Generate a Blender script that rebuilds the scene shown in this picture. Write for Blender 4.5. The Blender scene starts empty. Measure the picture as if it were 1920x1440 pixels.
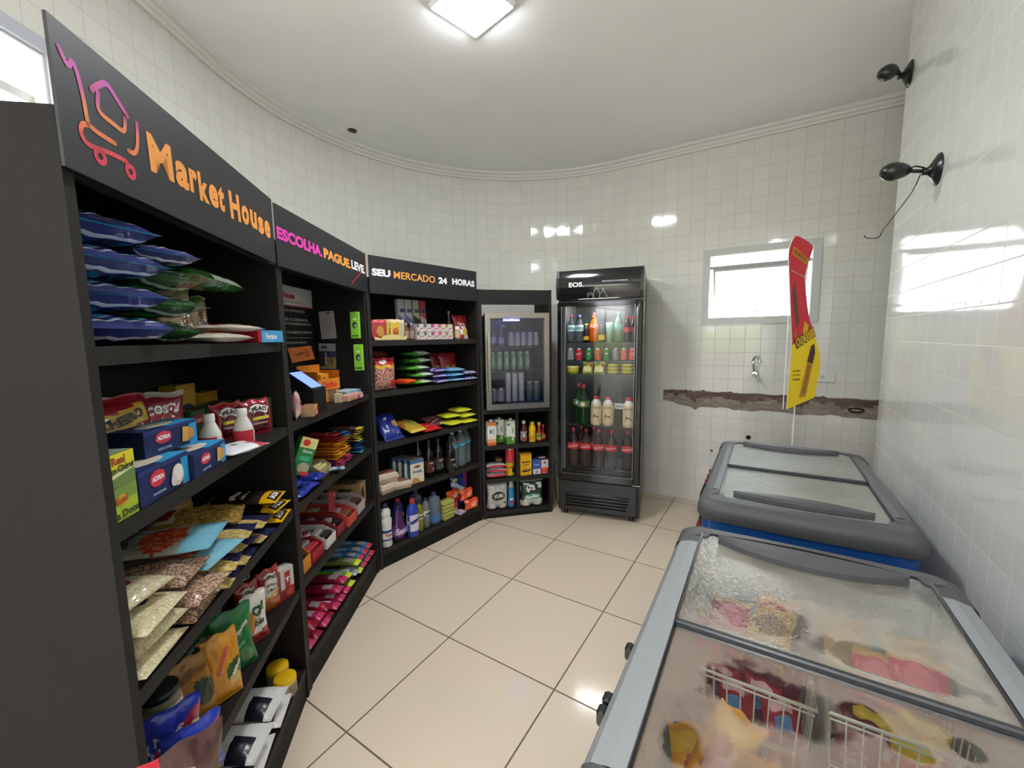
import bpy, math, random
from mathutils import Matrix, Vector
PI = math.pi
SC = bpy.context.scene
COL = SC.collection
# ------------------------------------------------------------------ camera
F0, TH, RO, HC = 774.0, 0.1125, -0.0145, 1.4703
fw = Vector((0, math.cos(TH), -math.sin(TH)))
rt = Vector((1, 0, 0))
up = rt.cross(fw)
r2 = rt * math.cos(RO) + up * math.sin(RO)
u2 = -rt * math.sin(RO) + up * math.cos(RO)
cd = bpy.data.cameras.new('camera')
cam = bpy.data.objects.new('camera', cd)
COL.objects.link(cam)
cd.sensor_fit = 'HORIZONTAL'; cd.sensor_width = 36.0
cd.lens = 36.0 * F0 / 1920.0
cd.clip_start = 0.02
m = Matrix.Identity(4)
for i in range(3):
    m[i][0] = r2[i]; m[i][1] = u2[i]; m[i][2] = -fw[i]
m[2][3] = HC
cam.matrix_world = m
SC.camera = cam
# ------------------------------------------------------------------ exposure and world
vs = SC.view_settings
vs.view_transform = 'Standard'; vs.look = 'None'; vs.gamma = 1.0
vs.use_curve_mapping = False
vs.exposure = 1.22
WORLD_STRENGTH = 5.0
LAMP_STRENGTH = 60.0
w = bpy.data.worlds.new('world'); SC.world = w; w.use_nodes = True
nt = w.node_tree; nt.nodes.clear()
tc = nt.nodes.new('ShaderNodeTexCoord'); sp = nt.nodes.new('ShaderNodeSeparateXYZ')
rp = nt.nodes.new('ShaderNodeValToRGB'); bg = nt.nodes.new('ShaderNodeBackground'); ou = nt.nodes.new('ShaderNodeOutputWorld')
mp = nt.nodes.new('ShaderNodeMapRange')
mp.inputs['From Min'].default_value = -1.0
nt.links.new(tc.outputs['Generated'], sp.inputs[0]); nt.links.new(sp.outputs[2], mp.inputs[0])
nt.links.new(mp.outputs[0], rp.inputs[0]); nt.links.new(rp.outputs[0], bg.inputs[0]); nt.links.new(bg.outputs[0], ou.inputs[0])
cr = rp.color_ramp
cr.elements[0].position = 0.0; cr.elements[0].color = (0.66, 0.67, 0.68, 1)
cr.elements[1].position = 1.0; cr.elements[1].color = (0.80, 0.90, 1.0, 1)
for p_, c_ in ((0.44, (0.64, 0.65, 0.64, 1)), (0.47, (0.22, 0.28, 0.08, 1)), (0.50, (0.36, 0.42, 0.16, 1)), (0.515, (0.95, 0.97, 1.0, 1))):
    e = cr.elements.new(p_); e.color = c_
bg.inputs[1].default_value = WORLD_STRENGTH
SC.cycles.max_bounces = 8; SC.cycles.transparent_max_bounces = 12
SC.cycles.diffuse_bounces = 4; SC.cycles.glossy_bounces = 3; SC.cycles.transmission_bounces = 5
SC.cycles.sample_clamp_indirect = 6.0
SC.cycles.caustics_refractive = False; SC.cycles.caustics_reflective = False
# ------------------------------------------------------------------ helpers
def H(s):
    s = s.lstrip('#')
    c = [int(s[i:i+2], 16) / 255 for i in (0, 2, 4)]
    return tuple(x / 12.92 if x <= 0.04045 else ((x + 0.055) / 1.055) ** 2.4 for x in c)
MATS = {}
def new_mat(name):
    mt = bpy.data.materials.new(name); mt.use_nodes = True
    n = mt.node_tree.nodes; n.clear()
    o = n.new('ShaderNodeOutputMaterial')
    MATS[name] = mt
    return mt, n, mt.node_tree.links, o
def principled(n, base=None, rough=0.5, metal=0.0, spec=0.5, **k):
    b = n.new('ShaderNodeBsdfPrincipled')
    if base is not None: b.inputs['Base Color'].default_value = (*base, 1)
    b.inputs['Roughness'].default_value = rough; b.inputs['Metallic'].default_value = metal
    b.inputs['Specular IOR Level'].default_value = spec
    for a, v in k.items(): b.inputs[a].default_value = v
    return b
def bump_noise(n, l, scale, strength, dist=0.01, detail=2.0, coord='Object'):
    t = n.new('ShaderNodeTexCoord'); x = n.new('ShaderNodeTexNoise'); b = n.new('ShaderNodeBump')
    x.inputs['Scale'].default_value = scale; x.inputs['Detail'].default_value = detail
    b.inputs['Strength'].default_value = strength; b.inputs['Distance'].default_value = dist
    l.new(t.outputs[coord], x.inputs['Vector']); l.new(x.outputs['Fac'], b.inputs['Height'])
    return b
def col_mat(name, rough, spec=0.5, bump=None, metal=0.0, alpha_mix=0.0, trans=0.0):
    """colour comes from the mesh's own colour attribute (the printed design of the thing)"""
    mt, n, l, o = new_mat(name)
    a = n.new('ShaderNodeAttribute'); a.attribute_name = 'Col'
    b = principled(n, None, rough, metal, spec)
    l.new(a.outputs['Color'], b.inputs['Base Color'])
    if bump:
        bb = bump_noise(n, l, *bump); l.new(bb.outputs[0], b.inputs['Normal'])
    if alpha_mix > 0:
        tr = n.new('ShaderNodeBsdfTransparent'); mx = n.new('ShaderNodeMixShader'); mx.inputs[0].default_value = alpha_mix
        l.new(a.outputs['Color'], tr.inputs[0])
        l.new(b.outputs[0], mx.inputs[1]); l.new(tr.outputs[0], mx.inputs[2]); l.new(mx.outputs[0], o.inputs[0])
    else:
        l.new(b.outputs[0], o.inputs[0])
    return mt
col_mat('foil', 0.30, 0.6, (60.0, 0.35, 0.004, 1.5))
col_mat('film', 0.16, 0.7, (45.0, 0.5, 0.005, 1.5))
col_mat('card', 0.50, 0.35)
col_mat('plastic', 0.28, 0.5)
col_mat('matte', 0.75, 0.2)
col_mat('black', 0.6, 0.14, (14.0, 0.05, 0.002, 4.0))
col_mat('gloss', 0.08, 0.5)
col_mat('metal', 0.32, 0.5, None, 1.0)
col_mat('chrome', 0.08, 0.5, None, 1.0)
col_mat('rim', 0.5, 0.35, (90.0, 0.08, 0.001, 2.0))
col_mat('rubble', 0.9, 0.2, (30.0, 1.0, 0.02, 5.0))
col_mat('liquid', 0.06, 0.6, None, 0.0, 0.55)
col_mat('clear', 0.05, 0.6, None, 0.0, 0.86)

def front_only(n, l, out):
    """reflection on the entry face of a thin pane only"""
    g = n.new('ShaderNodeNewGeometry'); s_ = n.new('ShaderNodeMath'); s_.operation = 'SUBTRACT'; s_.inputs[0].default_value = 1.0
    l.new(g.outputs['Backfacing'], s_.inputs[1]); m_ = n.new('ShaderNodeMath'); m_.operation = 'MULTIPLY'
    l.new(out, m_.inputs[0]); l.new(s_.outputs[0], m_.inputs[1]); return m_.outputs[0]
class MB:
    """collects faces with colour and material into ONE mesh object"""
    def __init__(s): s.v = []; s.f = []; s.c = []; s.m = []; s.sm = []; s.mats = []
    def mi(s, mat):
        if mat not in s.mats: s.mats.append(mat)
        return s.mats.index(mat)
    def face(s, pts, col, mat='card', smooth=False):
        i = len(s.v); s.v.extend([tuple(p) for p in pts]); s.f.append(tuple(range(i, i + len(pts))))
        s.c.append(col); s.m.append(s.mi(mat)); s.sm.append(smooth)
    def grid(s, P, cols, mat='card', smooth=True, flip=False, closed_u=False):
        """P[j][i] points; cols(i,j)->colour"""
        nj = len(P); ni = len(P[0]); b = len(s.v)
        for row in P: s.v.extend([tuple(p) for p in row])
        mi = s.mi(mat)
        for j in range(nj - 1):
            for i in range(ni if closed_u else ni - 1):
                i2 = (i + 1) % ni
                q = (b + j*ni + i, b + j*ni + i2, b + (j+1)*ni + i2, b + (j+1)*ni + i)
                if flip: q = q[::-1]
                s.f.append(q); s.c.append(cols(i, j) if callable(cols) else cols); s.m.append(mi); s.sm.append(smooth)
    def box(s, x0, x1, y0, y1, z0, z1, col, mat='card', faces=None, bev=0.0):
        if bev > 0:
            s.rbox(x0, x1, y0, y1, z0, z1, col, mat, bev); return
        P = [(x0,y0,z0),(x1,y0,z0),(x1,y1,z0),(x0,y1,z0),(x0,y0,z1),(x1,y0,z1),(x1,y1,z1),(x0,y1,z1)]
        Q = dict(bottom=(0,3,2,1), top=(4,5,6,7), front=(0,1,5,4), right=(1,2,6,5), back=(2,3,7,6), left=(3,0,4,7))
        for k, q in Q.items():
            c = faces.get(k, col) if faces else col
            if c is None: continue
            s.face([P[i] for i in q], c, mat)
    def rbox(s, x0, x1, y0, y1, z0, z1, col, mat, r):
        """box with chamfered edges all round"""
        r = min(r, (x1-x0)/2.01, (y1-y0)/2.01, (z1-z0)/2.01)
        def ring(z, d):
            a, b, c, e = x0+d, x1-d, y0+d, y1-d
            k = r if d == 0 else r * 0.6
            return [(a+k,c,z),(b-k,c,z),(b,c+k,z),(b,e-k,z),(b-k,e,z),(a+k,e,z),(a,e-k,z),(a,c+k,z)]
        R = [ring(z0, r), ring(z0 + r, 0), ring(z1 - r, 0), ring(z1, r)]
        s.grid(R, col, mat, smooth=False, closed_u=True)
        s.face(R[3], col, mat); s.face(R[0][::-1], col, mat)
    def prism(s, out, z0, z1, col, mat='card', axis='z', side=None):
        """extrude a closed outline (list of 2D points, ccw)"""
        def P(a, b, h):
            return (a, b, h) if axis == 'z' else ((a, h, b) if axis == 'y' else (h, a, b))
        n = len(out)
        top = [P(a, b, z1) for a, b in out]; bot = [P(a, b, z0) for a, b in out]
        fl = axis == 'y'
        s.face(top if not fl else top[::-1], col, mat); s.face(bot[::-1] if not fl else bot, col, mat)
        for i in range(n):
            j = (i + 1) % n
            q = [bot[i], bot[j], top[j], top[i]]
            s.face(q if not fl else q[::-1], side or col, mat)
    def lathe(s, prof, col, mat='plastic', n=20, cols=None, cx=0, cy=0, cap=True):
        """prof: list of (r,z) bottom to top; cols: list of (z_top, colour) bands"""
        P = [[(cx + r*math.cos(2*PI*i/n), cy + r*math.sin(2*PI*i/n), z) for i in range(n)] for r, z in prof]
        def cf(i, j):
            if not cols: return col
            zm = (prof[j][1] + prof[j+1][1]) / 2
            for zt, c in cols:
                if zm <= zt: return c
            return cols[-1][1]
        s.grid(P, cf, mat, True, closed_u=True)
        if cap:
            if prof[0][0] > 1e-4: s.face(P[0][::-1], cf(0, 0), mat)
            if prof[-1][0] > 1e-4: s.face(P[-1], cf(0, len(prof)-2), mat)
    def tube(s, pts, r, col, mat='plastic', n=8, closed=False):
        pts = [Vector(p) for p in pts]; rings = []; k = len(pts); prev = None
        for i, p in enumerate(pts):
            if closed: t = (pts[(i+1) % k] - pts[i-1]).normalized()
            else: t = (pts[min(i+1, k-1)] - pts[max(i-1, 0)]).normalized()
            if prev is None:
                a = Vector((0, 0, 1)) if abs(t.z) < 0.9 else Vector((1, 0, 0))
                x = t.cross(a).normalized()
            else:
                x = (prev - t * prev.dot(t)).normalized()
            prev = x; y = t.cross(x)
            rr = r[i] if isinstance(r, (list, tuple)) else r
            rings.append([tuple(p + (x*math.cos(2*PI*j/n) + y*math.sin(2*PI*j/n)) * rr) for j in range(n)])
        if closed: rings.append(rings[0])
        s.grid(rings, col, mat, True, closed_u=True, flip=True)
        if not closed:
            s.face(rings[0], col, mat); s.face(rings[-1][::-1], col, mat)
    def text(s, txt, fn, cx, cy, width, col, mat='card', rot=0.0, bold=0.0, height=None):
        """letters laid on a surface; fn(x,y)->3D point, width of the word in the surface's units"""
        vs_, fs_, asp = text_mesh(txt, bold)
        k = width; ky = width if height is None else height / asp
        c, sn = math.cos(rot), math.sin(rot)
        b = len(s.v); mi = s.mi(mat)
        for x, y in vs_:
            X, Y = x * k, y * ky
            s.v.append(tuple(fn(cx + X*c - Y*sn, cy + X*sn + Y*c)))
        for f in fs_:
            s.f.append(tuple(b + i for i in f)); s.c.append(col); s.m.append(mi); s.sm.append(False)
    def ribbon(s, pts, w_, fn, col, mat='card', n=6):
        """painted stroke with round ends; col colour or fn(y)"""
        pts = smooth_path(pts, 4)
        L = []; R = []
        for i, p in enumerate(pts):
            a = pts[max(i-1, 0)]; b = pts[min(i+1, len(pts)-1)]
            d = math.hypot(b[0]-a[0], b[1]-a[1]) or 1
            nx, ny = -(b[1]-a[1])/d*w_/2, (b[0]-a[0])/d*w_/2
            L.append((p[0]+nx, p[1]+ny)); R.append((p[0]-nx, p[1]-ny))
        cf = col if callable(col) else (lambda y: col)
        for i in range(len(pts)-1):
            s.face([fn(*R[i]), fn(*R[i+1]), fn(*L[i+1]), fn(*L[i])], cf(pts[i][1]), mat)
        for p in (pts[0], pts[-1]):
            s.disc(p[0], p[1], w_/2, w_/2, fn, cf(p[1]), mat)
    def disc(s, cx, cy, rx, ry, fn, col, mat='card', n=18, hole=0.0):
        o = [(cx + rx*math.cos(2*PI*i/n), cy + ry*math.sin(2*PI*i/n)) for i in range(n)]
        if hole:
            q = [(cx + hole*rx*math.cos(2*PI*i/n), cy + hole*ry*math.sin(2*PI*i/n)) for i in range(n)]
            for i in range(n):
                j = (i+1) % n; s.face([fn(*q[i]), fn(*o[i]), fn(*o[j]), fn(*q[j])], col, mat)
        else: s.face([fn(*p) for p in o], col, mat)
    def xf(s, M):
        s.v = [tuple(M @ Vector(p)) for p in s.v]; return s
    def add(s, o, M=None):
        b = len(s.v); s.v.extend([tuple(M @ Vector(p)) if M else p for p in o.v])
        for f, c, mm, sm in zip(o.f, o.c, o.m, o.sm):
            s.f.append(tuple(b+i for i in f)); s.c.append(c); s.m.append(s.mi(o.mats[mm])); s.sm.append(sm)
    def build(s, name, parent=None, loc=None, weld=False):
        me = bpy.data.meshes.new(name)
        me.from_pydata(s.v, [], s.f)
        for mt in s.mats: me.materials.append(MATS[mt])
        me.polygons.foreach_set('material_index', s.m)
        me.polygons.foreach_set('use_smooth', s.sm)
        at = me.color_attributes.new('Col', 'FLOAT_COLOR', 'CORNER')
        buf = []
        for f, c in zip(s.f, s.c): buf.extend((c[0], c[1], c[2], 1.0) * len(f))
        at.data.foreach_set('color', buf)
        me.update()
        o = bpy.data.objects.new(name, me); COL.objects.link(o)
        if parent is not None: o.parent = parent
        if loc is not None: o.location = loc
        return o
def smooth_path(p, k):
    if len(p) < 3: return list(p)
    out = []
    q = [p[0]] + list(p) + [p[-1]]
    for i in range(1, len(q)-2):
        for t in range(k):
            t /= k
            out.append(tuple(0.5*((2*q[i][d]) + (-q[i-1][d]+q[i+1][d])*t + (2*q[i-1][d]-5*q[i][d]+4*q[i+1][d]-q[i+2][d])*t*t
                                  + (-q[i-1][d]+3*q[i][d]-3*q[i+1][d]+q[i+2][d])*t*t*t) for d in range(len(p[0]))))
    out.append(tuple(p[-1])); return out
_T = {}
def text_mesh(txt, bold=0.0):
    k = (txt, bold)
    if k not in _T:
        cu = bpy.data.curves.new('t', 'FONT'); cu.body = txt; cu.resolution_u = 3; cu.offset = bold
        ob = bpy.data.objects.new('t', cu); COL.objects.link(ob)
        dg = bpy.context.evaluated_depsgraph_get(); dg.update()
        me = bpy.data.meshes.new_from_object(ob.evaluated_get(dg))
        vs_ = [(v.co.x, v.co.y) for v in me.vertices]; fs_ = [tuple(p.vertices) for p in me.polygons]
        x0 = min(v[0] for v in vs_); x1 = max(v[0] for v in vs_); y0 = min(v[1] for v in vs_); y1 = max(v[1] for v in vs_)
        W_ = x1 - x0
        vs_ = [((x-(x0+x1)/2)/W_, (y-(y0+y1)/2)/W_) for x, y in vs_]
        _T[k] = (vs_, fs_, (y1-y0)/W_)
        bpy.data.objects.remove(ob); bpy.data.meshes.remove(me); bpy.data.curves.remove(cu)
    return _T[k]
def tag(o, label=None, cat=None, group=None, kind=None):
    if label: o['label'] = label
    if cat: o['category'] = cat
    if group: o['group'] = group
    if kind: o['kind'] = kind
    return o
def empty(name, parent=None, loc=(0, 0, 0), rz=0.0):
    o = bpy.data.objects.new(name, None); COL.objects.link(o); o.empty_display_size = 0.05
    o.parent = parent; o.location = loc; o.rotation_euler = (0, 0, rz); return o
def struct(o): o['kind'] = 'structure'; return o
# ------------------------------------------------------------------ room materials
def tile_mat(name, size, tile, tile2, grout, rough, mortar, bump=0.25, coord='UV', wob=0.0, rv=0.0):
    mt, n, l, o = new_mat(name)
    t = n.new('ShaderNodeTexCoord'); bk = n.new('ShaderNodeTexBrick')
    bk.offset = 0.0; bk.squash = 1.0
    bk.inputs['Scale'].default_value = 1.0 / size
    bk.inputs['Brick Width'].default_value = 1.0; bk.inputs['Row Height'].default_value = 1.0
    bk.inputs['Mortar Size'].default_value = mortar / size; bk.inputs['Mortar Smooth'].default_value = 0.15
    bk.inputs['Bias'].default_value = 0.0
    bk.inputs['Color1'].default_value = (*tile, 1); bk.inputs['Color2'].default_value = (*tile2, 1); bk.inputs['Mortar'].default_value = (*grout, 1)
    l.new(t.outputs[coord], bk.inputs['Vector'])
    b = principled(n, None, rough)
    l.new(bk.outputs['Color'], b.inputs['Base Color'])
    # every tile sits at its own slight tilt
    bm = n.new('ShaderNodeBump'); bm.inputs['Strength'].default_value = bump; bm.inputs['Distance'].default_value = 0.002; bm.invert = True
    l.new(bk.outputs['Fac'], bm.inputs['Height'])
    wn = n.new('ShaderNodeTexNoise'); wn.inputs['Scale'].default_value = 1.0; wn.inputs['Detail'].default_value = 1.0
    l.new(t.outputs[coord], wn.inputs['Vector']); wn.inputs['Scale'].default_value = 9.0
    b2 = n.new('ShaderNodeBump'); b2.inputs['Strength'].default_value = wob; b2.inputs['Distance'].default_value = 0.004
    l.new(wn.outputs['Fac'], b2.inputs['Height']); l.new(bm.outputs[0], b2.inputs['Normal']); l.new(b2.outputs[0], b.inputs['Normal'])
    mr = n.new('ShaderNodeMapRange'); mr.inputs['To Min'].default_value = rough; mr.inputs['To Max'].default_value = 0.7
    l.new(bk.outputs['Fac'], mr.inputs[0]); l.new(mr.outputs[0], b.inputs['Roughness'])
    l.new(b.outputs[0], o.inputs[0]); return mt
tile_mat('wall_tile', 0.11, H('dcdad2'), H('d8d6ce'), H('c3c1b7'), 0.07, 0.0022, 0.3, 'UV', 0.12)
tile_mat('wall_tile_right', 0.11, H('d8d9d4'), H('d4d5d0'), H('cfcfc6'), 0.07, 0.0022, 0.3, 'UV', 0.12)
tile_mat('floor_tile', 0.5806, H('decdb6'), H('dac9b2'), H('6b5848'), 0.12, 0.0035, 0.3, 'Object', 0.03)
def plain(name, c, rough=0.6, nscale=None, amt=0.04, bump=0.0):
    mt, n, l, o = new_mat(name)
    b = principled(n, c, rough, 0, 0.3)
    if nscale:
        t = n.new('ShaderNodeTexCoord'); x = n.new('ShaderNodeTexNoise'); x.inputs['Scale'].default_value = nscale; x.inputs['Detail'].default_value = 4
        r = n.new('ShaderNodeValToRGB'); r.color_ramp.elements[0].position = 0.3; r.color_ramp.elements[1].position = 0.7
        r.color_ramp.elements[0].color = (*[v*(1-amt) for v in c], 1); r.color_ramp.elements[1].color = (*[min(1, v*(1+amt)) for v in c], 1)
        l.new(t.outputs['Object'], x.inputs['Vector']); l.new(x.outputs['Fac'], r.inputs[0]); l.new(r.outputs[0], b.inputs['Base Color'])
        if bump:
            bb = n.new('ShaderNodeBump'); bb.inputs['Strength'].default_value = bump; bb.inputs['Distance'].default_value = 0.01
            l.new(x.outputs['Fac'], bb.inputs['Height']); l.new(bb.outputs[0], b.inputs['Normal'])
    l.new(b.outputs[0], o.inputs[0]); return mt
plain('ceiling_paint', H('f2f2f1'), 0.8, 3.0, 0.015)
plain('moulding', H('deddd6'), 0.6)
plain('broken_mortar', H('87776a'), 0.9, 22.0, 0.45, 0.8)
plain('outer', H('b8b8b0'), 0.8)
mt, n, l, o = new_mat('pane')
tr = n.new('ShaderNodeBsdfTransparent'); gl = n.new('ShaderNodeBsdfGlossy'); gl.inputs['Roughness'].default_value = 0.02
mx = n.new('ShaderNodeMixShader'); fr = n.new('ShaderNodeFresnel'); fr.inputs[0].default_value = 1.45
tr.inputs[0].default_value = (0.97, 0.98, 0.98, 1)
l.new(front_only(n, l, fr.outputs[0]), mx.inputs[0]); l.new(tr.outputs[0], mx.inputs[1]); l.new(gl.outputs[0], mx.inputs[2]); l.new(mx.outputs[0], o.inputs[0])
mt, n, l, o = new_mat('smoked_pane')
tr = n.new('ShaderNodeBsdfTransparent'); gl = n.new('ShaderNodeBsdfGlossy'); gl.inputs['Roughness'].default_value = 0.04
mx = n.new('ShaderNodeMixShader'); fr = n.new('ShaderNodeFresnel'); fr.inputs[0].default_value = 2.1
tr.inputs[0].default_value = (0.88, 0.89, 0.92, 1)
l.new(front_only(n, l, fr.outputs[0]), mx.inputs[0]); l.new(tr.outputs[0], mx.inputs[1]); l.new(gl.outputs[0], mx.inputs[2]); l.new(mx.outputs[0], o.inputs[0])
def emit(name, c, s):
    mt, n, l, o = new_mat(name); e = n.new('ShaderNodeEmission'); e.inputs[0].default_value = (*c, 1); e.inputs[1].default_value = s
    l.new(e.outputs[0], o.inputs[0]); return mt
emit('lamp_glow', (0.95, 0.985, 1.04), LAMP_STRENGTH)
emit('fridge_glow', (1.0, 0.98, 0.95), 30.0)
emit('blue_glow', (0.16, 0.12, 1.0), 8.0)
emit('screen_glow', (0.10, 0.16, 0.95), 1.6)
emit('green_dot', (0.2, 1.0, 0.3), 4.0)
# ------------------------------------------------------------------ room: corner point and axes
K = Vector((2.625, 2.919, 0)); PH = math.radians(31.5)
U = Vector((math.cos(PH), -math.sin(PH), 0)); V = Vector((math.sin(PH), math.cos(PH), 0))
ROOM_RZ = -PH
def uv(a, b, z=0.0):
    p = K + U*a + V*b; return Vector((p.x, p.y, z))
CEIL = 3.03
RAD = 1.75; CX = -1.64 + RAD; CY = (3.8604 + 1.64*0.5225 - 1.5225*RAD) / 0.8526
# path of the inner wall face, walked clockwise (room on the right hand)
path = [(-1.64, -3.2), (-1.64, CY)]
a0, a1 = PI, math.radians(58.5)
NA = 30
for i in range(1, NA + 1):
    a = a0 + (a1 - a0) * i / NA; path.append((CX + RAD*math.cos(a), CY + RAD*math.sin(a)))
ARC_END = len(path) - 1
cr = uv(0.75, 0); path.append((cr.x, cr.y))
def wall_mesh(name, pts, mat, holes=(), zt=CEIL, back=0.12, s0=0.0, uv_flip=1):
    """pts: inner face polyline; holes (sa, sb, za, zb) in arc length; walls get real thickness outwards"""
    S = [s0]
    for i in range(1, len(pts)): S.append(S[-1] + math.hypot(pts[i][0]-pts[i-1][0], pts[i][1]-pts[i-1][1]))
    def at(s):
        for i in range(len(S)-1):
            if s <= S[i+1] + 1e-9: break
        t = (s - S[i]) / (S[i+1] - S[i]); a, b = pts[i], pts[i+1]
        return (a[0]+(b[0]-a[0])*t, a[1]+(b[1]-a[1])*t)
    sb = sorted(set([round(x, 5) for x in S] + [round(x, 5) for h in holes for x in h[:2]]))
    zb = sorted(set([0.0, zt] + [x for h in holes for x in h[2:]]))
    v = []; f = []; uvs = []
    for z in zb:
        for s in sb:
            p = at(s); v.append((p[0], p[1], z)); uvs.append((s*uv_flip, z))
    n_ = len(sb)
    for j in range(len(zb)-1):
        for i in range(n_-1):
            sm, zm = (sb[i]+sb[i+1])/2, (zb[j]+zb[j+1])/2
            if any(h[0] < sm < h[1] and h[2] < zm < h[3] for h in holes): continue
            f.append((j*n_+i, j*n_+i+1, (j+1)*n_+i+1, (j+1)*n_+i))
    me = bpy.data.meshes.new(name); me.from_pydata(v, [], f)
    ul = me.uv_layers.new(name='UVMap')
    for lp in me.loops: ul.data[lp.index].uv = uvs[lp.vertex_index]
    me.materials.append(MATS[mat]); me.materials.append(MATS['outer'])
    ob = bpy.data.objects.new(name, me); COL.objects.link(ob)
    so = ob.modifiers.new('thick', 'SOLIDIFY'); so.thickness = back; so.offset = -1.0; so.material_offset = 0
    struct(ob); return ob, S
# left wall, curve and back wall are one continuous tiled run; split at the curve so each has a name
LWIN = (2.75, 3.95, 1.55, 2.50)       # left window, arc length from the near end (y = -0.45 .. 1.6) 
lw, S1 = wall_mesh('wall_left', path[:2], 'wall_tile', [(3.55, 4.80, 1.93, 2.50), (0.5, 2.6, 1.10, 2.45)])
cw, S2 = wall_mesh('wall_curved', path[1:ARC_END+1], 'wall_tile', s0=S1[-1])
bend = path[ARC_END]; LB = math.hypot(path[-1][0]-bend[0], path[-1][1]-bend[1])
sK = S2[-1] + LB - 0.75               # arc length at K
WB = (sK - 1.145, sK - 0.43, 1.60, 2.125)
bw, S3 = wall_mesh('wall_back', path[ARC_END:], 'wall_tile', [WB], s0=S2[-1])
# right wall: partition beside the freezers, ends free at its far edge
E0 = Vector((1.925, 2.14, 0))
pe = E0 - V * 5.6
rw, _ = wall_mesh('wall_right', [(E0.x, E0.y), (pe.x, pe.y)], 'wall_tile_right', [(4.45, 5.3, 0.0, 2.2)], back=0.14)
q0 = uv(0.75, 0); q1 = uv(0.75, -3.0)
rc, _ = wall_mesh('wall_recess', [(q0.x, q0.y), (q1.x, q1.y), tuple((E0 + U*0.14 - V*2.0)[:2])], 'wall_tile')
# wall behind the camera with a wide entrance
ln = Vector((-1.64, -3.2, 0)); dn = Vector((pe.x, pe.y, 0)) - ln; LN = dn.length
nw, _ = wall_mesh('wall_near', [(pe.x, pe.y), (-1.64, -3.2)], 'wall_tile', [(LN-1.45-0.35, LN-0.35, 0.0, 2.35)])
def offset_path(p, d):
    out = []
    for i in range(len(p)):
        a = Vector(p[max(i-1, 0)]); b = Vector(p[min(i+1, len(p)-1)]); t = (b-a).normalized(); nrm = Vector((t.y, -t.x))
        q = Vector(p[i])
        k = 1.0
        out.append((q.x + nrm.x*d*k, q.y + nrm.y*d*k))
    return out
def poly_obj(name, pts, z0, z1, mat):
    mb = MB(); mb.prism(pts, z0, z1, (1, 1, 1), mat); return struct(mb.build(name))
outline = [tuple(p) for p in path] + [tuple(q1[:2])] + [tuple((E0 + U*0.14 - V*5.7)[:2]), (-1.76, -3.4)]
ow = offset_path(path, -0.10)
big = ([(-1.74, -3.32), (pe.x + 0.1, pe.y - 0.1)] + [tuple((q1 + V*0.0 - V*0.2 + U*0.05)[:2]), tuple((q0 + U*0.05 + V*0.05)[:2])] + ow[::-1][1:-1])
poly_obj('ceiling', big, CEIL, CEIL + 0.1, 'ceiling_paint')
# floor: its own axes follow the tile grid
mb = MB(); mb.box(-8, 8, -8, 8, -0.08, 0.0, (1, 1, 1), 'floor_tile')
fl = struct(mb.build('floor')); fl.location = (-0.6437, 1.4011, 0.0); fl.rotation_euler = (0, 0, math.radians(-32.707))
# ------------------------------------------------------------------ crown moulding (stepped)
prof = [(0.001, 2.962), (0.016, 2.962), (0.018, 2.980), (0.030, 2.984), (0.034, 3.004), (0.052, 3.008), (0.056, 3.0295)]
rings = [[(x, y, z) for x, y in offset_path(path, d)] for d, z in prof]
mb = MB(); mb.grid(rings, (1, 1, 1), 'moulding', smooth=False)
mb.build('trim_1')['kind'] = 'structure'
# ------------------------------------------------------------------ broken strip where a counter was torn off the back wall
rng = random.Random(4)
mb = MB()
NX, NZ = 110, 7
def edge(x, s):
    if s: return 0.986 + 0.003*math.sin(x*31) + (0.010 if rng.random() < 0.05 else 0) + rng.uniform(-.002, .002)
    return 0.848 + 0.006*math.sin(x*17) + 0.004*math.sin(x*43) + rng.uniform(-.003, .003) + max(0, (-1.30 - x)) * 0.22 - (0.018 if -1.23 < x < -1.19 else 0)
cols_ = []
for i in range(NX + 1):
    x = -1.478 + 1.9 * i / NX; t_, b_ = edge(x, 1), edge(x, 0)
    cols_.append([uv(x, -0.003 - (rng.uniform(0, 0.006) if 0 < j < NZ else 0), b_ + (t_-b_)*j/NZ + (rng.uniform(-.004, .004) if 0 < j < NZ else 0)) for j in range(NZ + 1)])
pal_b = [H('5c4a46'), H('65524c'), H('6c5a52'), H('7c6c64'), H('64524c')]; pal_t = [H('8c8074'), H('968a7e'), H('8a7e72'), H('a09688'), H('867a70')]
def strip_col(i, j):
    z = j / NZ; w_ = 0.52 + 0.1*math.sin(i*0.31) + 0.06*math.sin(i*0.83)
    pal = pal_b if z > w_ else pal_t
    q = (math.sin(i*0.23 + j*0.9) + math.sin(i*0.11 - j*1.3 + 2) + math.sin(i*0.57 + j*0.4)*0.6) / 5.2 + 0.5
    k = q * (len(pal) - 1.001); a_ = int(max(0, k)); f_ = k - a_
    return tuple(u_*(1-f_) + v_*f_ for u_, v_ in zip(pal[a_], pal[min(a_+1, len(pal)-1)]))
mb.grid([[cols_[i][j] for i in range(NX+1)] for j in range(NZ+1)], strip_col, 'rubble', False)
st = mb.build('broken_tile_strip')
tag(st, 'rough grey brown mortar strip across the back tiled wall', 'wall damage')
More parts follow.
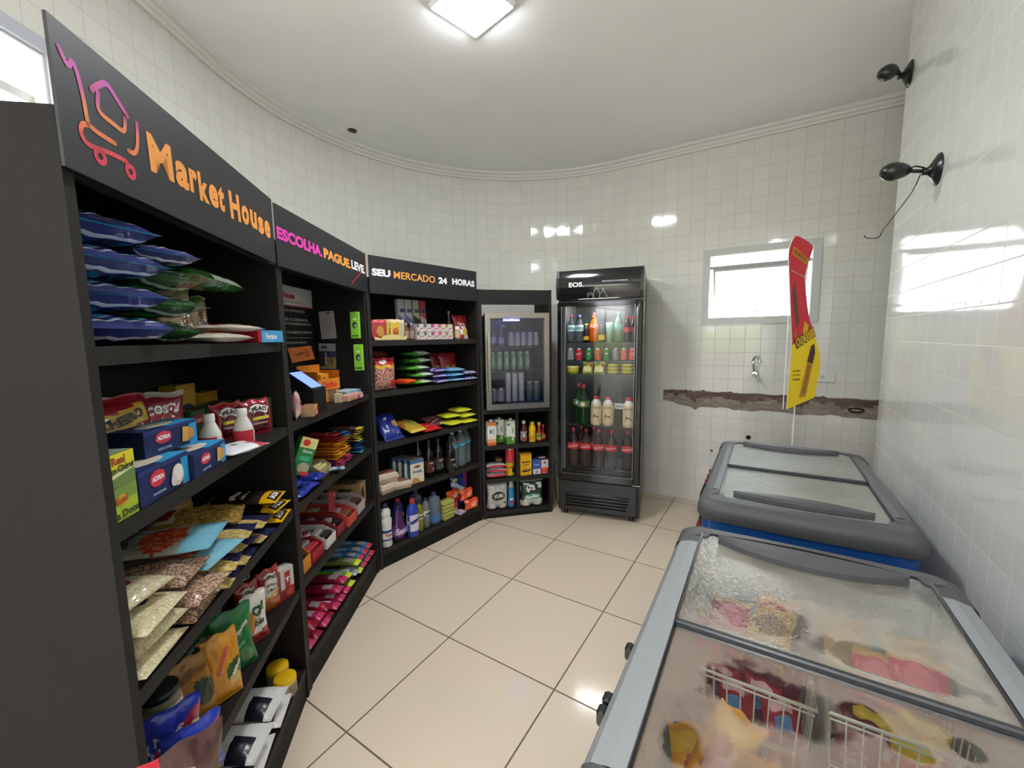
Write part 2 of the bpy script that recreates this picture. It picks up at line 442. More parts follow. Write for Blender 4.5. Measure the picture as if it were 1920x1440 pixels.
# ------------------------------------------------------------------ windows and doors
WHITE = H('e4e6e4'); GREYW = H('b9bdb9')
def frame_ring(mb, x0, x1, z0, z1, t, y0, y1, col, mat='plastic'):
    mb.box(x0, x1, y0, y1, z1-t, z1, col, mat); mb.box(x0, x1, y0, y1, z0, z0+t, col, mat)
    mb.box(x0, x0+t, y0, y1, z0+t, z1-t, col, mat); mb.box(x1-t, x1, y0, y1, z0+t, z1-t, col, mat)
def window(name, loc, rz, w_, z0, z1, rail, sash_angle=0.0, sash=None):
    """local: x along the wall, +y outwards; frame face 12 mm proud of the tiles"""
    t = empty(name, None, loc, rz); struct(t)
    mb = MB(); frame_ring(mb, -w_/2, w_/2, z0, z1, 0.052, -0.012, 0.004, GREYW)
    frame_ring(mb, -w_/2+0.028, w_/2-0.028, z0+0.028, z1-0.028, 0.028, 0.004, 0.11, WHITE)
    mb.build('window_frame', t)
    if rail:
        mb = MB(); mb.box(-w_/2+0.056, w_/2-0.056, 0.03, 0.055, rail-0.012, rail+0.012, H('8f9291'), 'plastic'); mb.build('window_rail', t)
    top = rail or z1-0.056
    mb = MB(); mb.box(-w_/2+0.056, w_/2-0.056, 0.06, 0.064, top, z1-0.056, (1,1,1), 'pane'); mb.build('window_pane', t)
    if sash:
        sx0, sx1, sh = -w_/2+0.075, w_/2-0.075, sash
        s_ = empty('sash', t, (0, 0.03, top-0.014)); s_.rotation_euler = (math.radians(sash_angle), 0, 0)
        mb = MB(); frame_ring(mb, sx0, sx1, -sh, 0, 0.018, -0.012, 0.012, H('b0b1ae')); f_ = mb.build('sash_frame', s_)
        mb = MB(); mb.box(sx0+0.018, sx1-0.018, -0.002, 0.002, -sh+0.018, -0.018, (1,1,1), 'pane'); mb.build('sash_pane', s_)
        mb = MB(); mb.box(-0.03, 0.01, -0.03, -0.012, -sh-0.004, -sh+0.012, H('c9c9c4'), 'plastic'); mb.box(-0.012, 0.004, -0.045, -0.03, -sh-0.012, -sh+0.004, H('a09a90'), 'plastic'); mb.build('sash_latch', s_)
    return t
wp = uv((-1.145-0.43)/2, 0)
window('window_1', wp, ROOM_RZ, 0.80, 1.553, 2.165, 2.02, 28, 0.40)
# left wall window partly hidden by the first shelf unit: frame, inner rails
def side_window(name, loc, rz, w_, z0, z1):
    t = empty(name, None, loc, rz); struct(t)
    mb = MB(); frame_ring(mb, -w_/2, w_/2, z0, z1, 0.05, -0.012, 0.004, H('b4b6c0')); frame_ring(mb, -w_/2+0.03, w_/2-0.03, z0+0.03, z1-0.03, 0.03, 0.004, 0.11, WHITE)
    mb.build('window_frame', t)
    mb = MB(); mb.box(-w_/2+0.05, w_/2-0.05, 0.05, 0.08, z0+(z1-z0)*0.66, z0+(z1-z0)*0.66+0.03, H('c9c9c6'), 'plastic')
    mb.box(-0.015, 0.015, 0.05, 0.08, z0+0.05, z0+(z1-z0)*0.66, H('c9c9c6'), 'plastic'); mb.build('window_rail', t)
    mb = MB(); mb.box(-w_/2+0.05, w_/2-0.05, 0.09, 0.094, z0+0.05, z1-0.05, (1,1,1), 'pane'); mb.build('window_pane', t)
    return t
# local x must run along the wall and +y outwards: on the left wall +y(local) = -x(world)
side_window('window_2', (-1.64, 0.975, 0), PI/2, 1.33, 1.89, 2.54)
side_window('window_3', (-1.64, -1.65, 0), PI/2, 2.18, 1.06, 2.49)
def door_frame(name, loc, rz, w_, h_):
    t = empty(name, None, loc, rz); struct(t); mb = MB()
    for sx in (-1, 1): mb.box(sx*w_/2-0.03, sx*w_/2+0.03, -0.02, 0.14, 0, h_+0.03, WHITE, 'plastic')
    mb.box(-w_/2+0.03, w_/2-0.03, -0.02, 0.14, h_-0.03, h_+0.03, WHITE, 'plastic'); mb.build('door_frame', t); return t
dp = Vector((pe.x, pe.y, 0)) + (Vector((-1.64, -3.2, 0)) - Vector((pe.x, pe.y, 0))).normalized() * (LN - 1.45/2 - 0.35)
dd = (Vector((-1.64, -3.2, 0)) - Vector((pe.x, pe.y, 0)))
door_frame('door_1', dp, math.atan2(dd.y, dd.x), 1.45, 2.35)
# portals: daylight through the openings
def portal(loc, rot, sx, sy):
    ld = bpy.data.lights.new('daylight', 'AREA'); ld.shape = 'RECTANGLE'; ld.size = sx; ld.size_y = sy; ld.energy = 1
    ob = bpy.data.objects.new('daylight_portal', ld); COL.objects.link(ob); ob.location = loc; ob.rotation_euler = rot
    ld.cycles.is_portal = True; return ob
def portal_dir(c, nrm, sx, sy):
    q = (-Vector(nrm)).to_track_quat('Z', 'Y')   # lamp shines along -Z = into the room
    return portal(c, q.to_euler(), sx, sy)
portal_dir(uv(-0.7875, 0.125, 1.86), (-V.x, -V.y, 0), 0.74, 0.56)
portal_dir((-1.77, 0.975, 2.215), (1, 0, 0), 1.3, 0.6)
portal_dir((-1.77, -1.65, 1.775), (1, 0, 0), 2.15, 1.4)
nd = Vector((dd.y, -dd.x, 0)).normalized()
portal_dir(Vector((dp.x, dp.y, 1.175)) - nd*0.13, tuple(nd), 1.45, 2.35)
rd = E0 - V*4.875 + U*0.15
portal_dir(Vector((rd.x, rd.y, 1.1)), tuple(-U), 0.85, 2.2)
# ------------------------------------------------------------------ ceiling lamps and small fixtures
def ceiling_lamp(loc, rz, label):
    t = empty('ceiling_lamp', None, loc, rz); tag(t, label, 'lamp')
    mb = MB(); mb.rbox(-0.148, 0.148, -0.148, 0.148, -0.028, 0.0, H('e8e8ea'), 'plastic', 0.01); frame_ring(mb, -0.1, 0.1, 0, 0, 0, 0, 0, WHITE) if False else None
    mb.build('housing', t)
    mb = MB(); mb.box(-0.127, 0.127, -0.127, 0.127, -0.036, -0.0285, (1, 1, 1), 'lamp_glow'); mb.build('diffuser', t)
    return t
ceiling_lamp((-0.16, 2.115, CEIL), math.radians(45), 'small square white LED lamp glowing on the ceiling above the shop floor')
ceiling_lamp((-0.45, -0.9, CEIL), math.radians(45), 'unseen square LED fill lamp added on the ceiling just behind the viewer')  # unseen lamp added behind the camera as fill light
ceiling_lamp((-0.7, -2.3, CEIL), math.radians(45), 'unseen square LED fill lamp added on the ceiling near the entrance')  # another unseen rear lamp, added to brighten the room
mb = MB(); mb.lathe([(0.0, -0.012), (0.012, -0.012), (0.03, -0.006), (0.034, 0.0)], H('3a332c'), 'plastic', 14); mb.box(0.01, 0.03, -0.004, 0.004, -0.02, -0.008, H('2a2622'), 'plastic')
o_ = mb.build('ceiling_hook', None, (-1.17, 3.29, CEIL)); tag(o_, 'tiny dark hook plate on the white ceiling beside the crown moulding', 'hook')
def wall_spot(p, label, tilt, cable, yaw=0.0):
    """black oval spot on a round base; local -x points into the room"""
    t = empty('wall_spotlight', None, p, ROOM_RZ); tag(t, label, 'lamp'); BK = H('17191a')
    mb = MB(); mb.lathe([(0.058, 0.0), (0.056, 0.006), (0.03, 0.02), (0.014, 0.03), (0.012, 0.045)], BK, 'plastic', 24)
    mb.xf(Matrix.Rotation(-PI/2, 4, 'Y')); mb.build('wall_base', t)
    mb = MB(); mb.tube([(-0.04, 0, 0), (-0.075, 0, 0.002), (-0.09, 0, 0.004)], 0.007, BK, 'plastic'); mb.tube([(-0.04, 0, 0.012), (-0.07, 0, 0.02), (-0.1, 0, 0.014)], 0.003, BK, 'plastic')
    YW = Matrix.Translation((-0.03, 0, 0)) @ Matrix.Rotation(yaw, 4, 'Z') @ Matrix.Translation((0.03, 0, 0)); mb.xf(YW); mb.build('arm', t)
    mb = MB(); L = 0.135
    mb.lathe([(0.008, 0), (0.018, 0.01), (0.032, 0.03), (0.043, 0.06), (0.046, 0.085), (0.040, 0.11), (0.026, 0.128), (0.010, 0.136), (0, 0.137)], BK, 'plastic', 20)
    mb.xf(Matrix.Translation((-0.085, 0, 0.004)) @ Matrix.Rotation(-PI/2 + tilt, 4, 'Y') @ Matrix.Diagonal((0.72, 0.8, .78, 1))); mb.xf(YW)
    mb.build('lamp_head', t)
    if cable:
        mb = MB(); mb.tube(smooth_path([(-0.05, -0.005, -0.01), (-0.07, -0.01, -0.07), (-0.115, -0.005, -0.15), (-0.145, 0.0, -0.20), (-0.155, 0.01, -0.225), (-0.19, 0.01, -0.222), (-0.2, 0.01, -0.21)], 4), 0.0022, H('2b2b28'), 'plastic', 6); mb.build('loose_wire', t)
    return t
sp1 = E0 - V*0.604; sp2 = E0 - V*0.03
wall_spot((sp1.x, sp1.y, 2.073), 'black oval spotlight on the right tiled wall with a loose wire hanging', 0.0, True, 0.45)
wall_spot((sp2.x - V.x*0.03, sp2.y - V.y*0.03, 2.675), 'black oval spotlight high on the right wall near the ceiling, no wire', -0.25, False, 0.95)
# ------------------------------------------------------------------ things on the back wall
t = empty('faucet', None, uv(-0.775, 0, 1.2), ROOM_RZ); tag(t, 'chrome swan neck faucet on the back tiled wall below the window', 'faucet')
CH = (0.8, 0.8, 0.8)
mb = MB(); mb.tube(smooth_path([(0, -0.03, -0.04), (-0.012, -0.05, 0.02), (-0.014, -0.05, 0.06), (0.0, -0.055, 0.088), (0.02, -0.062, 0.085), (0.03, -0.07, 0.06), (0.03, -0.072, 0.045)], 4), 0.0085, CH, 'chrome', 10); mb.build('spout', t)
mb = MB(); mb.lathe([(0.022, 0), (0.02, 0.006), (0.012, 0.012), (0.012, 0.04), (0.016, 0.045), (0.016, 0.06)], CH, 'chrome', 16); mb.xf(Matrix.Translation((0, 0, -0.045)) @ Matrix.Rotation(PI/2, 4, 'X')); mb.build('valve_body', t)
mb = MB(); mb.tube([(0, -0.06, -0.05), (0.03, -0.075, -0.075)], 0.007, CH, 'chrome'); mb.tube([(0, -0.06, -0.045), (-0.02, -0.075, -0.065)], 0.006, CH, 'chrome'); mb.build('handle', t)
t = empty('wall_outlet', None, uv(-0.315, 0, 1.137), ROOM_RZ); tag(t, 'white plastic wall outlet plate on the back wall right of the hanging sign', 'outlet')
mb = MB(); mb.rbox(-0.06, 0.06, -0.01, 0.0, -0.037, 0.037, H('dcdcd2'), 'plastic', 0.005); mb.build('cover_plate', t)
mb = MB(); mb.disc(-0.02, 0, 0.018, 0.018, lambda x, y: (x, -0.0106, y), H('cfcfc4'), 'plastic')
for dx, dz in ((-0.026, 0), (-0.014, 0), (-0.02, 0.006)): mb.disc(dx, dz, 0.003, 0.003, lambda x, y: (x, -0.0112, y), H('2a2a28'), 'matte', 8)
mb.build('socket', t)
mb = MB(); mb.lathe([(0.0, -0.001), (0.026, -0.001), (0.026, 0.002), (0.018, 0.003), (0.018, 0.0004)], H('d8d4c8'), 'plastic', 20, cap=False); mb.disc(0, 0, 0.018, 0.018, lambda x, y: (x, y, 0.0012), H('0c0b0a'), 'matte')
mb.xf(Matrix.Rotation(PI/2, 4, 'X')); o_ = mb.build('drain_pipe_stub', None, uv(-0.797, -0.002, 0.622)); o_.rotation_euler = (0, 0, ROOM_RZ); tag(o_, 'round open drain pipe end with dark bore, low on the back wall', 'pipe')
mb = MB(); mb.lathe([(0.0, 0), (0.009, 0.0), (0.007, 0.006), (0, 0.007)], H('6a625a'), 'metal', 10); mb.xf(Matrix.Rotation(PI/2, 4, 'X')); o_ = mb.build('wall_screw', None, uv(-1.067, -0.001, 0.473)); tag(o_, 'small dark screw head in the back wall, lower left of the drain pipe', 'screw')
pts = [(0.036*math.cos(a)*(1+0.1*math.sin(3*a)), 0.012*math.sin(a)) for a in [2*PI*i/16 for i in range(16)]]
mb = MB(); mb.tube([(x*1.15, -0.008, z*1.2) for x, z in pts], 0.007, H('2e2723'), 'matte', 8, True); mb.disc(0, 0, 0.036, 0.011, lambda x, y: (x, -0.006, y), H('a79d8c'), 'matte')
o_ = mb.build('pipe_ring', None, uv(-0.125, -0.012, 0.905)); o_.rotation_euler = (0, 0, ROOM_RZ); tag(o_, 'dark oval pipe ring in the mortar strip at the right end', 'pipe ring')
# ------------------------------------------------------------------ shelf units
BLK = H('201d1b'); BLK2 = H('1c1a18'); SIGNBLK = H('28272b')
UN = {'1': ((-.705, .685), (-.865, 1.578)), '2': ((-.868, 1.580), (-.862, 2.489)), '3': ((-.858, 2.493), (-.253, 3.212)), '4': ((-.248, 3.216), (.325, 3.345)), 'F': ((.370, 3.319), (.982, 3.10))}
FRM = {}
for k_, (A_, B_) in UN.items():
    A_ = Vector((*A_, 0)); B_ = Vector((*B_, 0)); d_ = (B_-A_); L_ = d_.length; d_ /= L_
    FRM[k_] = (A_, d_, Vector((-d_.y, d_.x, 0)), L_, math.atan2(d_.y, d_.x))
def LOC(un, X, Y, Z):
    A_, d_, n_, L_, r_ = FRM[un]; p = A_ + d_*X + n_*Y; return Vector((p.x, p.y, Z))
SH = {'1': [1.465, 1.145, .815, .48, .135], '2': [1.145, .815, .482, .135], '3': [1.463, 1.145, .812, .479, .125], '4': [.90, .605, .33, .06]}
TP = 0.022; DEPTH = 0.315
def shelf_unit(un, label, sign=None, depth=DEPTH):
    A_, d_, n_, L_, r_ = FRM[un]
    t = empty('shelf_unit', None, A_, r_); tag(t, label, 'shelf unit', 'black wooden shelf units along the curved wall')
    for x in (0.001, L_-TP-0.001):
        mb = MB(); mb.box(x, x+TP, 0, depth, 0.0, 1.84, BLK, 'black', {'front': H('2e2c2a')}); mb.build('side_panel', t)
    for z in SH[un]:
        mb = MB(); mb.box(TP+0.001, L_-TP-0.001, 0.004, depth-0.006, z-0.034, z, BLK, 'black', {'front': H('2e2c2a')}); mb.build('shelf', t)
    zb = SH[un][-1]-0.034
    mb = MB(); mb.box(TP+0.001, L_-TP-0.001, 0.006, 0.022, 0.0, zb, BLK2, 'black'); mb.build('plinth', t)
    ztop = 1.72 if un == '4' else 1.80
    mb = MB(); mb.box(TP+0.001, L_-TP-0.001, 0.03, depth-0.006, 1.815, 1.838, BLK, 'black'); mb.build('top_panel', t)
    mb = MB(); mb.box(TP+0.001, L_-TP-0.001, 0.005, 0.025, 1.725 if un == '4' else 1.745, 1.838, BLK, 'black', {'front': H('2a2827')}); mb.build('header_board', t)
    mb = MB(); mb.box(0.002, L_-0.002, depth-0.005, depth, 0.0, 0.9 if un == '4' else 1.84, BLK2, 'black'); mb.build('back_panel', t)
    if un == '4':
        mb = MB(); mb.box(0.283, 0.305, 0.01, depth-0.007, 0.061, 0.864, BLK, 'black', {'front': H('2e2c2a')}); mb.build('divider', t)
    if sign: sign(t, L_)
    return t
def grad(y):
    # printed logo gradient: magenta at the top through orange to red
    k_ = [(1.79, H('d83a56')), (1.812, H('e2504f')), (1.83, H('f0874a')), (1.865, H('ef8a55')), (1.89, H('d54f9e')), (1.93, H('c84fb4'))]
    if y <= k_[0][0]: return k_[0][1]
    for (a, ca), (b, cb) in zip(k_, k_[1:]):
        if y <= b:
            t_ = (y-a)/(b-a); return tuple(p*(1-t_)+q*t_ for p, q in zip(ca, cb))
    return k_[-1][1]
ORG = H('f7a24a'); PNK = H('e23fae'); WHT = H('f4f4f4')
def sign1(t, L_):
    mb = MB(); mb.box(-0.012, 0.845, -0.015, -0.010, 1.745, 1.966, SIGNBLK, 'card')
    fn = lambda x, y: (x, -0.0158, y)
    rb = lambda p, w_: mb.ribbon(p, w_, fn, grad)
    rb([(0.003, 1.925), (0.016, 1.906), (0.025, 1.918), (0.032, 1.908), (0.036, 1.892), (0.040, 1.868), (0.043, 1.832)], 0.0085)
    rb([(0.043, 1.832), (0.062, 1.828), (0.101, 1.827)], 0.0085)
    rb([(0.044, 1.831), (0.031, 1.826), (0.026, 1.812), (0.034, 1.800), (0.051, 1.799), (0.092, 1.805), (0.125, 1.806)], 0.0085)
    for c in ((0.062, 1.789), (0.134, 1.791)): mb.disc(c[0], c[1], 0.0145, 0.0145, fn, grad(1.785), 'card', 20, 0.38)
    rb([(0.060, 1.895), (0.078, 1.912), (0.097, 1.924), (0.117, 1.912), (0.141, 1.893)], 0.0095)
    rb([(0.074, 1.898), (0.070, 1.873), (0.078, 1.864), (0.101, 1.861), (0.123, 1.859), (0.131, 1.866), (0.134, 1.884)], 0.0085)
    rb([(0.166, 1.892), (0.165, 1.872), (0.160, 1.846), (0.150, 1.831), (0.135, 1.829)], 0.0085)
    S = [('M', .232, .855, .078, .075), ('a', .305, .848, .050, .056), ('r', .350, .848, .034, .054), ('k', .393, .850, .045, .068), ('e', .440, .848, .047, .056), ('t', .480, .852, .033, .066),
         ('H', .556, .855, .062, .075), ('o', .622, .850, .050, .056), ('u', .680, .850, .048, .054), ('s', .735, .850, .045, .054), ('e', .788, .850, .050, .056)]
    for ch, x, z, w_, h_ in S:
        mb.text(ch, fn, x, 1.0+z+0.002*math.sin(x*40), w_, ORG, 'card', 0.06*math.sin(x*37), 0.03 if ch == 'M' else 0.045, h_)
    mb.build('sign_panel', t)
def sign2(t, L_):
    mb = MB(); mb.box(-0.022, 0.907, -0.015, -0.010, 1.745, 1.968, SIGNBLK, 'card')
    fn = lambda x, y: (x, -0.0158, y)
    # printed red ribbon in the lower right corner
    P = [(0.903, 1.966), (0.893, 1.955), (0.888, 1.93), (0.885, 1.905), (0.87, 1.875), (0.80, 1.84), (0.72, 1.80), (0.66, 1.765)]
    for i in range(len(P)-1):
        for k_, cc in ((0, 'a8202f'), (1, 'c9463f')):
            o0 = 0.014*(1-k_*0.5)*(0.6+i*0.35); a, b = P[i], P[i+1]
            mb.face([fn(a[0]-o0*.2, a[1]-o0*.4-k_*.004), fn(b[0]-o0*.2, b[1]-o0*.4), fn(min(b[0]+o0*.8, .906), b[1]+o0*.5), fn(min(a[0]+o0*.8, .906), a[1]+o0*.5)], H(cc), 'card')
    fn = lambda x, y: (x, -0.0166, y)
    mb.text('ESCOLHA.', fn, 0.163, 1.8655, 0.362, PNK, 'card', 0, 0.055, 0.046)
    mb.text('PAGUE.', fn, 0.513, 1.8665, 0.312, ORG, 'card', 0, 0.05, 0.046)
    mb.text('LEVE.', fn, 0.780, 1.871, 0.200, WHT, 'card', 0, 0.05, 0.046)
    mb.build('sign_panel', t)
def sign3(t, L_):
    mb = MB(); mb.box(0.018, 0.915, -0.015, -0.010, 1.745, 1.966, SIGNBLK, 'card')
    fn = lambda x, y: (x, -0.0158, y)
    mb.text('SEU', fn, 0.100, 1.870, 0.128, WHT, 'card', 0, 0.05, 0.043)
    mb.text('MERCADO', fn, 0.352, 1.868, 0.328, ORG, 'card', 0, 0.012, 0.045)
    mb.text('24', fn, 0.584, 1.868, 0.078, WHT, 'card', 0, 0.05, 0.043)
    mb.text('HORAS', fn, 0.782, 1.872, 0.222, WHT, 'card', 0, 0.05, 0.045)
    mb.build('sign_panel', t)
shelf_unit('1', 'black shelf unit nearest the viewer with the orange cart logo sign on top', sign1)
shelf_unit('2', 'black shelf unit with pink, orange and white lettered sign and payment terminal', sign2)
shelf_unit('3', 'black shelf unit with the white and orange 24 hour sign', sign3)
shelf_unit('4', 'narrow black shelf unit without a sign holding the small steel framed fridge', None, 0.42)
# ------------------------------------------------------------------ poster and cards in unit 2
A_, d_, n_, L_, r_ = FRM['2']
def in_unit(o, un, X, Y, Z, rz=0.0, rx=0.0, ry=0.0):
    M = Matrix.Translation(LOC(un, X, Y, Z)) @ Matrix.Rotation(FRM[un][4] + rz, 4, 'Z') @ Matrix.Rotation(rx, 4, 'X') @ Matrix.Rotation(ry, 4, 'Y')
    o.rotation_mode = 'XYZ'; o.location = M.to_translation(); o.rotation_euler = M.to_euler('XYZ'); return o
fn0 = lambda x, y: (x, -0.0022, y)
mb = MB(); mb.box(-0.30, 0.282, -0.0015, 0.0015, -0.605, 0.0, H('1b191a'), 'card')
mb.face([fn0(-0.30, -0.10), fn0(0.282, -0.10), fn0(0.282, 0), fn0(-0.30, 0)], H('cdc9c6'), 'card')
mb.face([fn0(-0.30, -0.107), fn0(0.282, -0.107), fn0(0.282, -0.10), fn0(-0.30, -0.10)], H('a83a4c'), 'card')
f2 = lambda x, y: (x, -0.003, y)
mb.text('Market House', f2, -0.05, -0.05, 0.28, H('b02a3c'), 'card', 0, 0.05, 0.032)
mb.text('MERCADO DE VERDADE', f2, 0.06, -0.083, 0.23, H('6a6a66'), 'card', 0, 0, 0.010)
for tx, z, w_, x in (('ESCOLHA OS PRODUTOS', -.128, .27, .05), ('ESCANEIE OS CODIGOS DE', -.175, .31, .055), ('BARRAS OU ESCOLHA NA LISTA', -.197, .34, .085), ('FACA O PAGAMENTO E PRONTO', -.243, .35, .08), ('PRECISA DE AJUDA?', -.300, .24, .065)):
    mb.text(tx, f2, x, z, w_, H('b9b6b2'), 'card', 0, 0.02, 0.013)
for z in (-.272, -.325, -.45): mb.face([f2(-0.05, z-0.001), f2(0.26, z-0.001), f2(0.26, z+0.001), f2(-0.05, z+0.001)], H('b9b6b2'), 'card')
o_ = in_unit(mb.build('instruction_poster'), '2', 0.60, 0.3075, 1.757)
tag(o_, 'black instruction poster with white header on the back panel behind the terminal', 'poster')
def side_card(name, pts, ycol, items, label, cat, off=0.004):
    """flat card hung on the far side panel of unit 2; pts (Y, Z) outline"""
    pass
def hang(name, Y, Z, w_, h_, base, draw, label, cat, tilt=0.0, th=0.002, group=None):
    mb = MB(); mb.rbox(-w_/2, w_/2, -th, 0, -h_/2, h_/2, base, 'card', min(th*0.4, 0.004)); draw(mb, lambda x, y: (x, -th-0.0006, y))
    o = mb.build(name); A_, d_, n_, L_, r_ = FRM['2']
    # panel normal looks back along -d: local x runs from the back edge of the panel to its front
    M = Matrix.Translation(LOC('2', L_-TP-0.003, Y, Z)) @ Matrix.Rotation(r_ - PI/2, 4, 'Z') @ Matrix.Rotation(tilt, 4, 'Y')
    o.location = M.to_translation(); o.rotation_euler = M.to_euler('XYZ'); tag(o, label, cat, group); return o
def d1(mb, fn):
    mb.disc(0.012, 0.070, 0.014, 0.004, fn, H('1a1a1a'), 'card', 10)
    for i in range(9): mb.face([fn(-0.035, 0.045-i*0.012), fn(0.03-0.01*(i % 3), 0.045-i*0.012), fn(0.03-0.01*(i % 3), 0.0475-i*0.012), fn(-0.035, 0.0475-i*0.012)], H('8f8a88'), 'card')
hang('blister_card', .222, 1.558, .09, .162, H('a49fa0'), d1, 'plain grey blister card with hang slot on the inner side panel', 'card', -0.05)
def d2(mb, fn):
    q = lambda a, b, c, d, col: mb.face([fn(a, c), fn(b, c), fn(b, d), fn(a, d)], H(col), 'card')
    q(-.05, .05, -.07, -.005, '8f7b35'); q(-.05, .05, -.005, .03, '2f3350'); q(-.015, -.004, -.05, .02, 'c9c6c4'); q(.02, .03, -.05, .02, '57409a'); q(-.035, .0, .045, .06, '3e4048'); q(-.05, -.015, -.06, .0, '3a3034')
hang('battery_card', .235, 1.375, .10, .15, H('9b989a'), d2, 'grey, navy and yellow blister card hanging below the plain grey card', 'card', 0.03)
for i, (Y, Z) in enumerate(((.055, 1.555), (.045, 1.365))):
    def d3(mb, fn):
        q = lambda a, b, c, d, col: mb.face([fn(a, c), fn(b, c), fn(b, d), fn(a, d)], H(col), 'card')
        mb.disc(0.0, 0.0, 0.014, 0.02, fn, H('2b3a30'), 'card', 12); q(-.008, .012, .03, .04, 'd9ecc0'); q(-.022, .022, -.066, -.058, '3a5a22'); mb.disc(0.004, -0.004, 0.006, 0.01, lambda x, y: (x, fn(x, y)[1]-0.0004, y), H('b9c9c0'), 'card', 10)
    hang('green_blister_pack', Y, Z, .055, .155, H('8ccf3c'), d3, 'bright green long blister pack, %s of the two hanging on the side panel' % ('upper' if i == 0 else 'lower'), 'blister pack', 0.0, 0.02, 'green blister packs on the side panel')
# ------------------------------------------------------------------ tall beverage cooler
t = empty('beverage_cooler', None, FRM['F'][0], FRM['F'][4]); tag(t, 'tall black glass door drinks cooler with white lettering on top', 'fridge')
FW, FD, FH = 0.650, 0.685, 1.975
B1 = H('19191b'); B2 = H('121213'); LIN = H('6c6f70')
mb = MB()
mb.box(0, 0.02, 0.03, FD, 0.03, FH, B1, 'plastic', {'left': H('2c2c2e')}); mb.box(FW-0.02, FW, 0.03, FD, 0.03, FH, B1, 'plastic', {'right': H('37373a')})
mb.box(0.02, FW-0.02, FD-0.03, FD, 0.03, FH, B1, 'plastic'); mb.box(0.02, FW-0.02, 0.03, FD-0.03, FH-0.012, FH, B1, 'plastic')
mb.box(0.02, FW-0.02, 0.05, FD-0.03, 0.03, 0.375, B2, 'plastic'); mb.box(0.02, FW-0.02, 0.05, FD-0.03, 1.735, 1.80, B2, 'plastic')
mb.build('cabinet', t)
mb = MB(); mb.box(0.021, 0.05, 0.055, FD-0.14, 0.376, 1.734, LIN, 'plastic'); mb.box(FW-0.05, FW-0.021, 0.055, FD-0.14, 0.376, 1.734, LIN, 'plastic'); mb.box(0.05, FW-0.05, FD-0.17, FD-0.14, 0.376, 1.734, H('3a3c3e'), 'plastic')
mb.build('inner_lining', t)
P = []
for i in range(11):                       # bulged head panel
    a = i / 10; P.append([(x, -0.012 - 0.030*math.sin(PI*min(1, a*0.85+0.12)), 1.757 + (FH-1.757)*a) for x in (0.022, FW-0.022)])
mb = MB(); mb.grid(P, B1, 'gloss', True)
hy = lambda z: -0.0125 - 0.030*math.sin(PI*min(1, (z-1.757)/(FH-1.757)*0.85+0.12))
fh = lambda x, y: (x, hy(y)-0.0015, y)
for x in (0.0, FW-0.022): mb.prism([(0.03, 1.757), (hy(1.757)-.004, 1.757), (hy(1.80)-.006, 1.80), (hy(1.85)-.006, 1.85), (hy(1.92)-.006, 1.92), (hy(1.972)-.004, 1.975), (0.03, 1.975)][::-1], x, x+0.022, B2, 'plastic', 'x')
mb.box(0.022, FW-0.022, -0.012, 0.03, FH-0.004, FH, B1, 'plastic'); mb.box(0.022, FW-0.022, -0.02, 0.03, 1.757, 1.76, B1, 'plastic')
mb.text('EOS.', fh, 0.156, 1.864, 0.115, WHT, 'card', 0, 0.03, 0.036)
mb.text('EXPOSITOR DE BEBIDAS', fh, 0.445, 1.879, 0.185, H('c9c9c9'), 'card', 0, 0.02, 0.010)
W2 = 0.0024
for pth in ([(.243, 1.762), (.243, 1.785), (.251, 1.797), (.273, 1.797), (.281, 1.785), (.281, 1.762)], [(.246, 1.788), (.262, 1.783), (.279, 1.788)],
            [(.290, 1.762), (.290, 1.81), (.303, 1.822), (.303, 1.835), (.315, 1.835), (.315, 1.822), (.330, 1.81), (.330, 1.762)], [(.303, 1.825), (.315, 1.825)],
            [(.338, 1.785), (.350, 1.80), (.355, 1.826), (.364, 1.826), (.367, 1.80), (.384, 1.778), (.388, 1.762)]):
    mb.ribbon(pth, W2, fh, H('bdbdbd'))
mb.build('head_panel', t)
door = empty('door', t, (0, 0, 0))
mb = MB(); DZ0, DZ1 = 0.312, 1.733
mb.rbox(0.004, 0.036, -0.03, 0.024, DZ0, DZ1, B2, 'gloss', 0.006); mb.rbox(0.596, 0.646, -0.03, 0.024, DZ0, DZ1, B2, 'gloss', 0.006)
mb.box(0.036, 0.596, -0.028, 0.022, DZ0, 0.366, B2, 'gloss'); mb.box(0.036, 0.596, -0.028, 0.022, 1.703, DZ1, B2, 'gloss')
for x in (0.037, 0.593): mb.box(x-0.001, x+0.002, -0.0295, -0.027, 0.368, 1.703, H('8d8f92'), 'metal')
mb.box(0.036, 0.596, -0.0295, -0.027, 0.365, 0.368, H('8d8f92'), 'metal'); mb.build('door_frame', door)
mb = MB(); mb.box(0.037, 0.595, -0.012, -0.006, 0.367, 1.702, (1, 1, 1), 'pane'); mb.build('glass', door)
mb = MB(); mb.tube(smooth_path([(0.622, -0.028, 1.70), (0.612, -0.052, 1.66), (0.610, -0.056, 1.5), (0.610, -0.056, 1.0), (0.612, -0.052, 0.84), (0.622, -0.028, 0.80)], 3), 0.007, H('8b8b8e'), 'metal'); mb.build('door_handle', door)
mb = MB(); mb.rbox(0.012, 0.63, -0.006, 0.045, 0.045, 0.302, H('29292b'), 'plastic', 0.008)
for i in range(5):
    z = 0.195 - i*0.026
    mb.prism([(-0.006, z-0.010), (-0.020, z-0.006), (-0.020, z), (-0.006, z+0.005)][::-1], 0.065, 0.575-i*0.006, H('1c1c1d'), 'gloss', 'x')
mb.build('base_grille', t)
mb = MB(); mb.box(0.596, 0.648, -0.008, 0.01, 0.302, 0.308, H('d8d8d6'), 'metal'); mb.build('hinge_plate', t)
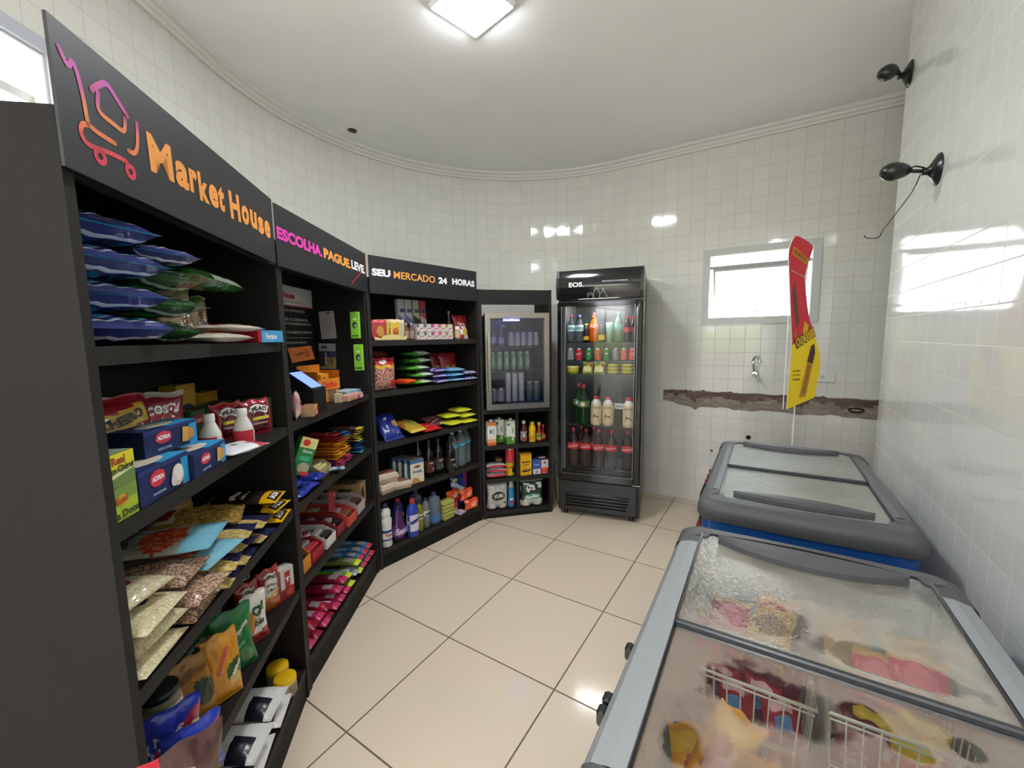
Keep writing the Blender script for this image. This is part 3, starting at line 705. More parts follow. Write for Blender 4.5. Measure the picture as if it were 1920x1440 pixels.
for x, y in ((0.06, 0.05), (0.59, 0.05), (0.06, 0.62), (0.59, 0.62)):
    mb = MB(); mb.lathe([(0.018, 0.0), (0.02, 0.006), (0.012, 0.014), (0.012, 0.045)], H('141414'), 'plastic', 12, cx=x, cy=y); mb.build('foot', t)
WIRE = H('4c4e50')
FS = [1.42, 1.275, 1.165, 0.752, 0.392]
for z in FS:
    mb = MB()
    for y in (0.07, 0.50): mb.box(0.052, FW-0.052, y, y+0.006, z-0.008, z-0.002, WIRE, 'metal')
    for i in range(22):
        x = 0.06 + i*(FW-0.125)/21; mb.box(x, x+0.003, 0.072, 0.502, z-0.004, z-0.001, WIRE, 'metal')
    mb.build('wire_shelf', t)
mb = MB(); mb.box(0.16, 0.46, 0.06, 0.11, 1.712, 1.730, (1, 1, 1), 'fridge_glow'); mb.build('inner_lamp', t)
for z, h_ in ((1.72, .075), (1.60, .055)):
    mb = MB(); mb.box(FW, FW+0.0008, 0.05, 0.13 if h_ > .06 else 0.10, z-h_, z, H('d9d9d9'), 'card'); mb.build('sticker', t)
mb = MB(); mb.tube(smooth_path([(-0.005, 0.66, 0.5), (-0.03, 0.5, 0.30), (-0.035, 0.2, 0.36), (-0.03, 0.03, 0.44), (-0.036, 0.04, 0.30), (-0.03, 0.15, 0.02), (-0.02, 0.5, 0.01)], 5), 0.004, H('151515'), 'plastic')
o_ = mb.build('power_cable', None, FRM['F'][0]); o_.rotation_euler = (0, 0, FRM['F'][4]); tag(o_, 'black power cable in the gap left of the tall drinks cooler', 'cable')
# ------------------------------------------------------------------ small steel framed fridge in unit 4
t = empty('bar_fridge', None, LOC('4', 0, 0, 0), FRM['4'][4]); tag(t, 'small fridge with steel door frame and smoky glass in the narrow shelf unit', 'fridge')
mb = MB(); c0, c1, zb, zt = 0.045, 0.548, 0.905, 1.655
mb.box(c0, c0+.02, 0.005, 0.40, zb+.01, zt-.01, B2, 'plastic'); mb.box(c1-.02, c1, 0.005, 0.40, zb+.01, zt-.01, B2, 'plastic'); mb.box(c0+.02, c1-.02, 0.38, 0.40, zb+.01, zt-.01, B2, 'plastic')
mb.box(c0+.02, c1-.02, 0.005, 0.38, zt-.04, zt-.01, B2, 'plastic'); mb.box(c0+.02, c1-.02, 0.005, 0.38, zb+.01, zb+.035, H('3c3e42'), 'plastic'); mb.build('cabinet', t)
mb = MB(); mb.box(c0+.021, c1-.021, 0.36, 0.379, zb+.036, zt-.041, H('55585e'), 'plastic'); mb.build('inner_lining', t)
ST = H('b5aea4'); door = empty('door', t)
mb = MB(); frame_ring(mb, 0.040, 0.553, 0.905, 1.658, 0.040, -0.045, 0.0, ST, 'metal'); mb.build('door_frame', door)
mb = MB(); mb.box(0.081, 0.512, -0.03, -0.022, 0.946, 1.617, (1, 1, 1), 'smoked_pane'); mb.build('glass', door)
mb = MB(); mb.rbox(0.050, 0.068, -0.085, -0.07, 1.05, 1.515, H('d0c8ba'), 'metal', 0.004); mb.box(0.052, 0.066, -0.07, -0.045, 1.065, 1.085, ST, 'metal'); mb.box(0.052, 0.066, -0.07, -0.045, 1.48, 1.50, ST, 'metal'); mb.build('door_handle', door)
mb = MB(); mb.box(0.20, 0.33, 0.03, 0.05, 1.600, 1.612, (1, 1, 1), 'blue_glow'); mb.build('blue_lamp', t)
mb = MB(); mb.box(0.165, 0.345, 0.345, 0.359, 1.53, 1.60, H('2b2b55'), 'plastic'); mb.box(0.235, 0.275, 0.341, 0.345, 1.56, 1.575, H('c9c9d8'), 'card'); mb.build('thermostat', t)
mb = MB(); mb.box(0.245, 0.262, -0.034, -0.031, 1.606, 1.612, (1, 1, 1), 'green_dot'); mb.build('indicator_light', t)
BSH = [1.395, 1.205, 0.942]
for z in BSH[:2]:
    mb = MB(); mb.box(c0+.021, c1-.021, 0.03, 0.034, z-.006, z-.001, H('6a6d72'), 'metal'); mb.box(c0+.021, c1-.021, 0.32, 0.324, z-.006, z-.001, H('6a6d72'), 'metal')
    for i in range(18): x = c0+.03 + i*(c1-c0-.06)/17; mb.box(x, x+.002, 0.034, 0.32, z-.003, z-.001, H('6a6d72'), 'metal')
    mb.build('wire_shelf', t)
for x in (0.06, 0.52):
    mb = MB(); mb.lathe([(0.012, zb-0.004), (0.012, zb+0.012)], H('2a2a2a'), 'plastic', 10, cx=x, cy=0.03); mb.build('foot', t)
# ------------------------------------------------------------------ chest freezers
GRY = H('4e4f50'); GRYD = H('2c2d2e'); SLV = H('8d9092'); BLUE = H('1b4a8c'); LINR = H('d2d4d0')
def frost_mat(name, frost_lo, frost_hi, scale, wet, clear_patches, tint, patch_floor=0.0):
    mt, n, l, o = new_mat(name)
    t_ = n.new('ShaderNodeTexCoord')
    nz = n.new('ShaderNodeTexNoise'); nz.inputs['Scale'].default_value = scale; nz.inputs['Detail'].default_value = 6; nz.inputs['Roughness'].default_value = 0.62
    l.new(t_.outputs['Object'], nz.inputs['Vector'])
    r = n.new('ShaderNodeValToRGB'); r.color_ramp.elements[0].position = 0.40; r.color_ramp.elements[1].position = 0.60
    r.color_ramp.elements[0].color = (frost_lo,)*3 + (1,); r.color_ramp.elements[1].color = (frost_hi,)*3 + (1,)
    l.new(nz.outputs['Fac'], r.inputs[0]); fac = r.outputs[0]
    # wiped and melted clear patches, given as soft ellipses on the pane
    for cx, cy, rx, ry in clear_patches:
        mpn = n.new('ShaderNodeMapping'); mpn.vector_type = 'POINT'
        mpn.inputs['Location'].default_value = (-cx/rx, -cy/ry, 0); mpn.inputs['Scale'].default_value = (1/rx, 1/ry, 0)
        l.new(t_.outputs['Object'], mpn.inputs['Vector'])
        ad = n.new('ShaderNodeVectorMath'); ad.operation = 'MULTIPLY_ADD'; ad.inputs[1].default_value = (0.9, 0.9, 0); ad.inputs[2].default_value = (-0.45, -0.45, 0)
        n2 = n.new('ShaderNodeTexNoise'); n2.inputs['Scale'].default_value = 28; n2.inputs['Detail'].default_value = 4; l.new(t_.outputs['Object'], n2.inputs['Vector'])
        l.new(n2.outputs['Color'], ad.inputs[0])
        ad2 = n.new('ShaderNodeVectorMath'); ad2.operation = 'ADD'; l.new(mpn.outputs[0], ad2.inputs[0]); l.new(ad.outputs[0], ad2.inputs[1])
        ln_ = n.new('ShaderNodeVectorMath'); ln_.operation = 'LENGTH'; l.new(ad2.outputs[0], ln_.inputs[0])
        mr = n.new('ShaderNodeMapRange'); mr.inputs['From Min'].default_value = 0.80; mr.inputs['From Max'].default_value = 1.0; mr.inputs['To Min'].default_value = patch_floor
        l.new(ln_.outputs['Value'], mr.inputs[0])
        mu = n.new('ShaderNodeMath'); mu.operation = 'MULTIPLY'; l.new(fac, mu.inputs[0]); l.new(mr.outputs[0], mu.inputs[1]); fac = mu.outputs[0]
    dr = n.new('ShaderNodeTexNoise'); dr.inputs['Scale'].default_value = 160; dr.inputs['Detail'].default_value = 2; l.new(t_.outputs['Object'], dr.inputs['Vector'])
    bm = n.new('ShaderNodeBump'); bm.inputs['Strength'].default_value = wet; bm.inputs['Distance'].default_value = 0.004; l.new(dr.outputs['Fac'], bm.inputs['Height'])
    df = n.new('ShaderNodeBsdfDiffuse'); df.inputs[0].default_value = (*tint, 1)
    tl = n.new('ShaderNodeBsdfTranslucent'); tl.inputs[0].default_value = (*tint, 1)
    rf = n.new('ShaderNodeBsdfRefraction'); rf.inputs['Roughness'].default_value = 0.22; rf.inputs['IOR'].default_value = 1.02; rf.inputs[0].default_value = (0.93, 0.93, 0.9, 1)
    tr = n.new('ShaderNodeBsdfTransparent'); tr.inputs[0].default_value = (0.95, 0.96, 0.95, 1)
    gl = n.new('ShaderNodeBsdfGlossy'); gl.inputs['Roughness'].default_value = 0.12; l.new(bm.outputs[0], gl.inputs['Normal'])
    m1 = n.new('ShaderNodeMixShader'); m1.inputs[0].default_value = 0.35; l.new(df.outputs[0], m1.inputs[1]); l.new(tl.outputs[0], m1.inputs[2])
    m1b = n.new('ShaderNodeMixShader'); m1b.inputs[0].default_value = 0.22; l.new(m1.outputs[0], m1b.inputs[1]); l.new(rf.outputs[0], m1b.inputs[2])
    m2 = n.new('ShaderNodeMixShader'); l.new(front_only(n, l, fac), m2.inputs[0]); l.new(tr.outputs[0], m2.inputs[1]); l.new(m1b.outputs[0], m2.inputs[2])
    fr_ = n.new('ShaderNodeFresnel'); fr_.inputs[0].default_value = 1.5; l.new(bm.outputs[0], fr_.inputs['Normal'])
    m3 = n.new('ShaderNodeMixShader'); l.new(front_only(n, l, fr_.outputs[0]), m3.inputs[0]); l.new(m2.outputs[0], m3.inputs[1]); l.new(gl.outputs[0], m3.inputs[2])
    l.new(m3.outputs[0], o.inputs[0]); return mt
frost_mat('frost_far', 0.88, 0.98, 5.0, 0.9, [], H('cfd2c6'))
frost_mat('frost_near_far', 0.22, 0.80, 3.0, 0.5, [(-0.10, -0.12, 0.10, 0.07), (0.1, -0.16, 0.13, 0.05)], H('d2cdbf'), 0.35)
frost_mat('frost_near_near', 0.45, 0.66, 4.0, 0.3, [(-0.085, 0.105, 0.115, 0.07), (0.045, 0.14, 0.035, 0.035), (0.095, 0.11, 0.03, 0.022), (0.165, 0.15, 0.022, 0.022), (-0.195, -0.05, 0.035, 0.04)], H('cdb9ab'), 0.0)
def rrect(w_, h_, r, n=5):
    o = []
    for cx, cy, a in ((w_-r, h_-r, 0), (-w_+r, h_-r, 90), (-w_+r, -h_+r, 180), (w_-r, -h_+r, 270)):
        for i in range(n+1):
            b = math.radians(a + 90*i/n); o.append((cx + r*math.cos(b), cy + r*math.sin(b)))
    return o
def freezer(c, label, rail_col, lidmats, sticker):
    t = empty('chest_freezer', None, (c.x, c.y, 0), ROOM_RZ); tag(t, label, 'freezer', 'sliding glass lid chest freezers along the right wall')
    W_, L_ = 0.320, 0.520
    mb = MB(); o = rrect(W_-0.016, L_-0.016, 0.035); i_ = rrect(0.262, 0.455, 0.02)
    R = [[(x, y, 0.07) for x, y in o], [(x, y, 0.80) for x, y in o]]; mb.grid(R, BLUE, 'plastic', False, closed_u=True)
    mb.face([(x, y, 0.07) for x, y in o][::-1], BLUE, 'plastic')
    mb.grid([[(x, y, 0.80) for x, y in o], [(x, y, 0.80) for x, y in i_], [(x, y, 0.30) for x, y in i_]], LINR, 'plastic', False, closed_u=True)
    mb.face([(x, y, 0.30) for x, y in i_], LINR, 'plastic'); mb.build('body', t)
    # rim: rounded cap at each end and a rail along each side
    JY = 0.375
    for sy in (1, -1):
        mb = MB(); rr2 = rrect(W_, L_, 0.05, 7)
        pts = [(W_, JY), (W_, .41), (W_, .44)] + rr2[:8] + [(W_*.5, L_+.004), (0, L_+.006), (-W_*.5, L_+.004)] + rr2[8:16] + [(-W_, .44), (-W_, .41), (-W_, JY)]
        ins = lambda k: [(x*(W_-k)/W_, JY if abs(y-JY) < 1e-6 else y*(L_-k)/L_) for x, y in pts]
        inner = []
        for x, y in pts:
            ang = max(-1, min(1, x/W_)); yy = y
            xi = 0.252*ang
            yi = JY if abs(y-JY) < 1e-6 else min(y, 0.472 - 0.028*abs(ang)**2 - (0.028 if abs(ang) > .93 else 0))
            if y < .445 and abs(y-JY) > 1e-6: yi = y*.985
            inner.append((xi, yi))
        S2_ = lambda L, z: [(x, y*sy, z) for x, y in L]
        fl_ = sy < 0
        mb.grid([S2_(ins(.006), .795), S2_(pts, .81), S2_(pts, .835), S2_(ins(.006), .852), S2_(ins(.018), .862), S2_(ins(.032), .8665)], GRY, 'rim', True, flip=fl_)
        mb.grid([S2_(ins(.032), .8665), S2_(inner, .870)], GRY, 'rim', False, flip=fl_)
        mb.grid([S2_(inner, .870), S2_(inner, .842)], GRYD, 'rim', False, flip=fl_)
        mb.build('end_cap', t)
    for sx in (1, -1):
        mb = MB(); xs = [(W_-0.004, .795), (W_, .81), (W_-.004, .842), (W_-.018, .862), (W_-.045, .870), (0.253, .870), (0.253, .845)]
        Rg = [[(sx*x, -JY+0.0005, z), (sx*x, JY-0.0005, z)] for x, z in xs]
        mb.grid(Rg[:4], rail_col, 'rim', True, flip=sx > 0); mb.grid(Rg[3:], rail_col, 'rim', False, flip=sx > 0); mb.build('side_rail', t)
    for sy, z in ((1, 0.862), (-1, 0.853)):
        lid = empty('sliding_lid', t, (0, sy*0.222, z))
        mb = MB(); mb.box(-0.249, 0.249, -0.222 if sy > 0 else -0.228, 0.222, 0, 0.004, (1, 1, 1), lidmats[0 if sy > 0 else 1]); mb.build('glass', lid)
        mb = MB(); mb.rbox(-0.251, 0.251, -0.236 if sy > 0 else 0.206, -0.222 if sy > 0 else 0.222, -0.004, 0.010 if sy > 0 else 0.006, H('35373a'), 'plastic', 0.003)
        for sx in (-1, 1): mb.box(sx*0.2515-0.003, sx*0.2515+0.003, -0.22, 0.22, -0.002, 0.008, H('2a2c2e'), 'plastic')
        mb.build('lid_frame', lid)
        # arched grip
        mb = MB(); N_ = 20; A = []; B = []
        for k_ in range(N_+1):
            q = -1 + 2*k_/N_; x = 0.205*q; s_ = 1-q*q
            A.append((x, 0.182 + 0.022*s_)); B.append((x, 0.178 - 0.052*s_))
        Rg = [[(x, y, .0045) for x, y in B], [(x, y, .018) for x, y in B], [(x, (y*0.75+A[i][1]*.25), .028) for i, (x, y) in enumerate(B)], [(x, (y*0.2+A[i][1]*.8), .030) for i, (x, y) in enumerate(B)], [(x, y, .022) for x, y in A], [(x, y, .0045) for x, y in A]]
        Rg = [[(x, sy*y, z_) for x, y, z_ in r] for r in Rg]
        mb.grid(Rg[:3], GRY, 'rim', False, flip=sy < 0); mb.grid(Rg[2:4], GRY, 'rim', True, flip=sy < 0); mb.grid(Rg[3:], GRY, 'rim', False, flip=sy < 0); mb.build('grip', lid)
    for x in (-0.27, 0.27):
        for y in (-0.45, 0.45):
            mb = MB(); mb.lathe([(0.0, 0), (0.026, 0.003), (0.03, 0.02), (0.026, 0.045), (0.008, 0.05), (0.008, 0.072)], H('1d1d1d'), 'plastic', 12, cx=x, cy=y); mb.build('caster', t)
    if sticker:
        mb = MB(); mb.box(0.175, 0.225, -0.5053, -0.5046, 0.665, 0.71, H('d5d7d2'), 'card'); mb.box(0.183, 0.20, -0.5058, -0.5054, 0.675, 0.69, H('6d6f6a'), 'card'); mb.build('sticker', t)
        mb = MB(); mb.disc(0, 0, 0.006, 0.006, lambda x, y: (x-0.02, -0.5205, y+0.808), H('2a2a2a'), 'plastic', 10); mb.build('lock', t)
    return t
cF1 = uv(-0.585, -1.74); cF2 = uv(-0.598, -2.98)
freezer(cF1, 'far chest freezer with dark grey rim, blue body and fully frosted sliding glass', H('606162'), ('frost_far', 'frost_far'), True)
fz2 = freezer(cF2, 'near chest freezer with silver side rails and glass showing ice cream baskets', SLV, ('frost_near_far', 'frost_near_near'), False)
for y in (-0.08, -0.22, -0.25):
    mb = MB(); mb.rbox(-0.335, -0.318, y-0.012, y+0.012, 0.80, 0.83, H('1d1e1f'), 'plastic', 0.004); mb.build('edge_clip', fz2)
# ------------------------------------------------------------------ ice cream sign on its stick
t = empty('ice_cream_sign', None, uv(-0.564, -1.30, 0.8705), ROOM_RZ + math.radians(20) + PH); tag(t, 'wavy red and yellow cardboard ice cream sign on a thin white pole', 'sign')
O = [(-.070, 1.085), (.13, 1.133), (.156, 1.287), (.148, 1.357), (.088, 1.482), (.05, 1.55), (.018, 1.668), (.001, 1.759), (.038, 1.865), (.038, 1.904), (-.06, 1.94), (-.095, 1.927), (-.12, 1.868), (-.112, 1.78), (-.092, 1.64), (-.06, 1.43), (-.065, 1.27)]
O = [(x, z-0.8705) for x, z in O]
so_ = smooth_path(O[1:16], 3); OUT = [O[0]] + so_ + [O[16]]
RED = H('c5303a'); YEL = H('e8c81a')
def clip(poly, f):
    out = []
    for i in range(len(poly)):
        a, b = poly[i], poly[(i+1) % len(poly)]; fa, fb = f(a), f(b)
        if fa >= 0: out.append(a)
        if (fa >= 0) != (fb >= 0):
            q = fa/(fa-fb); out.append((a[0]+(b[0]-a[0])*q, a[1]+(b[1]-a[1])*q))
    return out
mb = MB(); mb.prism(OUT, -0.004, 0.0, H('d8d6d0'), 'card', 'y')
fs = lambda x, y: (x, -0.0046, y); fs2 = lambda x, y: (x, -0.0054, y); fs3 = lambda x, y: (x, -0.0062, y)
sp_ = lambda p: p[1] - (0.545 + (p[0]+0.05)*0.55)
mb.face([fs(*p) for p in clip(OUT, sp_)], RED, 'card'); mb.face([fs(*p) for p in clip(OUT, lambda p: -sp_(p))], YEL, 'card')
mb.face([fs2(-.10, .985), (.010, -0.0054, .935), (.018, -0.0054, .965), (-.093, -0.0054, 1.022)], H('b98a1e'), 'card'); mb.text('PROMOCAO', fs3, -0.042, .978, .10, H('8e3420'), 'card', -0.42, .03, .022)
mb.face([fs2(-.085, .80), fs2(-.035, .62), fs2(-.02, .66), fs2(-.068, .86)], H('6b4036'), 'card'); mb.face([fs2(-.05, .60), fs2(-.03, .52), fs2(-.02, .52), fs2(-.038, .62)], H('a06a3a'), 'card')
mb.face([fs2(.01, .60), fs2(.045, .58), fs2(.05, .64), fs2(.015, .66)], H('c9a81e'), 'card')
mb.text('CROCANTE', fs3, .028, .575, .15, H('3d2a26'), 'card', 0.45, .08, .055); mb.text('CROCANTE', lambda x, y: (x, -0.0068, y), .03, .577, .14, H('d8b020'), 'card', 0.45, .03, .045)
mb.face([fs2(.012, .268), fs2(.062, .272), fs2(.098, .44), fs2(.056, .455)], H('b9862a'), 'card'); mb.face([fs2(.056, .455), fs2(.098, .44), fs2(.112, .50), (.100, -.0058, .545), fs2(.078, .535)], H('4d2f2c'), 'card')
mb.text('CROCANTE', fs3, .057, .36, .15, H('7d5420'), 'card', 1.35, .03, .024)
for i, tx in enumerate(('Sorvete', 'com pedacos', 'crocantes')): mb.text(tx, fs3, -.018, .41-i*.022, .055, H('6d5a18'), 'card', 0.02, .02, .012)
mb.build('board', t)
mb = MB(); mb.box(-.0015, .0015, 0.002, 0.09, .215, .90, H('c9a79a'), 'card', {'front': H('ece8e0')}); mb.xf(Matrix.Translation((-.092, 0, 0)) @ Matrix.Rotation(math.radians(-54), 4, 'Z')); mb.build('rear_board', t)
mb = MB(); mb.tube([(0, 0.006, 0), (0.0, 0.006, 0.9)], 0.003, H('e8e6e0'), 'plastic', 8); mb.build('pole', t)
mb = MB(); mb.tube([(-.10, -0.007, .905), (-.05, -0.008, .89), (.02, -0.007, .868)], 0.0015, H('d9d5cc'), 'plastic', 6); mb.build('tie_string', t)
# ================================================================== goods: builders
def shade(items, base, rng):
    """colour of a printed pack at (x, y) in 0..1"""
    def f(x, y):
        c = base
        for it in items:
            k = it[0]
            if k == 'r':
                if it[1] <= x <= it[3] and it[2] <= y <= it[4]: c = it[5]
            elif k == 'e':
                if ((x-it[1])/it[3])**2 + ((y-it[2])/it[4])**2 <= 1: c = it[5]
            elif k == 'g':      # slanted band: centre y at x=0 and x=1, half width
                if abs(y - (it[1] + (it[2]-it[1])*x)) <= it[3]: c = it[4]
            elif k == 's':      # loose contents seen through the film
                if it[1] <= x <= it[3] and it[2] <= y <= it[4] and rng.random() < it[6]: c = it[5]
        return c
    return f
def pouch(name, w_, h_, d_, base, items=(), mat='foil', res=(18, 24), seed=1, puff=0.5, seal=0.05, wr=1.0, back=None):
    rng = random.Random(seed); nx, nz = res; base = H(base) if isinstance(base, str) else base
    items = [tuple(H(v) if isinstance(v, str) and len(v) in (6,) and k_ > 0 and it[0] != 't' else v for k_, v in enumerate(it)) for it in items]
    ph = [rng.uniform(0, 6.28) for _ in range(8)]; am = [rng.uniform(.5, 1) for _ in range(8)]
    def th(a, b):
        if b < seal or b > 1-seal: k = 0.0
        else:
            q = (b-seal)/(1-2*seal); k = (1-abs(2*q-1)**3.2)**0.5
        return max(0.0, (1-abs(a)**2.6))**puff * k
    def surf(a, b, sgn):
        t_ = th(a, b)
        wv = (math.sin(7*a+ph[0]+3*b)*am[0] + math.sin(11*b+ph[1]-4*a)*am[1] + math.sin(17*a+9*b+ph[2])*.6*am[2] + math.sin(23*b-13*a+ph[3])*.5*am[3])*0.035*wr
        edge = 1 - 0.07*math.sin(PI*b)*d_/max(w_, .01)*3 + 0.012*math.sin(9*b+ph[4])*wr
        x = a*w_/2*edge + 0.004*math.sin(5*b+ph[5])*wr
        y = sgn*d_/2*max(0.0, min(0.985, t_*(0.93+wv*2.0)))
        if sgn < 0: y -= 0.0004
        z = b*h_ + 0.004*wr*math.sin(6*a+ph[7])*(1 if b > .5 else 0)
        return (x, y, z)
    cf = shade([i for i in items if i[0] != 't'], base, rng)
    mb = MB()
    A = [-1 + 2*i/nx for i in range(nx+1)]; B = [j/nz for j in range(nz+1)]
    mb.grid([[surf(a, b, -1) for a in A] for b in B], lambda i, j: cf((i+.5)/nx, (j+.5)/nz), mat)
    bc = H(back) if back and back != 'same' else base
    A2 = A[::2]; B2_ = B[::2]
    mb.grid([[surf(a, b, 1) for a in A2] for b in B2_], (lambda i, j: cf((2*i+1)/nx, (2*j+1)/nz)) if back == 'same' else (lambda i, j: bc), mat, flip=True)
    for it in items:
        if it[0] == 't':
            fn = lambda x, y: (lambda p: (p[0], p[1]-0.0016, p[2]))(surf(max(-1, min(1, 2*x/w_)), max(0, min(1, y/h_)), -1))
            mb.text(it[1], fn, (it[2]-.5)*w_, it[3]*h_, it[4]*w_, H(it[5]), mat, it[6] if len(it) > 6 else 0, it[7] if len(it) > 7 else .04)
    o = mb.build(name); o['dz'] = d_; return o
def draw(mb, fn, items, W_, H_, mat='card', rng=None):
    """printed design on a flat face; fn(x, y, e) with x, y in metres from the lower left corner"""
    e = 0.0005
    for it in items:
        c = [H(v) if isinstance(v, str) and len(v) == 6 and i > 1 else v for i, v in enumerate(it)]
        g = lambda x, y, ee=e: fn(x, y, ee)
        if it[0] == 'r': mb.face([g(c[1]*W_, c[2]*H_), g(c[3]*W_, c[2]*H_), g(c[3]*W_, c[4]*H_), g(c[1]*W_, c[4]*H_)], c[5], mat)
        elif it[0] == 'e': mb.disc(c[1]*W_, c[2]*H_, c[3]*W_, c[4]*H_, g, c[5], mat)
        elif it[0] == 'p': mb.face([g(a*W_, b*H_) for a, b in it[1]], c[2], mat)
        elif it[0] == 't': mb.text(it[1], g, it[2]*W_, it[3]*H_, it[4]*W_, H(it[5]), mat, it[6] if len(it) > 6 else 0, it[7] if len(it) > 7 else .04, it[8]*H_ if len(it) > 8 else None)
        e += 0.0004
def carton(name, w_, d_, h_, base, front=(), right=(), left=(), top=(), mat='card', faces=None):
    mb = MB(); base = H(base) if isinstance(base, str) else base
    mb.box(-w_/2, w_/2, -d_/2, d_/2, 0, h_, base, mat, {k_: H(v) for k_, v in faces.items()} if faces else None)
    draw(mb, lambda x, y, e: (x-w_/2, -d_/2-e, y), front, w_, h_, mat)
    draw(mb, lambda x, y, e: (w_/2+e, x-d_/2, y), right, d_, h_, mat)
    draw(mb, lambda x, y, e: (-w_/2-e, d_/2-x, y), left, d_, h_, mat)
    draw(mb, lambda x, y, e: (x-w_/2, y-d_/2, h_+e), top, w_, d_, mat)
    o = mb.build(name); o['dz'] = h_; return o
def vessel(name, prof, col, mat='plastic', cap=None, label=None, cols=None, n=20, squash=1.0, liquid=None):
    """bottle, jar or can: body, cap and label are its parts"""
    col = H(col) if isinstance(col, str) else col
    cols = [(a, H(b)) for a, b in cols] if cols else None
    mb = MB(); mb.lathe(prof, col, mat, n, cols)
    if squash != 1: mb.xf(Matrix.Diagonal((1, squash, 1, 1)))
    if not cap and not label:
        return mb.build(name)
    t = empty(name); mb.build('body', t)
    if liquid:
        mb = MB(); zl, cl, ml = liquid; pp = [(max(r-.0015, 0), z+.001) for r, z in prof if z <= zl]; pp.append((0, pp[-1][1])); mb.lathe(pp, H(cl), ml, n); mb.build('contents', t)
    if cap:
        r, z0, z1, cc = cap; mb = MB(); mb.lathe([(r, z0), (r*1.02, z0+.002), (r, z1-.002), (r*.9, z1), (0, z1)], H(cc), 'plastic', 16); mb.build('cap', t)
    if label:
        z0, z1, lc, items = label
        def rad(z):
            for (r0, a), (r1, b) in zip(prof, prof[1:]):
                if a <= z <= b and b > a: return r0+(r1-r0)*(z-a)/(b-a)
            return prof[-1][0]
        zs = [z0+(z1-z0)*i/5 for i in range(6)]
        mb = MB(); mb.lathe([(rad(z)+.0008, z) for z in zs], H(lc), 'card', n, cap=False)
        R0 = rad((z0+z1)/2); Wd = 2*R0*1.5
        def fn(x, y, e):
            a = -PI/2 + (x-Wd/2)/R0; r = rad(z0+y)+.0012+e; return (r*math.cos(a), r*math.sin(a), z0+y)
        for it in items:
            if it[0] == 'r':
                n_ = 8
                for i in range(n_):
                    a, b = it[1]+(it[3]-it[1])*i/n_, it[1]+(it[3]-it[1])*(i+1)/n_
                    draw(mb, fn, [('r', a, it[2], b, it[4], it[5])], Wd, z1-z0)
            else: draw(mb, lambda x, y, e: fn(x, y, e+.0006), [it], Wd, z1-z0)
        if squash != 1: mb.xf(Matrix.Diagonal((1, squash, 1, 1)))
        mb.build('label', t)
    return t
D = {}; PROTO = {}
def dup(o, parent=None):
    c = o.copy(); COL.objects.link(c)
    if parent is not None: c.parent = parent
    for ch in list(o.children): 
        if ch.name in COL.objects: dup(ch, c)
    return c
def kids(o, m_): 
    for ch in m_.get(o, []): yield ch
def inst(key):
    if key not in PROTO: PROTO[key] = D[key](); return PROTO[key]
    src = PROTO[key]; c = src.copy(); COL.objects.link(c)
    for k_ in ('group',):
        if k_ in c: del c[k_]
    for ch in src.children:
        cc = ch.copy(); COL.objects.link(cc); cc.parent = c
    return c
def stand(key, un, X, Y, Z, label, cat, rz=0, lean=0, roll=0, group=None, sc=1):
    o = inst(key); in_unit(o, un, X, Y, Z+.0008, math.radians(rz), math.radians(lean), math.radians(roll)); o.scale = (sc, sc, sc) if not isinstance(sc, tuple) else sc
    return tag(o, label, cat, group)
def lie(key, un, X, Y, Z, label, cat, yaw=0, tilt=0, group=None, sc=1, roll=0, dz=None):
    """pack on its back: printed side up, lower seal towards the shelf edge; Z = surface it rests on"""
    o = inst(key); t_ = dz if dz is not None else o.get('dz', .04)
    M = Matrix.Translation(LOC(un, X, Y, Z + (t_/2+.0008)*(sc if not isinstance(sc, tuple) else sc[1]))) @ Matrix.Rotation(FRM[un][4] + math.radians(yaw), 4, 'Z') @ Matrix.Rotation(math.radians(-90+tilt), 4, 'X') @ Matrix.Rotation(math.radians(roll), 4, 'Y')
    o.rotation_mode = 'XYZ'; o.location = M.to_translation(); o.rotation_euler = M.to_euler('XYZ'); o.scale = (sc, sc, sc) if not isinstance(sc, tuple) else sc
    return tag(o, label, cat, group)
ORD = ['bottom', 'second from the bottom', 'third from the bottom', 'fourth from the bottom', 'fifth from the bottom', 'sixth from the bottom', 'seventh from the bottom', 'eighth from the bottom', 'ninth from the bottom']
def ordn(i, n): return 'topmost' if i == n-1 and n > 1 else ORD[i]
# ------------------------------------------------------------------ unit 1
z1, z2, z3, z4, z5 = SH['1']
D['bluebread'] = lambda: pouch('bread_bag', .19, .24, .062, '343a72', [('r', 0, 0, 1, .058, '2e9cc9'), ('r', 0, .11, 1, .13, 'c9cde0'), ('r', 0, .18, 1, .20, 'b4b9d8'), ('r', .22, .2, .45, .75, '2a93c2'), ('r', .72, .2, .86, .75, '2a93c2'), ('e', .3, .5, .2, .2, '4a4f8c'), ('r', 0, .94, 1, 1, '2e9cc9')], 'film', seed=3, back='same', res=(24, 40), wr=1.6)
D['greenbread'] = lambda: pouch('salad_bread_bag', .14, .22, .057, '2c4430', [('r', 0, 0, 1, .06, '2f5a2c'), ('r', 0, .12, 1, .14, '9fb09c'), ('r', 0, .17, 1, .19, '9fb09c'), ('e', .35, .5, .28, .2, 'a08a4a'), ('r', .1, .75, .9, .9, '2f7a2e'), ('r', .1, .22, .5, .4, '3f8a38')], 'film', seed=7, back='same', res=(24, 36), wr=1.6)
D['greentop'] = lambda: pouch('green_snack_bag', .34, .17, .055, '35692b', [('r', .0, .0, .35, 1, '24421f'), ('e', .68, .45, .1, .25, '8c6a35'), ('r', .9, 0, 1, 1, '4f9c3b'), ('r', .35, 0, .9, .12, '9fae98')], 'film', seed=9)
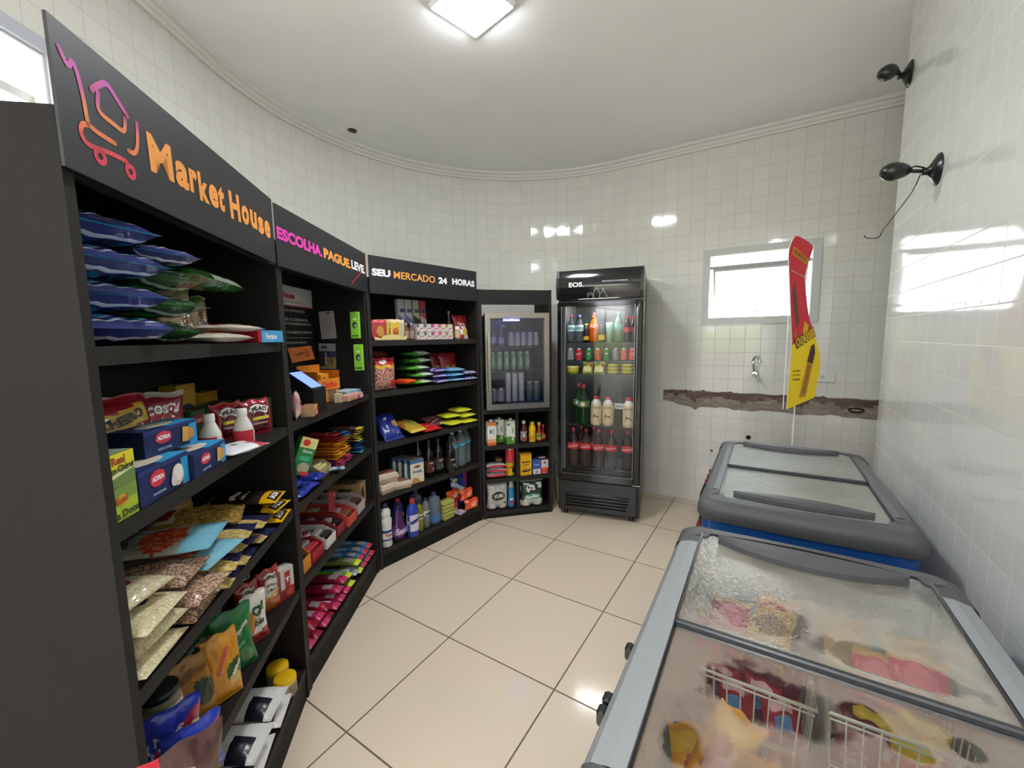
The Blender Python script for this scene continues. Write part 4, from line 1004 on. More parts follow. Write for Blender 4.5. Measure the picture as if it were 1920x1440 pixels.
D['brownloaf'] = lambda: pouch('sliced_bread_pack', .13, .15, .075, '4a2520', [('r', 0, .85, 1, 1, '8c8378'), ('e', .6, .35, .3, .22, 'a5735a'), ('r', .15, .05, .3, .5, 'd9b42c'), ('g', .9, .55, .04, '9a6a5a')], 'film', seed=12)
D['paleloaf'] = lambda: pouch('sliced_bread_pack', .12, .15, .07, '8a7d5e', [('r', 0, .85, 1, 1, '5f7a45'), ('e', .4, .5, .3, .25, 'b39a78'), ('t', 'VISCONTI', .65, .4, .7, '5c1f20', 1.4)], 'film', seed=14)
D['whitepack'] = lambda: pouch('wrap_bread_pack', .20, .17, .03, 'd9d3c6', [('e', .35, .5, .22, .3, 'c4432c'), ('e', .4, .55, .08, .14, 'e8b53c'), ('r', .72, .1, .95, .9, 'd66a2c')], 'film', seed=16)
D['bluebox'] = lambda: carton('cookie_box', .17, .14, .04, 'a3182a', top=[('r', .12, 0, 1, 1, '4a9fd0'), ('e', .5, .45, .32, .3, 'e8e4e4'), ('t', 'Portare', .5, .5, .55, 'c2203a', .1, .05), ('e', .8, .25, .14, .16, 'c98a3a')], front=[('r', .12, 0, 1, 1, '4a9fd0'), ('t', 'Portare', .5, .5, .45, 'e8e4e4')])
for i, (X, Y, dz_, yw) in enumerate(((.118, .0, 0, -20), (.112, .01, .064, -24), (.12, .0, .128, -18), (.11, .015, .192, -23))):
    lie('bluebread', '1', X, Y, z1+dz_, 'navy and cyan bread bag, %s in the tall pile at the left' % ordn(i, 4), 'bread bag', yw, 0)
lie('bluebread', '1', .265, .0, z1+.178, 'navy bread bag with cyan seal lying on the green bags', 'bread bag', -26, 0, sc=.72)
for i, (X, Y, dz_, yw) in enumerate(((.282, -.005, 0, -20), (.282, .0, .059, -22), (.285, .0, .118, -19))):
    lie('greenbread', '1', X, Y, z1+dz_, 'dark green bread bag, %s in the pile right of the navy bags' % ordn(i, 3), 'bread bag', yw, 0)
for i, (X, k_) in enumerate(((.455, 'paleloaf'), (.56, 'brownloaf'), (.665, 'paleloaf'))):
    stand(k_, '1', X, .15, z1, ['olive brown bread pack standing next to the dark green bags', 'dark brown bread pack with yellow mark standing in the middle of the top shelf', 'pale bread pack with dark red print at the right of the brown one'][i], 'bread pack', -28, -6)
lie('greentop', '1', .55, .02, z1+.145, 'green snack bag lying on top of the standing bread packs', 'snack bag', 4, 6)
lie('whitepack', '1', .52, .005, z1, 'flat white pack with red and orange print at the edge of the top shelf', 'bread pack', 3)
lie('whitepack', '1', .59, .012, z1+.031, 'flat white pack with orange print lying on the other white pack', 'bread pack', -8, sc=.85)
stand('bluebox', '1', .785, .065, z1, 'light blue and red cookie box lying on the top shelf right end', 'cookie box', -6, 0)
# second shelf
def adria(w_, sub, cr):
    return lambda: carton('cracker_box', w_, .075, .072 if w_ > .166 else .058, '1f2c58',
        front=[('r', .84, 0, 1, 1, '2f9ad4'), ('r', .0, .86, 1, 1, '2a3970'), ('e', .33, .62, .15, .24, 'd83a4e'), ('r', .20, .48, .46, .78, 'd83a4e'), ('t', 'ADRIA', .33, .63, .24, 'f2eef0', .0, .05), ('t', sub, .33, .2, .26, 'aab4d2')] +
              ([('e', .72, .42, .13, .34, 'd9c3ae'), ('e', .74, .48, .10, .26, 'e8e2d8'), ('e', .62, .3, .06, .17, 'cfcbd6')] if cr else [('p', [(.66, .2), (.8, .15), (.83, .75), (.69, .82)], 'd7aa58'), ('p', [(.78, .2), (.92, .3), (.9, .66), (.8, .7)], 'c98f45')]),
        top=[('r', .45, 0, 1, 1, '2f9ad4'), ('e', .5, .5, .3, .3, 'd8cdbd'), ('r', 0, 0, .2, 1, '26356a')], left=[('r', 0, 0, 1, 1, '17203f')], right=[('r', 0, 0, 1, 1, '2f9ad4')])
D['adria_a'] = adria(.172, 'TRADICIONAL', True); D['adria_b'] = adria(.165, 'AGUA E SAL', False)
D['tea_a'] = lambda: carton('tea_box', .066, .13, .062, '9fb83a', front=[('r', 0, .0, 1, .4, '6f8a4a'), ('p', [(0, .25), (1, .45), (1, .6), (0, .35)], 'dfe0b0'), ('r', 0, .55, 1, 1, 'e2d52f'), ('t', 'Real', .4, .8, .5, '9c4a26', .05), ('t', 'm Cidrei', .52, .55, .85, '3c4a2a', .05)], top=[('r', 0, 0, 1, 1, '8a9a80')])
D['tea_b'] = lambda: carton('tea_box', .066, .13, .062, 'a9bf3a', front=[('r', 0, .6, 1, 1, '7a9a4a'), ('e', .4, .62, .2, .16, 'c99a3a'), ('t', 'Real', .38, .62, .45, 'b05a26', .1), ('t', 'a Doce', .55, .2, .85, '3c4a2a', .05)])
D['rancheiro'] = lambda: pouch('coffee_bag', .235, .20, .09, '9c2432', [('r', 0, .0, .55, .3, '4a2a28'), ('e', .65, .18, .35, .22, '6b3f2c'), ('r', .05, .62, .25, .72, 'b06a60'), ('g', .56, .80, .11, 'c9a72e'), ('r', 0, 0, .22, 1, '8a1c2c'), ('r', .92, 0, 1, 1, '7c1824'), ('t', 'RANCHEIRO', .55, .70, .66, '33201c', .21, .06)], 'film', res=(26, 26), seed=21)
D['flocos'] = lambda: pouch('cereal_pouch', .21, .185, .06, '8f2536', [('r', 0, .9, 1, 1, 'b3aa9c'), ('r', 0, 0, 1, .42, 'b8975a'), ('g', .12, .30, .05, 'd6b473'), ('e', .62, .55, .26, .13, 'b23c48'), ('t', 'Flocos', .45, .74, .55, 'efe9e4', .08, .03), ('t', 'kisabor', .62, .55, .42, 'e8d8d0', .08, .02)], 'film', res=(24, 24), seed=23)
D['yellowbag'] = lambda: pouch('yellow_snack_bag', .13, .16, .05, 'b3952a', [('s', 0, 0, 1, .45, '7a6238', .5), ('r', 0, 0, 1, .1, '8c7236')], 'film', seed=24)
D['ybox'] = lambda: carton('yellow_flour_box', .105, .05, .185, 'b58f2c', front=[('e', .5, .55, .35, .1, '2c3a66'), ('r', 0, .9, 1, 1, 'a07c26')])
D['teaG'] = lambda: carton('green_tea_box', .076, .06, .115, '2a4a2c', front=[('r', .1, .62, .9, .88, '8c2430'), ('t', 'Leao', .5, .75, .5, 'd9a8a0'), ('e', .6, .2, .25, .15, '8a7a6a')], right=[('r', .1, .62, .9, .88, 'b52c3a'), ('t', 'Leao', .5, .75, .5, 'e9c8c0'), ('r', .15, .35, .9, .5, 'a3303c'), ('e', .5, .18, .3, .12, 'cfc4b4')])
D['pilao'] = lambda: pouch('coffee_pouch', .105, .122, .04, 'a81e30', [('r', .14, .1, .86, .88, '5c1520'), ('e', .5, .73, .36, .12, 'efeae6'), ('r', .2, .43, .8, .52, 'd8cc3c'), ('r', .25, .3, .75, .34, 'c9a09a'), ('t', 'PILAO', .5, .73, .55, '2b1a1c', .08, .05)], 'film', seed=27, res=(22, 24))
D['wbottle'] = lambda: vessel('coconut_milk_bottle', [(.0, 0), (.024, 0), (.028, .004), (.028, .045), (.027, .055), (.013, .088), (.012, .092)], 'e4e0d8', 'plastic', (.0145, .09, .112, 'efefea'), (.006, .045, 'c5303c', [('r', .3, 0, .5, 1, 'd9d2cc'), ('e', .65, .5, .12, .35, 'efe8e2'), ('t', 'COCO', .5, .7, .3, 'f0e0dc')]))
D['napkin'] = lambda: pouch('white_paper_pack', .15, .12, .028, 'dedde2', [('e', .45, .5, .08, .1, '6a6a72'), ('r', .75, .0, .95, .5, 'b03a44')], 'card', seed=28)
stand('tea_b', '1', .057, .073, z2, 'yellow green herbal tea box, lower of two at the left end of the second shelf', 'tea box')
stand('tea_a', '1', .057, .073, z2+.0625, 'bright yellow tea box, upper of two at the left end of the second shelf', 'tea box')
stand('adria_a', '1', .180, .048, z2, 'navy cracker box with large red label and white cracker, front of second shelf', 'cracker box', 2)
stand('adria_b', '1', .352, .045, z2, 'navy cracker box, lower one at the right with golden crackers', 'cracker box', 3)
stand('adria_b', '1', .285, .085, z2+.0735, 'navy cracker box lying on top of the other two cracker boxes', 'cracker box', -6)
stand('rancheiro', '1', .265, .19, z2, 'red coffee bag with yellow name band behind the cracker boxes', 'coffee bag', -26, -5)
stand('flocos', '1', .50, .21, z2, 'dark red cereal pouch with white lettering behind the white bottles', 'cereal pouch', -28, -5)
stand('yellowbag', '1', .20, .26, z2, 'yellow snack bag half hidden at the far left of the second shelf', 'snack bag')
stand('ybox', '1', .765, .285, z2, 'tall mustard yellow box standing behind the cereal pouch', 'box'); stand('ybox', '1', .835, .255, z2, 'mustard yellow box nearer the side panel, second shelf back', 'box', sc=(.8, 1, .8))
for i, X in enumerate((.61, .70, .79)):
    stand('teaG', '1', X, .19, z2, 'dark green tea box with red label, %s of the row behind the bottles' % ('leftmost', 'middle one', 'rightmost')[i], 'tea box', group='green tea boxes on the second shelf')
stand('teaG', '1', .845, .085, z2, 'green tea box turned sideways at the right end of the second shelf', 'tea box', 90)
stand('pilao', '1', .765, .055, z2, 'red coffee pouch with white name oval at the shelf edge', 'coffee pouch', -32, -6); stand('pilao', '1', .70, .11, z2, 'red coffee pouch standing behind the two white bottles', 'coffee pouch', -32, -6)
stand('wbottle', '1', .535, .08, z2, 'white plastic bottle with red label, left one of two', 'bottle', group='white bottles with red labels'); stand('wbottle', '1', .605, .05, z2, 'white plastic bottle with red label, right one nearer the edge', 'bottle', 30, group='white bottles with red labels')
lie('napkin', '1', .50, .0, z2, 'flat white paper pack in front of the white bottles', 'pack', -20, sc=.9)
# third shelf
def ricebag(lab, col, txt): return lambda: pouch('rice_bag', .15, .195, .0385, 'd3c7a2', [('s', 0, 0, 1, 1, 'c2b48c', .35), ('s', 0, 0, 1, 1, 'e0d6b8', .2), ('e', .6, .45, .16, .2, col), ('t', txt, .6, .45, .26, 'e8e0e0', 1.2)], 'film', seed=lab, res=(40, 50))
D['rice1'] = ricebag(31, '9c2c3a', 'Arroz'); D['rice2'] = ricebag(33, '28375c', 'Camil'); D['rice3'] = ricebag(34, 'd3c7a2', 'x')
D['beans'] = lambda: pouch('bean_bag', .14, .195, .040, '9a7c66', [('s', 0, 0, 1, 1, 'c4a68e', .45), ('s', 0, 0, 1, 1, '6e5244', .2), ('e', .3, .75, .2, .12, '77803c')], 'film', seed=35, res=(40, 54))
D['penne'] = lambda: pouch('pasta_bag', .17, .24, .036, 'b0aca0', [('r', 0, 0, 1, .28, '7fbbd0'), ('e', .42, .48, .4, .2, 'b8452a'), ('s', .1, .3, .8, .65, 'd5734a', .4), ('t', 'PENNE', .5, .82, .6, '4a4a4c', .1)], 'film', seed=37, res=(24, 30))
D['spag'] = lambda: pouch('pasta_pack', .11, .255, .0325, '26274a', [('r', .0, 0, .45, .45, 'b59c5c'), ('g', .35, .8, .06, '9c9ca4'), ('s', 0, 0, .45, .45, 'd3bb7c', .4), ('r', .5, .5, .9, .53, 'c9c9d0')], 'film', seed=39, res=(20, 30))
D['tanpasta'] = lambda: pouch('pasta_pack', .15, .24, .045, '8a6a34', [('r', .1, .7, .9, .95, 'c4b494'), ('e', .5, .82, .3, .09, '9c2a30'), ('s', 0, 0, 1, .7, 'b08c48', .5)], 'film', seed=41, res=(24, 30))
D['farofa'] = lambda: pouch('toasted_flour_pack', .12, .24, .036, '33241f', [('r', 0, 0, 1, .22, 'e0ac1c'), ('r', .15, .05, .85, .14, '2c1e18'), ('r', .05, .9, 1, 1, 'a58a5a'), ('t', 'FAROFA', .5, .62, .75, 'eee8dc', 0, .07), ('t', 'TRADICIONAL', .5, .48, .75, 'd8d0c4'), ('t', 'SADIA', .5, .095, .55, 'efe9d8')], 'film', seed=43, res=(20, 26))
D['darkpack'] = lambda: pouch('dark_pasta_pack', .20, .25, .026, '1c1c26', [('e', .3, .3, .2, .1, '5a2422'), ('t', 'PARAFUSO', .6, .6, .7, '6a6a74', .1), ('r', .3, .8, .6, .9, '20301f')], 'film', seed=45)
D['cyanjar'] = lambda: vessel('blue_margarine_jar', [(.0, 0), (.052, 0), (.058, .02), (.06, .09), (.056, .1), (.05, .15), (.046, .165)], '2f6478', 'plastic', (.047, .163, .172, '24466a'), (.095, .16, '1f3260', [('t', 'Camil', .5, .5, .5, 'a9bccb', .1)]))
for i, (k_, X, Y, dz_, yw) in enumerate((('rice3', .105, -.005, 0, 2), ('rice1', .11, .0, .04, -3), ('rice2', .112, -.008, .082, 3), ('rice1', .10, .02, .124, -8))):
    lie(k_, '1', X, Y, z3+dz_, 'cream rice bag, %s in the rice pile on the left' % ordn(i, 4), 'rice bag', yw)
for i in range(3): lie('beans', '1', .245, -.003+.01*i, z3+.042*i, 'speckled brown bean bag, %s in the pile right of the rice' % ordn(i, 3), 'bean bag', (3, -4, 5)[i])
stand('cyanjar', '1', .17, .252, z3, 'round teal and navy jar standing behind the rice bags', 'jar', sc=(.9, .9, 1))
lie('spag', '1', .385, -.012, z3, 'navy pasta pack with silver film, lowest of the left pasta pile', 'pasta pack', 8); lie('spag', '1', .375, -.005, z3+.034, 'navy pasta pack, in the middle of the left pasta pile', 'pasta pack', 14)
lie('penne', '1', .375, .0, z3+.07, 'pasta bag with pale blue end and orange pasta picture, lower of two', 'pasta bag', -6); lie('penne', '1', .365, .01, z3+.108, 'pasta bag with pale blue end and orange pasta picture, on top of its twin', 'pasta bag', 10)
for i, (X, Y, dz_, yw) in enumerate(((.50, -.005, 0, 5), (.505, .0, .034, -5), (.515, -.01, .068, 9))): lie('spag', '1', X, Y, z3+dz_, 'navy pasta pack, %s in the middle pasta pile' % ordn(i, 3), 'pasta pack', yw)
lie('tanpasta', '1', .575, .06, z3+.072, 'tan noodle pack with cream label behind the navy pasta packs', 'pasta pack', 18, 4)
for i, (X, Y, dz_, yw) in enumerate(((.63, -.005, 0, -4), (.64, .0, .034, 6))): lie('spag', '1', X, Y, z3+dz_, 'navy pasta pack left of the yellow packs, %s one' % ('lower', 'upper')[i], 'pasta pack', yw)
for i, (X, Y, dz_, yw) in enumerate(((.77, -.008, 0, 4), (.775, -.005, .038, -6), (.77, .0, .076, 3))): lie('farofa', '1', X, Y, z3+dz_, 'dark brown and yellow flour pack, %s in the right pile' % ordn(i, 3), 'flour pack', yw)
stand('darkpack', '1', .42, .288, z3, 'near black pasta pack standing behind the pasta bags', 'pasta pack', 0, 0); stand('tanpasta', '1', .70, .275, z3, 'tan noodle pack standing at the back of the third shelf', 'pasta pack', 0, -8, sc=.8)
# fourth shelf
D['juice'] = lambda: carton('tomato_carton', .058, .045, .12, 'c9c2ba', front=[('r', 0, 0, 1, .35, '8f2028'), ('r', .3, .35, .7, .9, 'a52c34'), ('t', 'T', .5, .62, .3, 'e9e4de', 0, .08), ('e', .6, .2, .25, .12, 'b54a30')], right=[('r', 0, 0, 1, .6, '8c1f2a')])
D['heinz'] = lambda: pouch('ketchup_pouch', .085, .155, .035, '9c2a24', [('r', .2, .3, .8, .88, 'd6cdb8'), ('e', .5, .2, .4, .15, 'b8652c'), ('g', .3, .45, .03, 'c98f30'), ('t', 'HEINZ', .5, .8, .55, '33302c'), ('t', 'MOLHO', .5, .62, .45, '4a2a24'), ('t', 'TOMATE', .5, .5, .45, '4a2a24')], 'film', seed=51)
D['darksauce'] = lambda: pouch('sauce_pouch', .08, .14, .035, '4a2224', [('e', .5, .7, .3, .12, '9c8c84'), ('e', .5, .7, .16, .08, '8c2430'), ('r', 0, 0, 1, .3, '3a1a1c')], 'film', seed=52)
D['qpouch'] = lambda: pouch('mayonnaise_pouch', .085, .165, .035, 'd8d2c4', [('r', 0, 0, 1, .22, 'b5382c'), ('e', .2, .45, .28, .2, 'c4823a'), ('e', .8, .15, .2, .1, '8c2424'), ('t', 'Q!', .55, .66, .5, '2a4a30', .1, .06), ('t', 'ole', .6, .42, .4, '2a4a30', .1)], 'film', seed=53)
D['gpouch'] = lambda: pouch('green_olive_pouch', .115, .19, .035, '1f6b34', [('e', .62, .2, .28, .13, '4f8a4a'), ('e', .62, .2, .22, .10, '3c6f3a'), ('g', .55, .72, .09, '2a7a3c'), ('t', 'predilecta', .5, .62, .8, 'e3b8b4', .35, .05), ('t', 'Azeitona', .5, .38, .5, '7fb08a', .5)], 'foil', seed=54, res=(24, 30))
D['opouch'] = lambda: pouch('corn_pouch', .09, .185, .035, 'd08c24', [('e', .8, .4, .3, .16, '3c5a30'), ('e', .75, .28, .18, .08, 'c9b46a'), ('t', 'predilecta', .42, .62, .8, 'cf5c50', 1.1, .05), ('t', 'Milho', .8, .42, .4, 'e8e0c8', 1.0)], 'foil', seed=55, res=(24, 30))
D['goldpouch'] = lambda: pouch('gold_mustard_pouch', .09, .18, .035, '9c6a22', [('e', .7, .45, .3, .2, '33402a'), ('g', .75, .8, .05, '7a4f1c')], 'foil', seed=56)
D['qjar'] = lambda: vessel('paper_label_jar', [(0, 0), (.036, 0), (.04, .01), (.04, .15), (.034, .165)], '8a8468', 'plastic', (.038, .163, .18, '2a2a2a'), (.02, .145, 'cfc9b8', [('t', 'Q', .5, .5, .5, '2a2c30', 0, .06)]))
D['noodle'] = lambda: pouch('instant_noodle_pack', .125, .17, .03, '2f3fa8', [('e', .72, .45, .34, .24, 'e0d6c4'), ('e', .72, .45, .30, .2, 'c9a02c'), ('s', .45, .25, 1, .65, 'e8c84c', .4), ('r', .0, .0, .5, .2, '9c5a34'), ('g', .3, .8, .08, 'b52c40'), ('t', 'nissin Lamen', .42, .53, .8, 'f2ecec', .85, .05)], 'film', seed=57, res=(28, 32))
D['choc'] = lambda: pouch('chocolate_powder_bag', .19, .24, .05, '4a2e2a', [('r', 0, 0, .22, 1, 'c22438'), ('r', .28, .7, .62, .8, 'a8a2a0'), ('e', .8, .2, .25, .18, '7a5a50'), ('t', 'UNI', .58, .5, .4, 'd8d0cc', .4), ('t', 'DUNI', .62, .36, .5, 'd8d0cc', .4)], 'foil', seed=58, res=(26, 30))
stand('juice', '1', .838, .055, z4, 'small white and red tomato carton at the right end of the fourth shelf', 'carton', -30)
stand('heinz', '1', .765, .06, z4, 'red sauce pouch with cream label, second from the right on the fourth shelf', 'sauce pouch', -34, -8)
stand('darksauce', '1', .755, .15, z4, 'dark red sauce pouch with red tomato mark behind the cream label pouch', 'sauce pouch', -34, -8); stand('darksauce', '1', .67, .19, z4, 'dark red sauce pouch, in the back row left', 'sauce pouch', -34, -8)
stand('heinz', '1', .68, .10, z4, 'red sauce pouch partly hidden behind the white mayonnaise pouch', 'sauce pouch', -34, -6)
stand('qpouch', '1', .60, .045, z4, 'white pouch with green letters and red base on the fourth shelf', 'sauce pouch', -36, -6)
stand('gpouch', '1', .475, .05, z4, 'bright green pouch with pink script on the fourth shelf', 'olive pouch', -38, -8); stand('gpouch', '1', .47, .13, z4, 'green pouch standing just behind the bright green one', 'olive pouch', -38, -8)
stand('opouch', '1', .375, .035, z4, 'orange pouch with pink script left of the green pouch', 'corn pouch', -40, -8); stand('goldpouch', '1', .315, .07, z4, 'gold brown pouch, front one of two left of the orange pouch', 'mustard pouch', -40, -8); stand('goldpouch', '1', .29, .155, z4, 'gold brown pouch, rear one standing deeper on the shelf', 'mustard pouch', -40, -8)
stand('qjar', '1', .225, .10, z4, 'jar with pale paper label and big black letter', 'jar', -40)
stand('noodle', '1', .150, .0, z4, 'blue instant noodle pack with red diagonal band at the shelf edge', 'noodle pack', -46, 4, sc=.88); stand('noodle', '1', .165, .05, z4, 'blue instant noodle pack behind the front one', 'noodle pack', -46, -2)
stand('choc', '1', .01, -.058, z4, 'dark brown and crimson powder bag leaning out at the left end', 'powder bag', -50, 10, sc=(.66, .85, 1.12))
# bottom shelf
D['yjar'] = lambda: vessel('spread_jar', [(0, 0), (.034, 0), (.038, .008), (.038, .05), (.036, .056)], '9a9080', 'plastic', (.039, .054, .074, 'e9b81a'), (.01, .045, 'b3a894', [('r', .2, 0, .8, 1, '8c7a60')]))
D['wbag'] = lambda: pouch('flour_bag', .14, .30, .062, 'dedbd6', [('r', 0, .1, .55, .28, '20222c'), ('r', 0, .5, .45, .66, '20222c'), ('g', .78, .82, .01, 'b9b2a8'), ('t', 'farinha', .8, .7, .5, 'b5303c', 1.5, .05)], 'foil', seed=61, res=(22, 34))
D['meatpack'] = lambda: pouch('jerky_pack', .15, .13, .05, 'a58e78', [('s', 0, 0, 1, 1, '7c4c38', .4), ('s', 0, 0, 1, 1, 'c4b09c', .2)], 'film', seed=62)
D['tealbag'] = lambda: pouch('teal_sugar_bag', .13, .26, .054, '5f8a94', [('r', 0, 0, 1, .3, 'c9d0cc'), ('r', 0, .6, 1, .7, '2a4a5c')], 'film', seed=63)
for i, (X, Y) in enumerate(((.825, .085), (.765, .06))): stand('yjar', '1', X, Y, z5, 'small jar with yellow lid, %s one at the right end of the bottom shelf' % ('rear', 'front')[i], 'jar', group='jars with yellow lids')
lie('meatpack', '1', .79, .17, z5, 'brown and pale dried meat pack behind the yellow lidded jars', 'food pack', sc=.8)
for i, (X, Y, dz_, yw) in enumerate(((.66, -.002, 0, 3), (.62, .0, .064, -4), (.50, -.002, 0, 4), (.51, .002, .064, -3))):
    lie('wbag', '1', X, Y, z5+dz_, 'white and black flour bag on the bottom shelf, ' + ('right pile, lower', 'right pile, upper', 'left pile, lower', 'left pile, upper')[i], 'flour bag', yw)
lie('tealbag', '1', .34, .0, z5, 'teal and white bag left of the white flour bags, lower one', 'bag', 0); lie('tealbag', '1', .34, .01, z5+.056, 'teal and white bag on top of its twin', 'bag', 5)
# ------------------------------------------------------------------ unit 2
c1, c2_, c3, c4 = SH['2']
# payment terminal: wedge with a sloping blue screen
t = empty('payment_terminal'); in_unit(t, '2', .285, .088, c1+.0008, math.radians(-4)); tag(t, 'black payment terminal with a sloping glowing blue screen on the counter shelf', 'payment terminal')
mb = MB(); mb.prism([(-.08, 0), (.07, 0), (.07, .185), (.045, .19), (-.08, .105)], -.05, .055, H('1f1f21'), 'plastic', 'x'); mb.build('housing', t)
nu_ = Vector((0, -.085, .125)).normalized()
for nm_, c_, off, k_, mt_ in (('bezel', H('0d0e10'), .0008, .004, 'gloss'), ('screen', (1, 1, 1), .0016, .014, 'screen_glow')):
    P0 = Vector((0, -.080, .105)); P1 = Vector((0, .045, .190)); d_ = (P1-P0).normalized(); P0 = P0 + d_*k_ + nu_*off; P1 = P1 - d_*k_*1.2 + nu_*off
    mb = MB(); mb.face([P0+Vector((-.05+k_*.6, 0, 0)), P0+Vector((.055-k_*.6, 0, 0)), P1+Vector((.055-k_*.6, 0, 0)), P1+Vector((-.05+k_*.6, 0, 0))], c_, mt_); mb.build(nm_, t)
mb = MB(); mb.box(-.0508, -.0502, -.075, .06, .092, .094, H('6a6a6c'), 'metal'); mb.build('trim_line', t)
t = empty('card_reader'); in_unit(t, '2', .20, .235, c1+.0008, math.radians(10)); tag(t, 'black handheld card reader with a small grey display behind the blue terminal', 'card reader')
mb = MB(); mb.rbox(-.035, .035, -.05, .08, 0, .17, H('1c1c1e'), 'plastic', .01); mb.build('housing', t)
mb = MB(); mb.box(-.02, .025, -.03, .02, .1702, .172, H('7d8c90'), 'gloss'); mb.build('display', t)
D['pinkbag'] = lambda: pouch('pink_snack_bag', .065, .115, .035, 'd3a2a0', [('e', .45, .62, .16, .12, '1d1616'), ('s', 0, 0, 1, .3, 'cfc0a0', .5), ('r', .8, .2, 1, .8, 'b5565c')], 'film', seed=71)
D['redybox'] = lambda: carton('small_spice_box', .075, .05, .045, 'b8946e', front=[('p', [(.3, 0), (1, 0), (1, 1), (.3, 1)], 'cf3a40'), ('p', [(.3, .35), (1, .95), (1, 1), (.3, 1)], 'e6b32c'), ('t', 'Apti', .65, .25, .4, 'efe8e4')], top=[('r', 0, 0, 1, 1, 'a5705c')])
D['darkbag'] = lambda: pouch('hanging_dark_snack_bag', .05, .22, .05, '22263c', [('e', .7, .35, .25, .08, 'b58b52'), ('e', .7, .6, .2, .08, '8a98ac'), ('r', 0, .45, 1, .5, '3c445c')], 'film', seed=72)
stand('darkbag', '2', .052, .04, c1, 'dark navy snack bag hugging the left side panel on the counter shelf', 'snack bag', 30)
stand('pinkbag', '2', .115, .03, c1, 'pink snack bag at the left edge of the counter shelf', 'snack bag', 20)
stand('redybox', '2', .19, .015, c1, 'small red and yellow box lying before the payment terminal', 'box', 12)
def obox():
    t = empty('orange_display_box')
    mb = MB(); W_, D_, Hh = .16, .13, .10; O1, O2 = H('d9851f'), H('c96c1c')
    mb.box(-W_/2, W_/2, -D_/2, D_/2, 0, .004, O2); mb.box(-W_/2, W_/2, D_/2-.002, D_/2, .004, Hh+.03, O1); mb.box(-W_/2, W_/2, -D_/2, -D_/2+.002, .004, .06, O1)
    mb.box(-W_/2, -W_/2+.002, -D_/2+.002, D_/2-.002, .004, Hh, O1); mb.box(W_/2-.002, W_/2, -D_/2+.002, D_/2-.002, .004, Hh, O1)
    draw(mb, lambda x, y, e: (x-W_/2, -D_/2-e, y), [('t', 'Caribe', .5, .3, .7, 'd8402a', 0, .06)], W_, Hh); mb.build('tray', t)
    mb = MB(); mb.box(-W_/2, W_/2, -.0015, .0015, 0, .075, O2); draw(mb, lambda x, y, e: (x-W_/2, -.0015-e, y), [('t', 'Caribe', .4, .55, .4, '7a3a14', .1), ('e', .72, .5, .1, .3, 'a8541a')], W_, .075)
    l_ = mb.build('lid', t); l_.location = (-.02, D_/2+.006, Hh+.055); l_.rotation_euler = (math.radians(-14), math.radians(-4), 0)
    return t
D['obox'] = obox
o_ = stand('obox', '2', .60, .16, c1+.062, 'orange open display box with raised lid standing behind the payment terminal', 'display box', -16)
D['ybx'] = lambda: carton('small_orange_box', .045, .055, .075, 'e29a22', front=[('e', .5, .45, .3, .22, 'a5622a'), ('e', .5, .5, .2, .16, 'dcc9b4'), ('t', 'mel', .5, .8, .5, 'a5501a')], top=[('r', 0, 0, 1, 1, 'edb035')])
for i, (X, Y) in enumerate(((.565, .135), (.62, .15), (.652, .19))): stand('ybx', '2', X, Y, c1+.068, 'small orange box inside the display box, %s of three' % ('left', 'middle', 'right')[i], 'box', -16, sc=(.93, .8, 1.05))
D['brownbox'] = lambda: carton('brown_tray_box', .15, .12, .06, 'd88a2a', front=[('r', .45, 0, 1, 1, '7c6350'), ('r', .85, 0, 1, 1, 'c9a27a')], top=[('r', 0, 0, 1, 1, 'b0773a')])
stand('brownbox', '2', .60, .16, c1, 'orange and brown box beneath the orange display box', 'box', -16)
D['pbbox'] = lambda: carton('pale_blue_box', .15, .10, .034, 'a8c4d4', front=[('p', [(.15, .0), (.6, 0), (.5, .8), (.3, .9)], '4f86ac'), ('p', [(.75, 0), (.9, 0), (.95, 1), (.8, 1)], '3f88b4'), ('t', 'MENTOS', .5, .5, .45, '35405c')], top=[('r', 0, 0, 1, 1, 'b9cbd3')], right=[('r', .2, 0, .6, 1, '4f9cc4')], left=[('p', [(.1, .0), (.9, 0), (.8, .8), (.2, .9)], '4f86ac')])
stand('pbbox', '2', .79, .10, c1, 'flat pale blue box at the right end of the counter shelf', 'box', -10)
D['pkbox'] = lambda: carton('pink_wrap_tray', .18, .05, .028, 'cf9c96', front=[('r', .6, 0, .8, .6, 'c23a6c'), ('r', .8, 0, 1, .7, 'd8b0b8'), ('e', .3, .3, .2, .3, 'b08a5a')], top=[('r', 0, 0, 1, 1, 'd3a39c')])
stand('pkbox', '2', .66, .025, c1, 'flat pink tray of sweets at the counter shelf edge', 'sweets tray', -4)
D['creambx'] = lambda: carton('cream_candy_box', .035, .035, .045, 'd3c69a', front=[('e', .5, .5, .3, .25, 'a5503a')])
stand('creambx', '2', .56, .045, c1, 'tiny cream box standing left of the pink tray', 'box', 10)
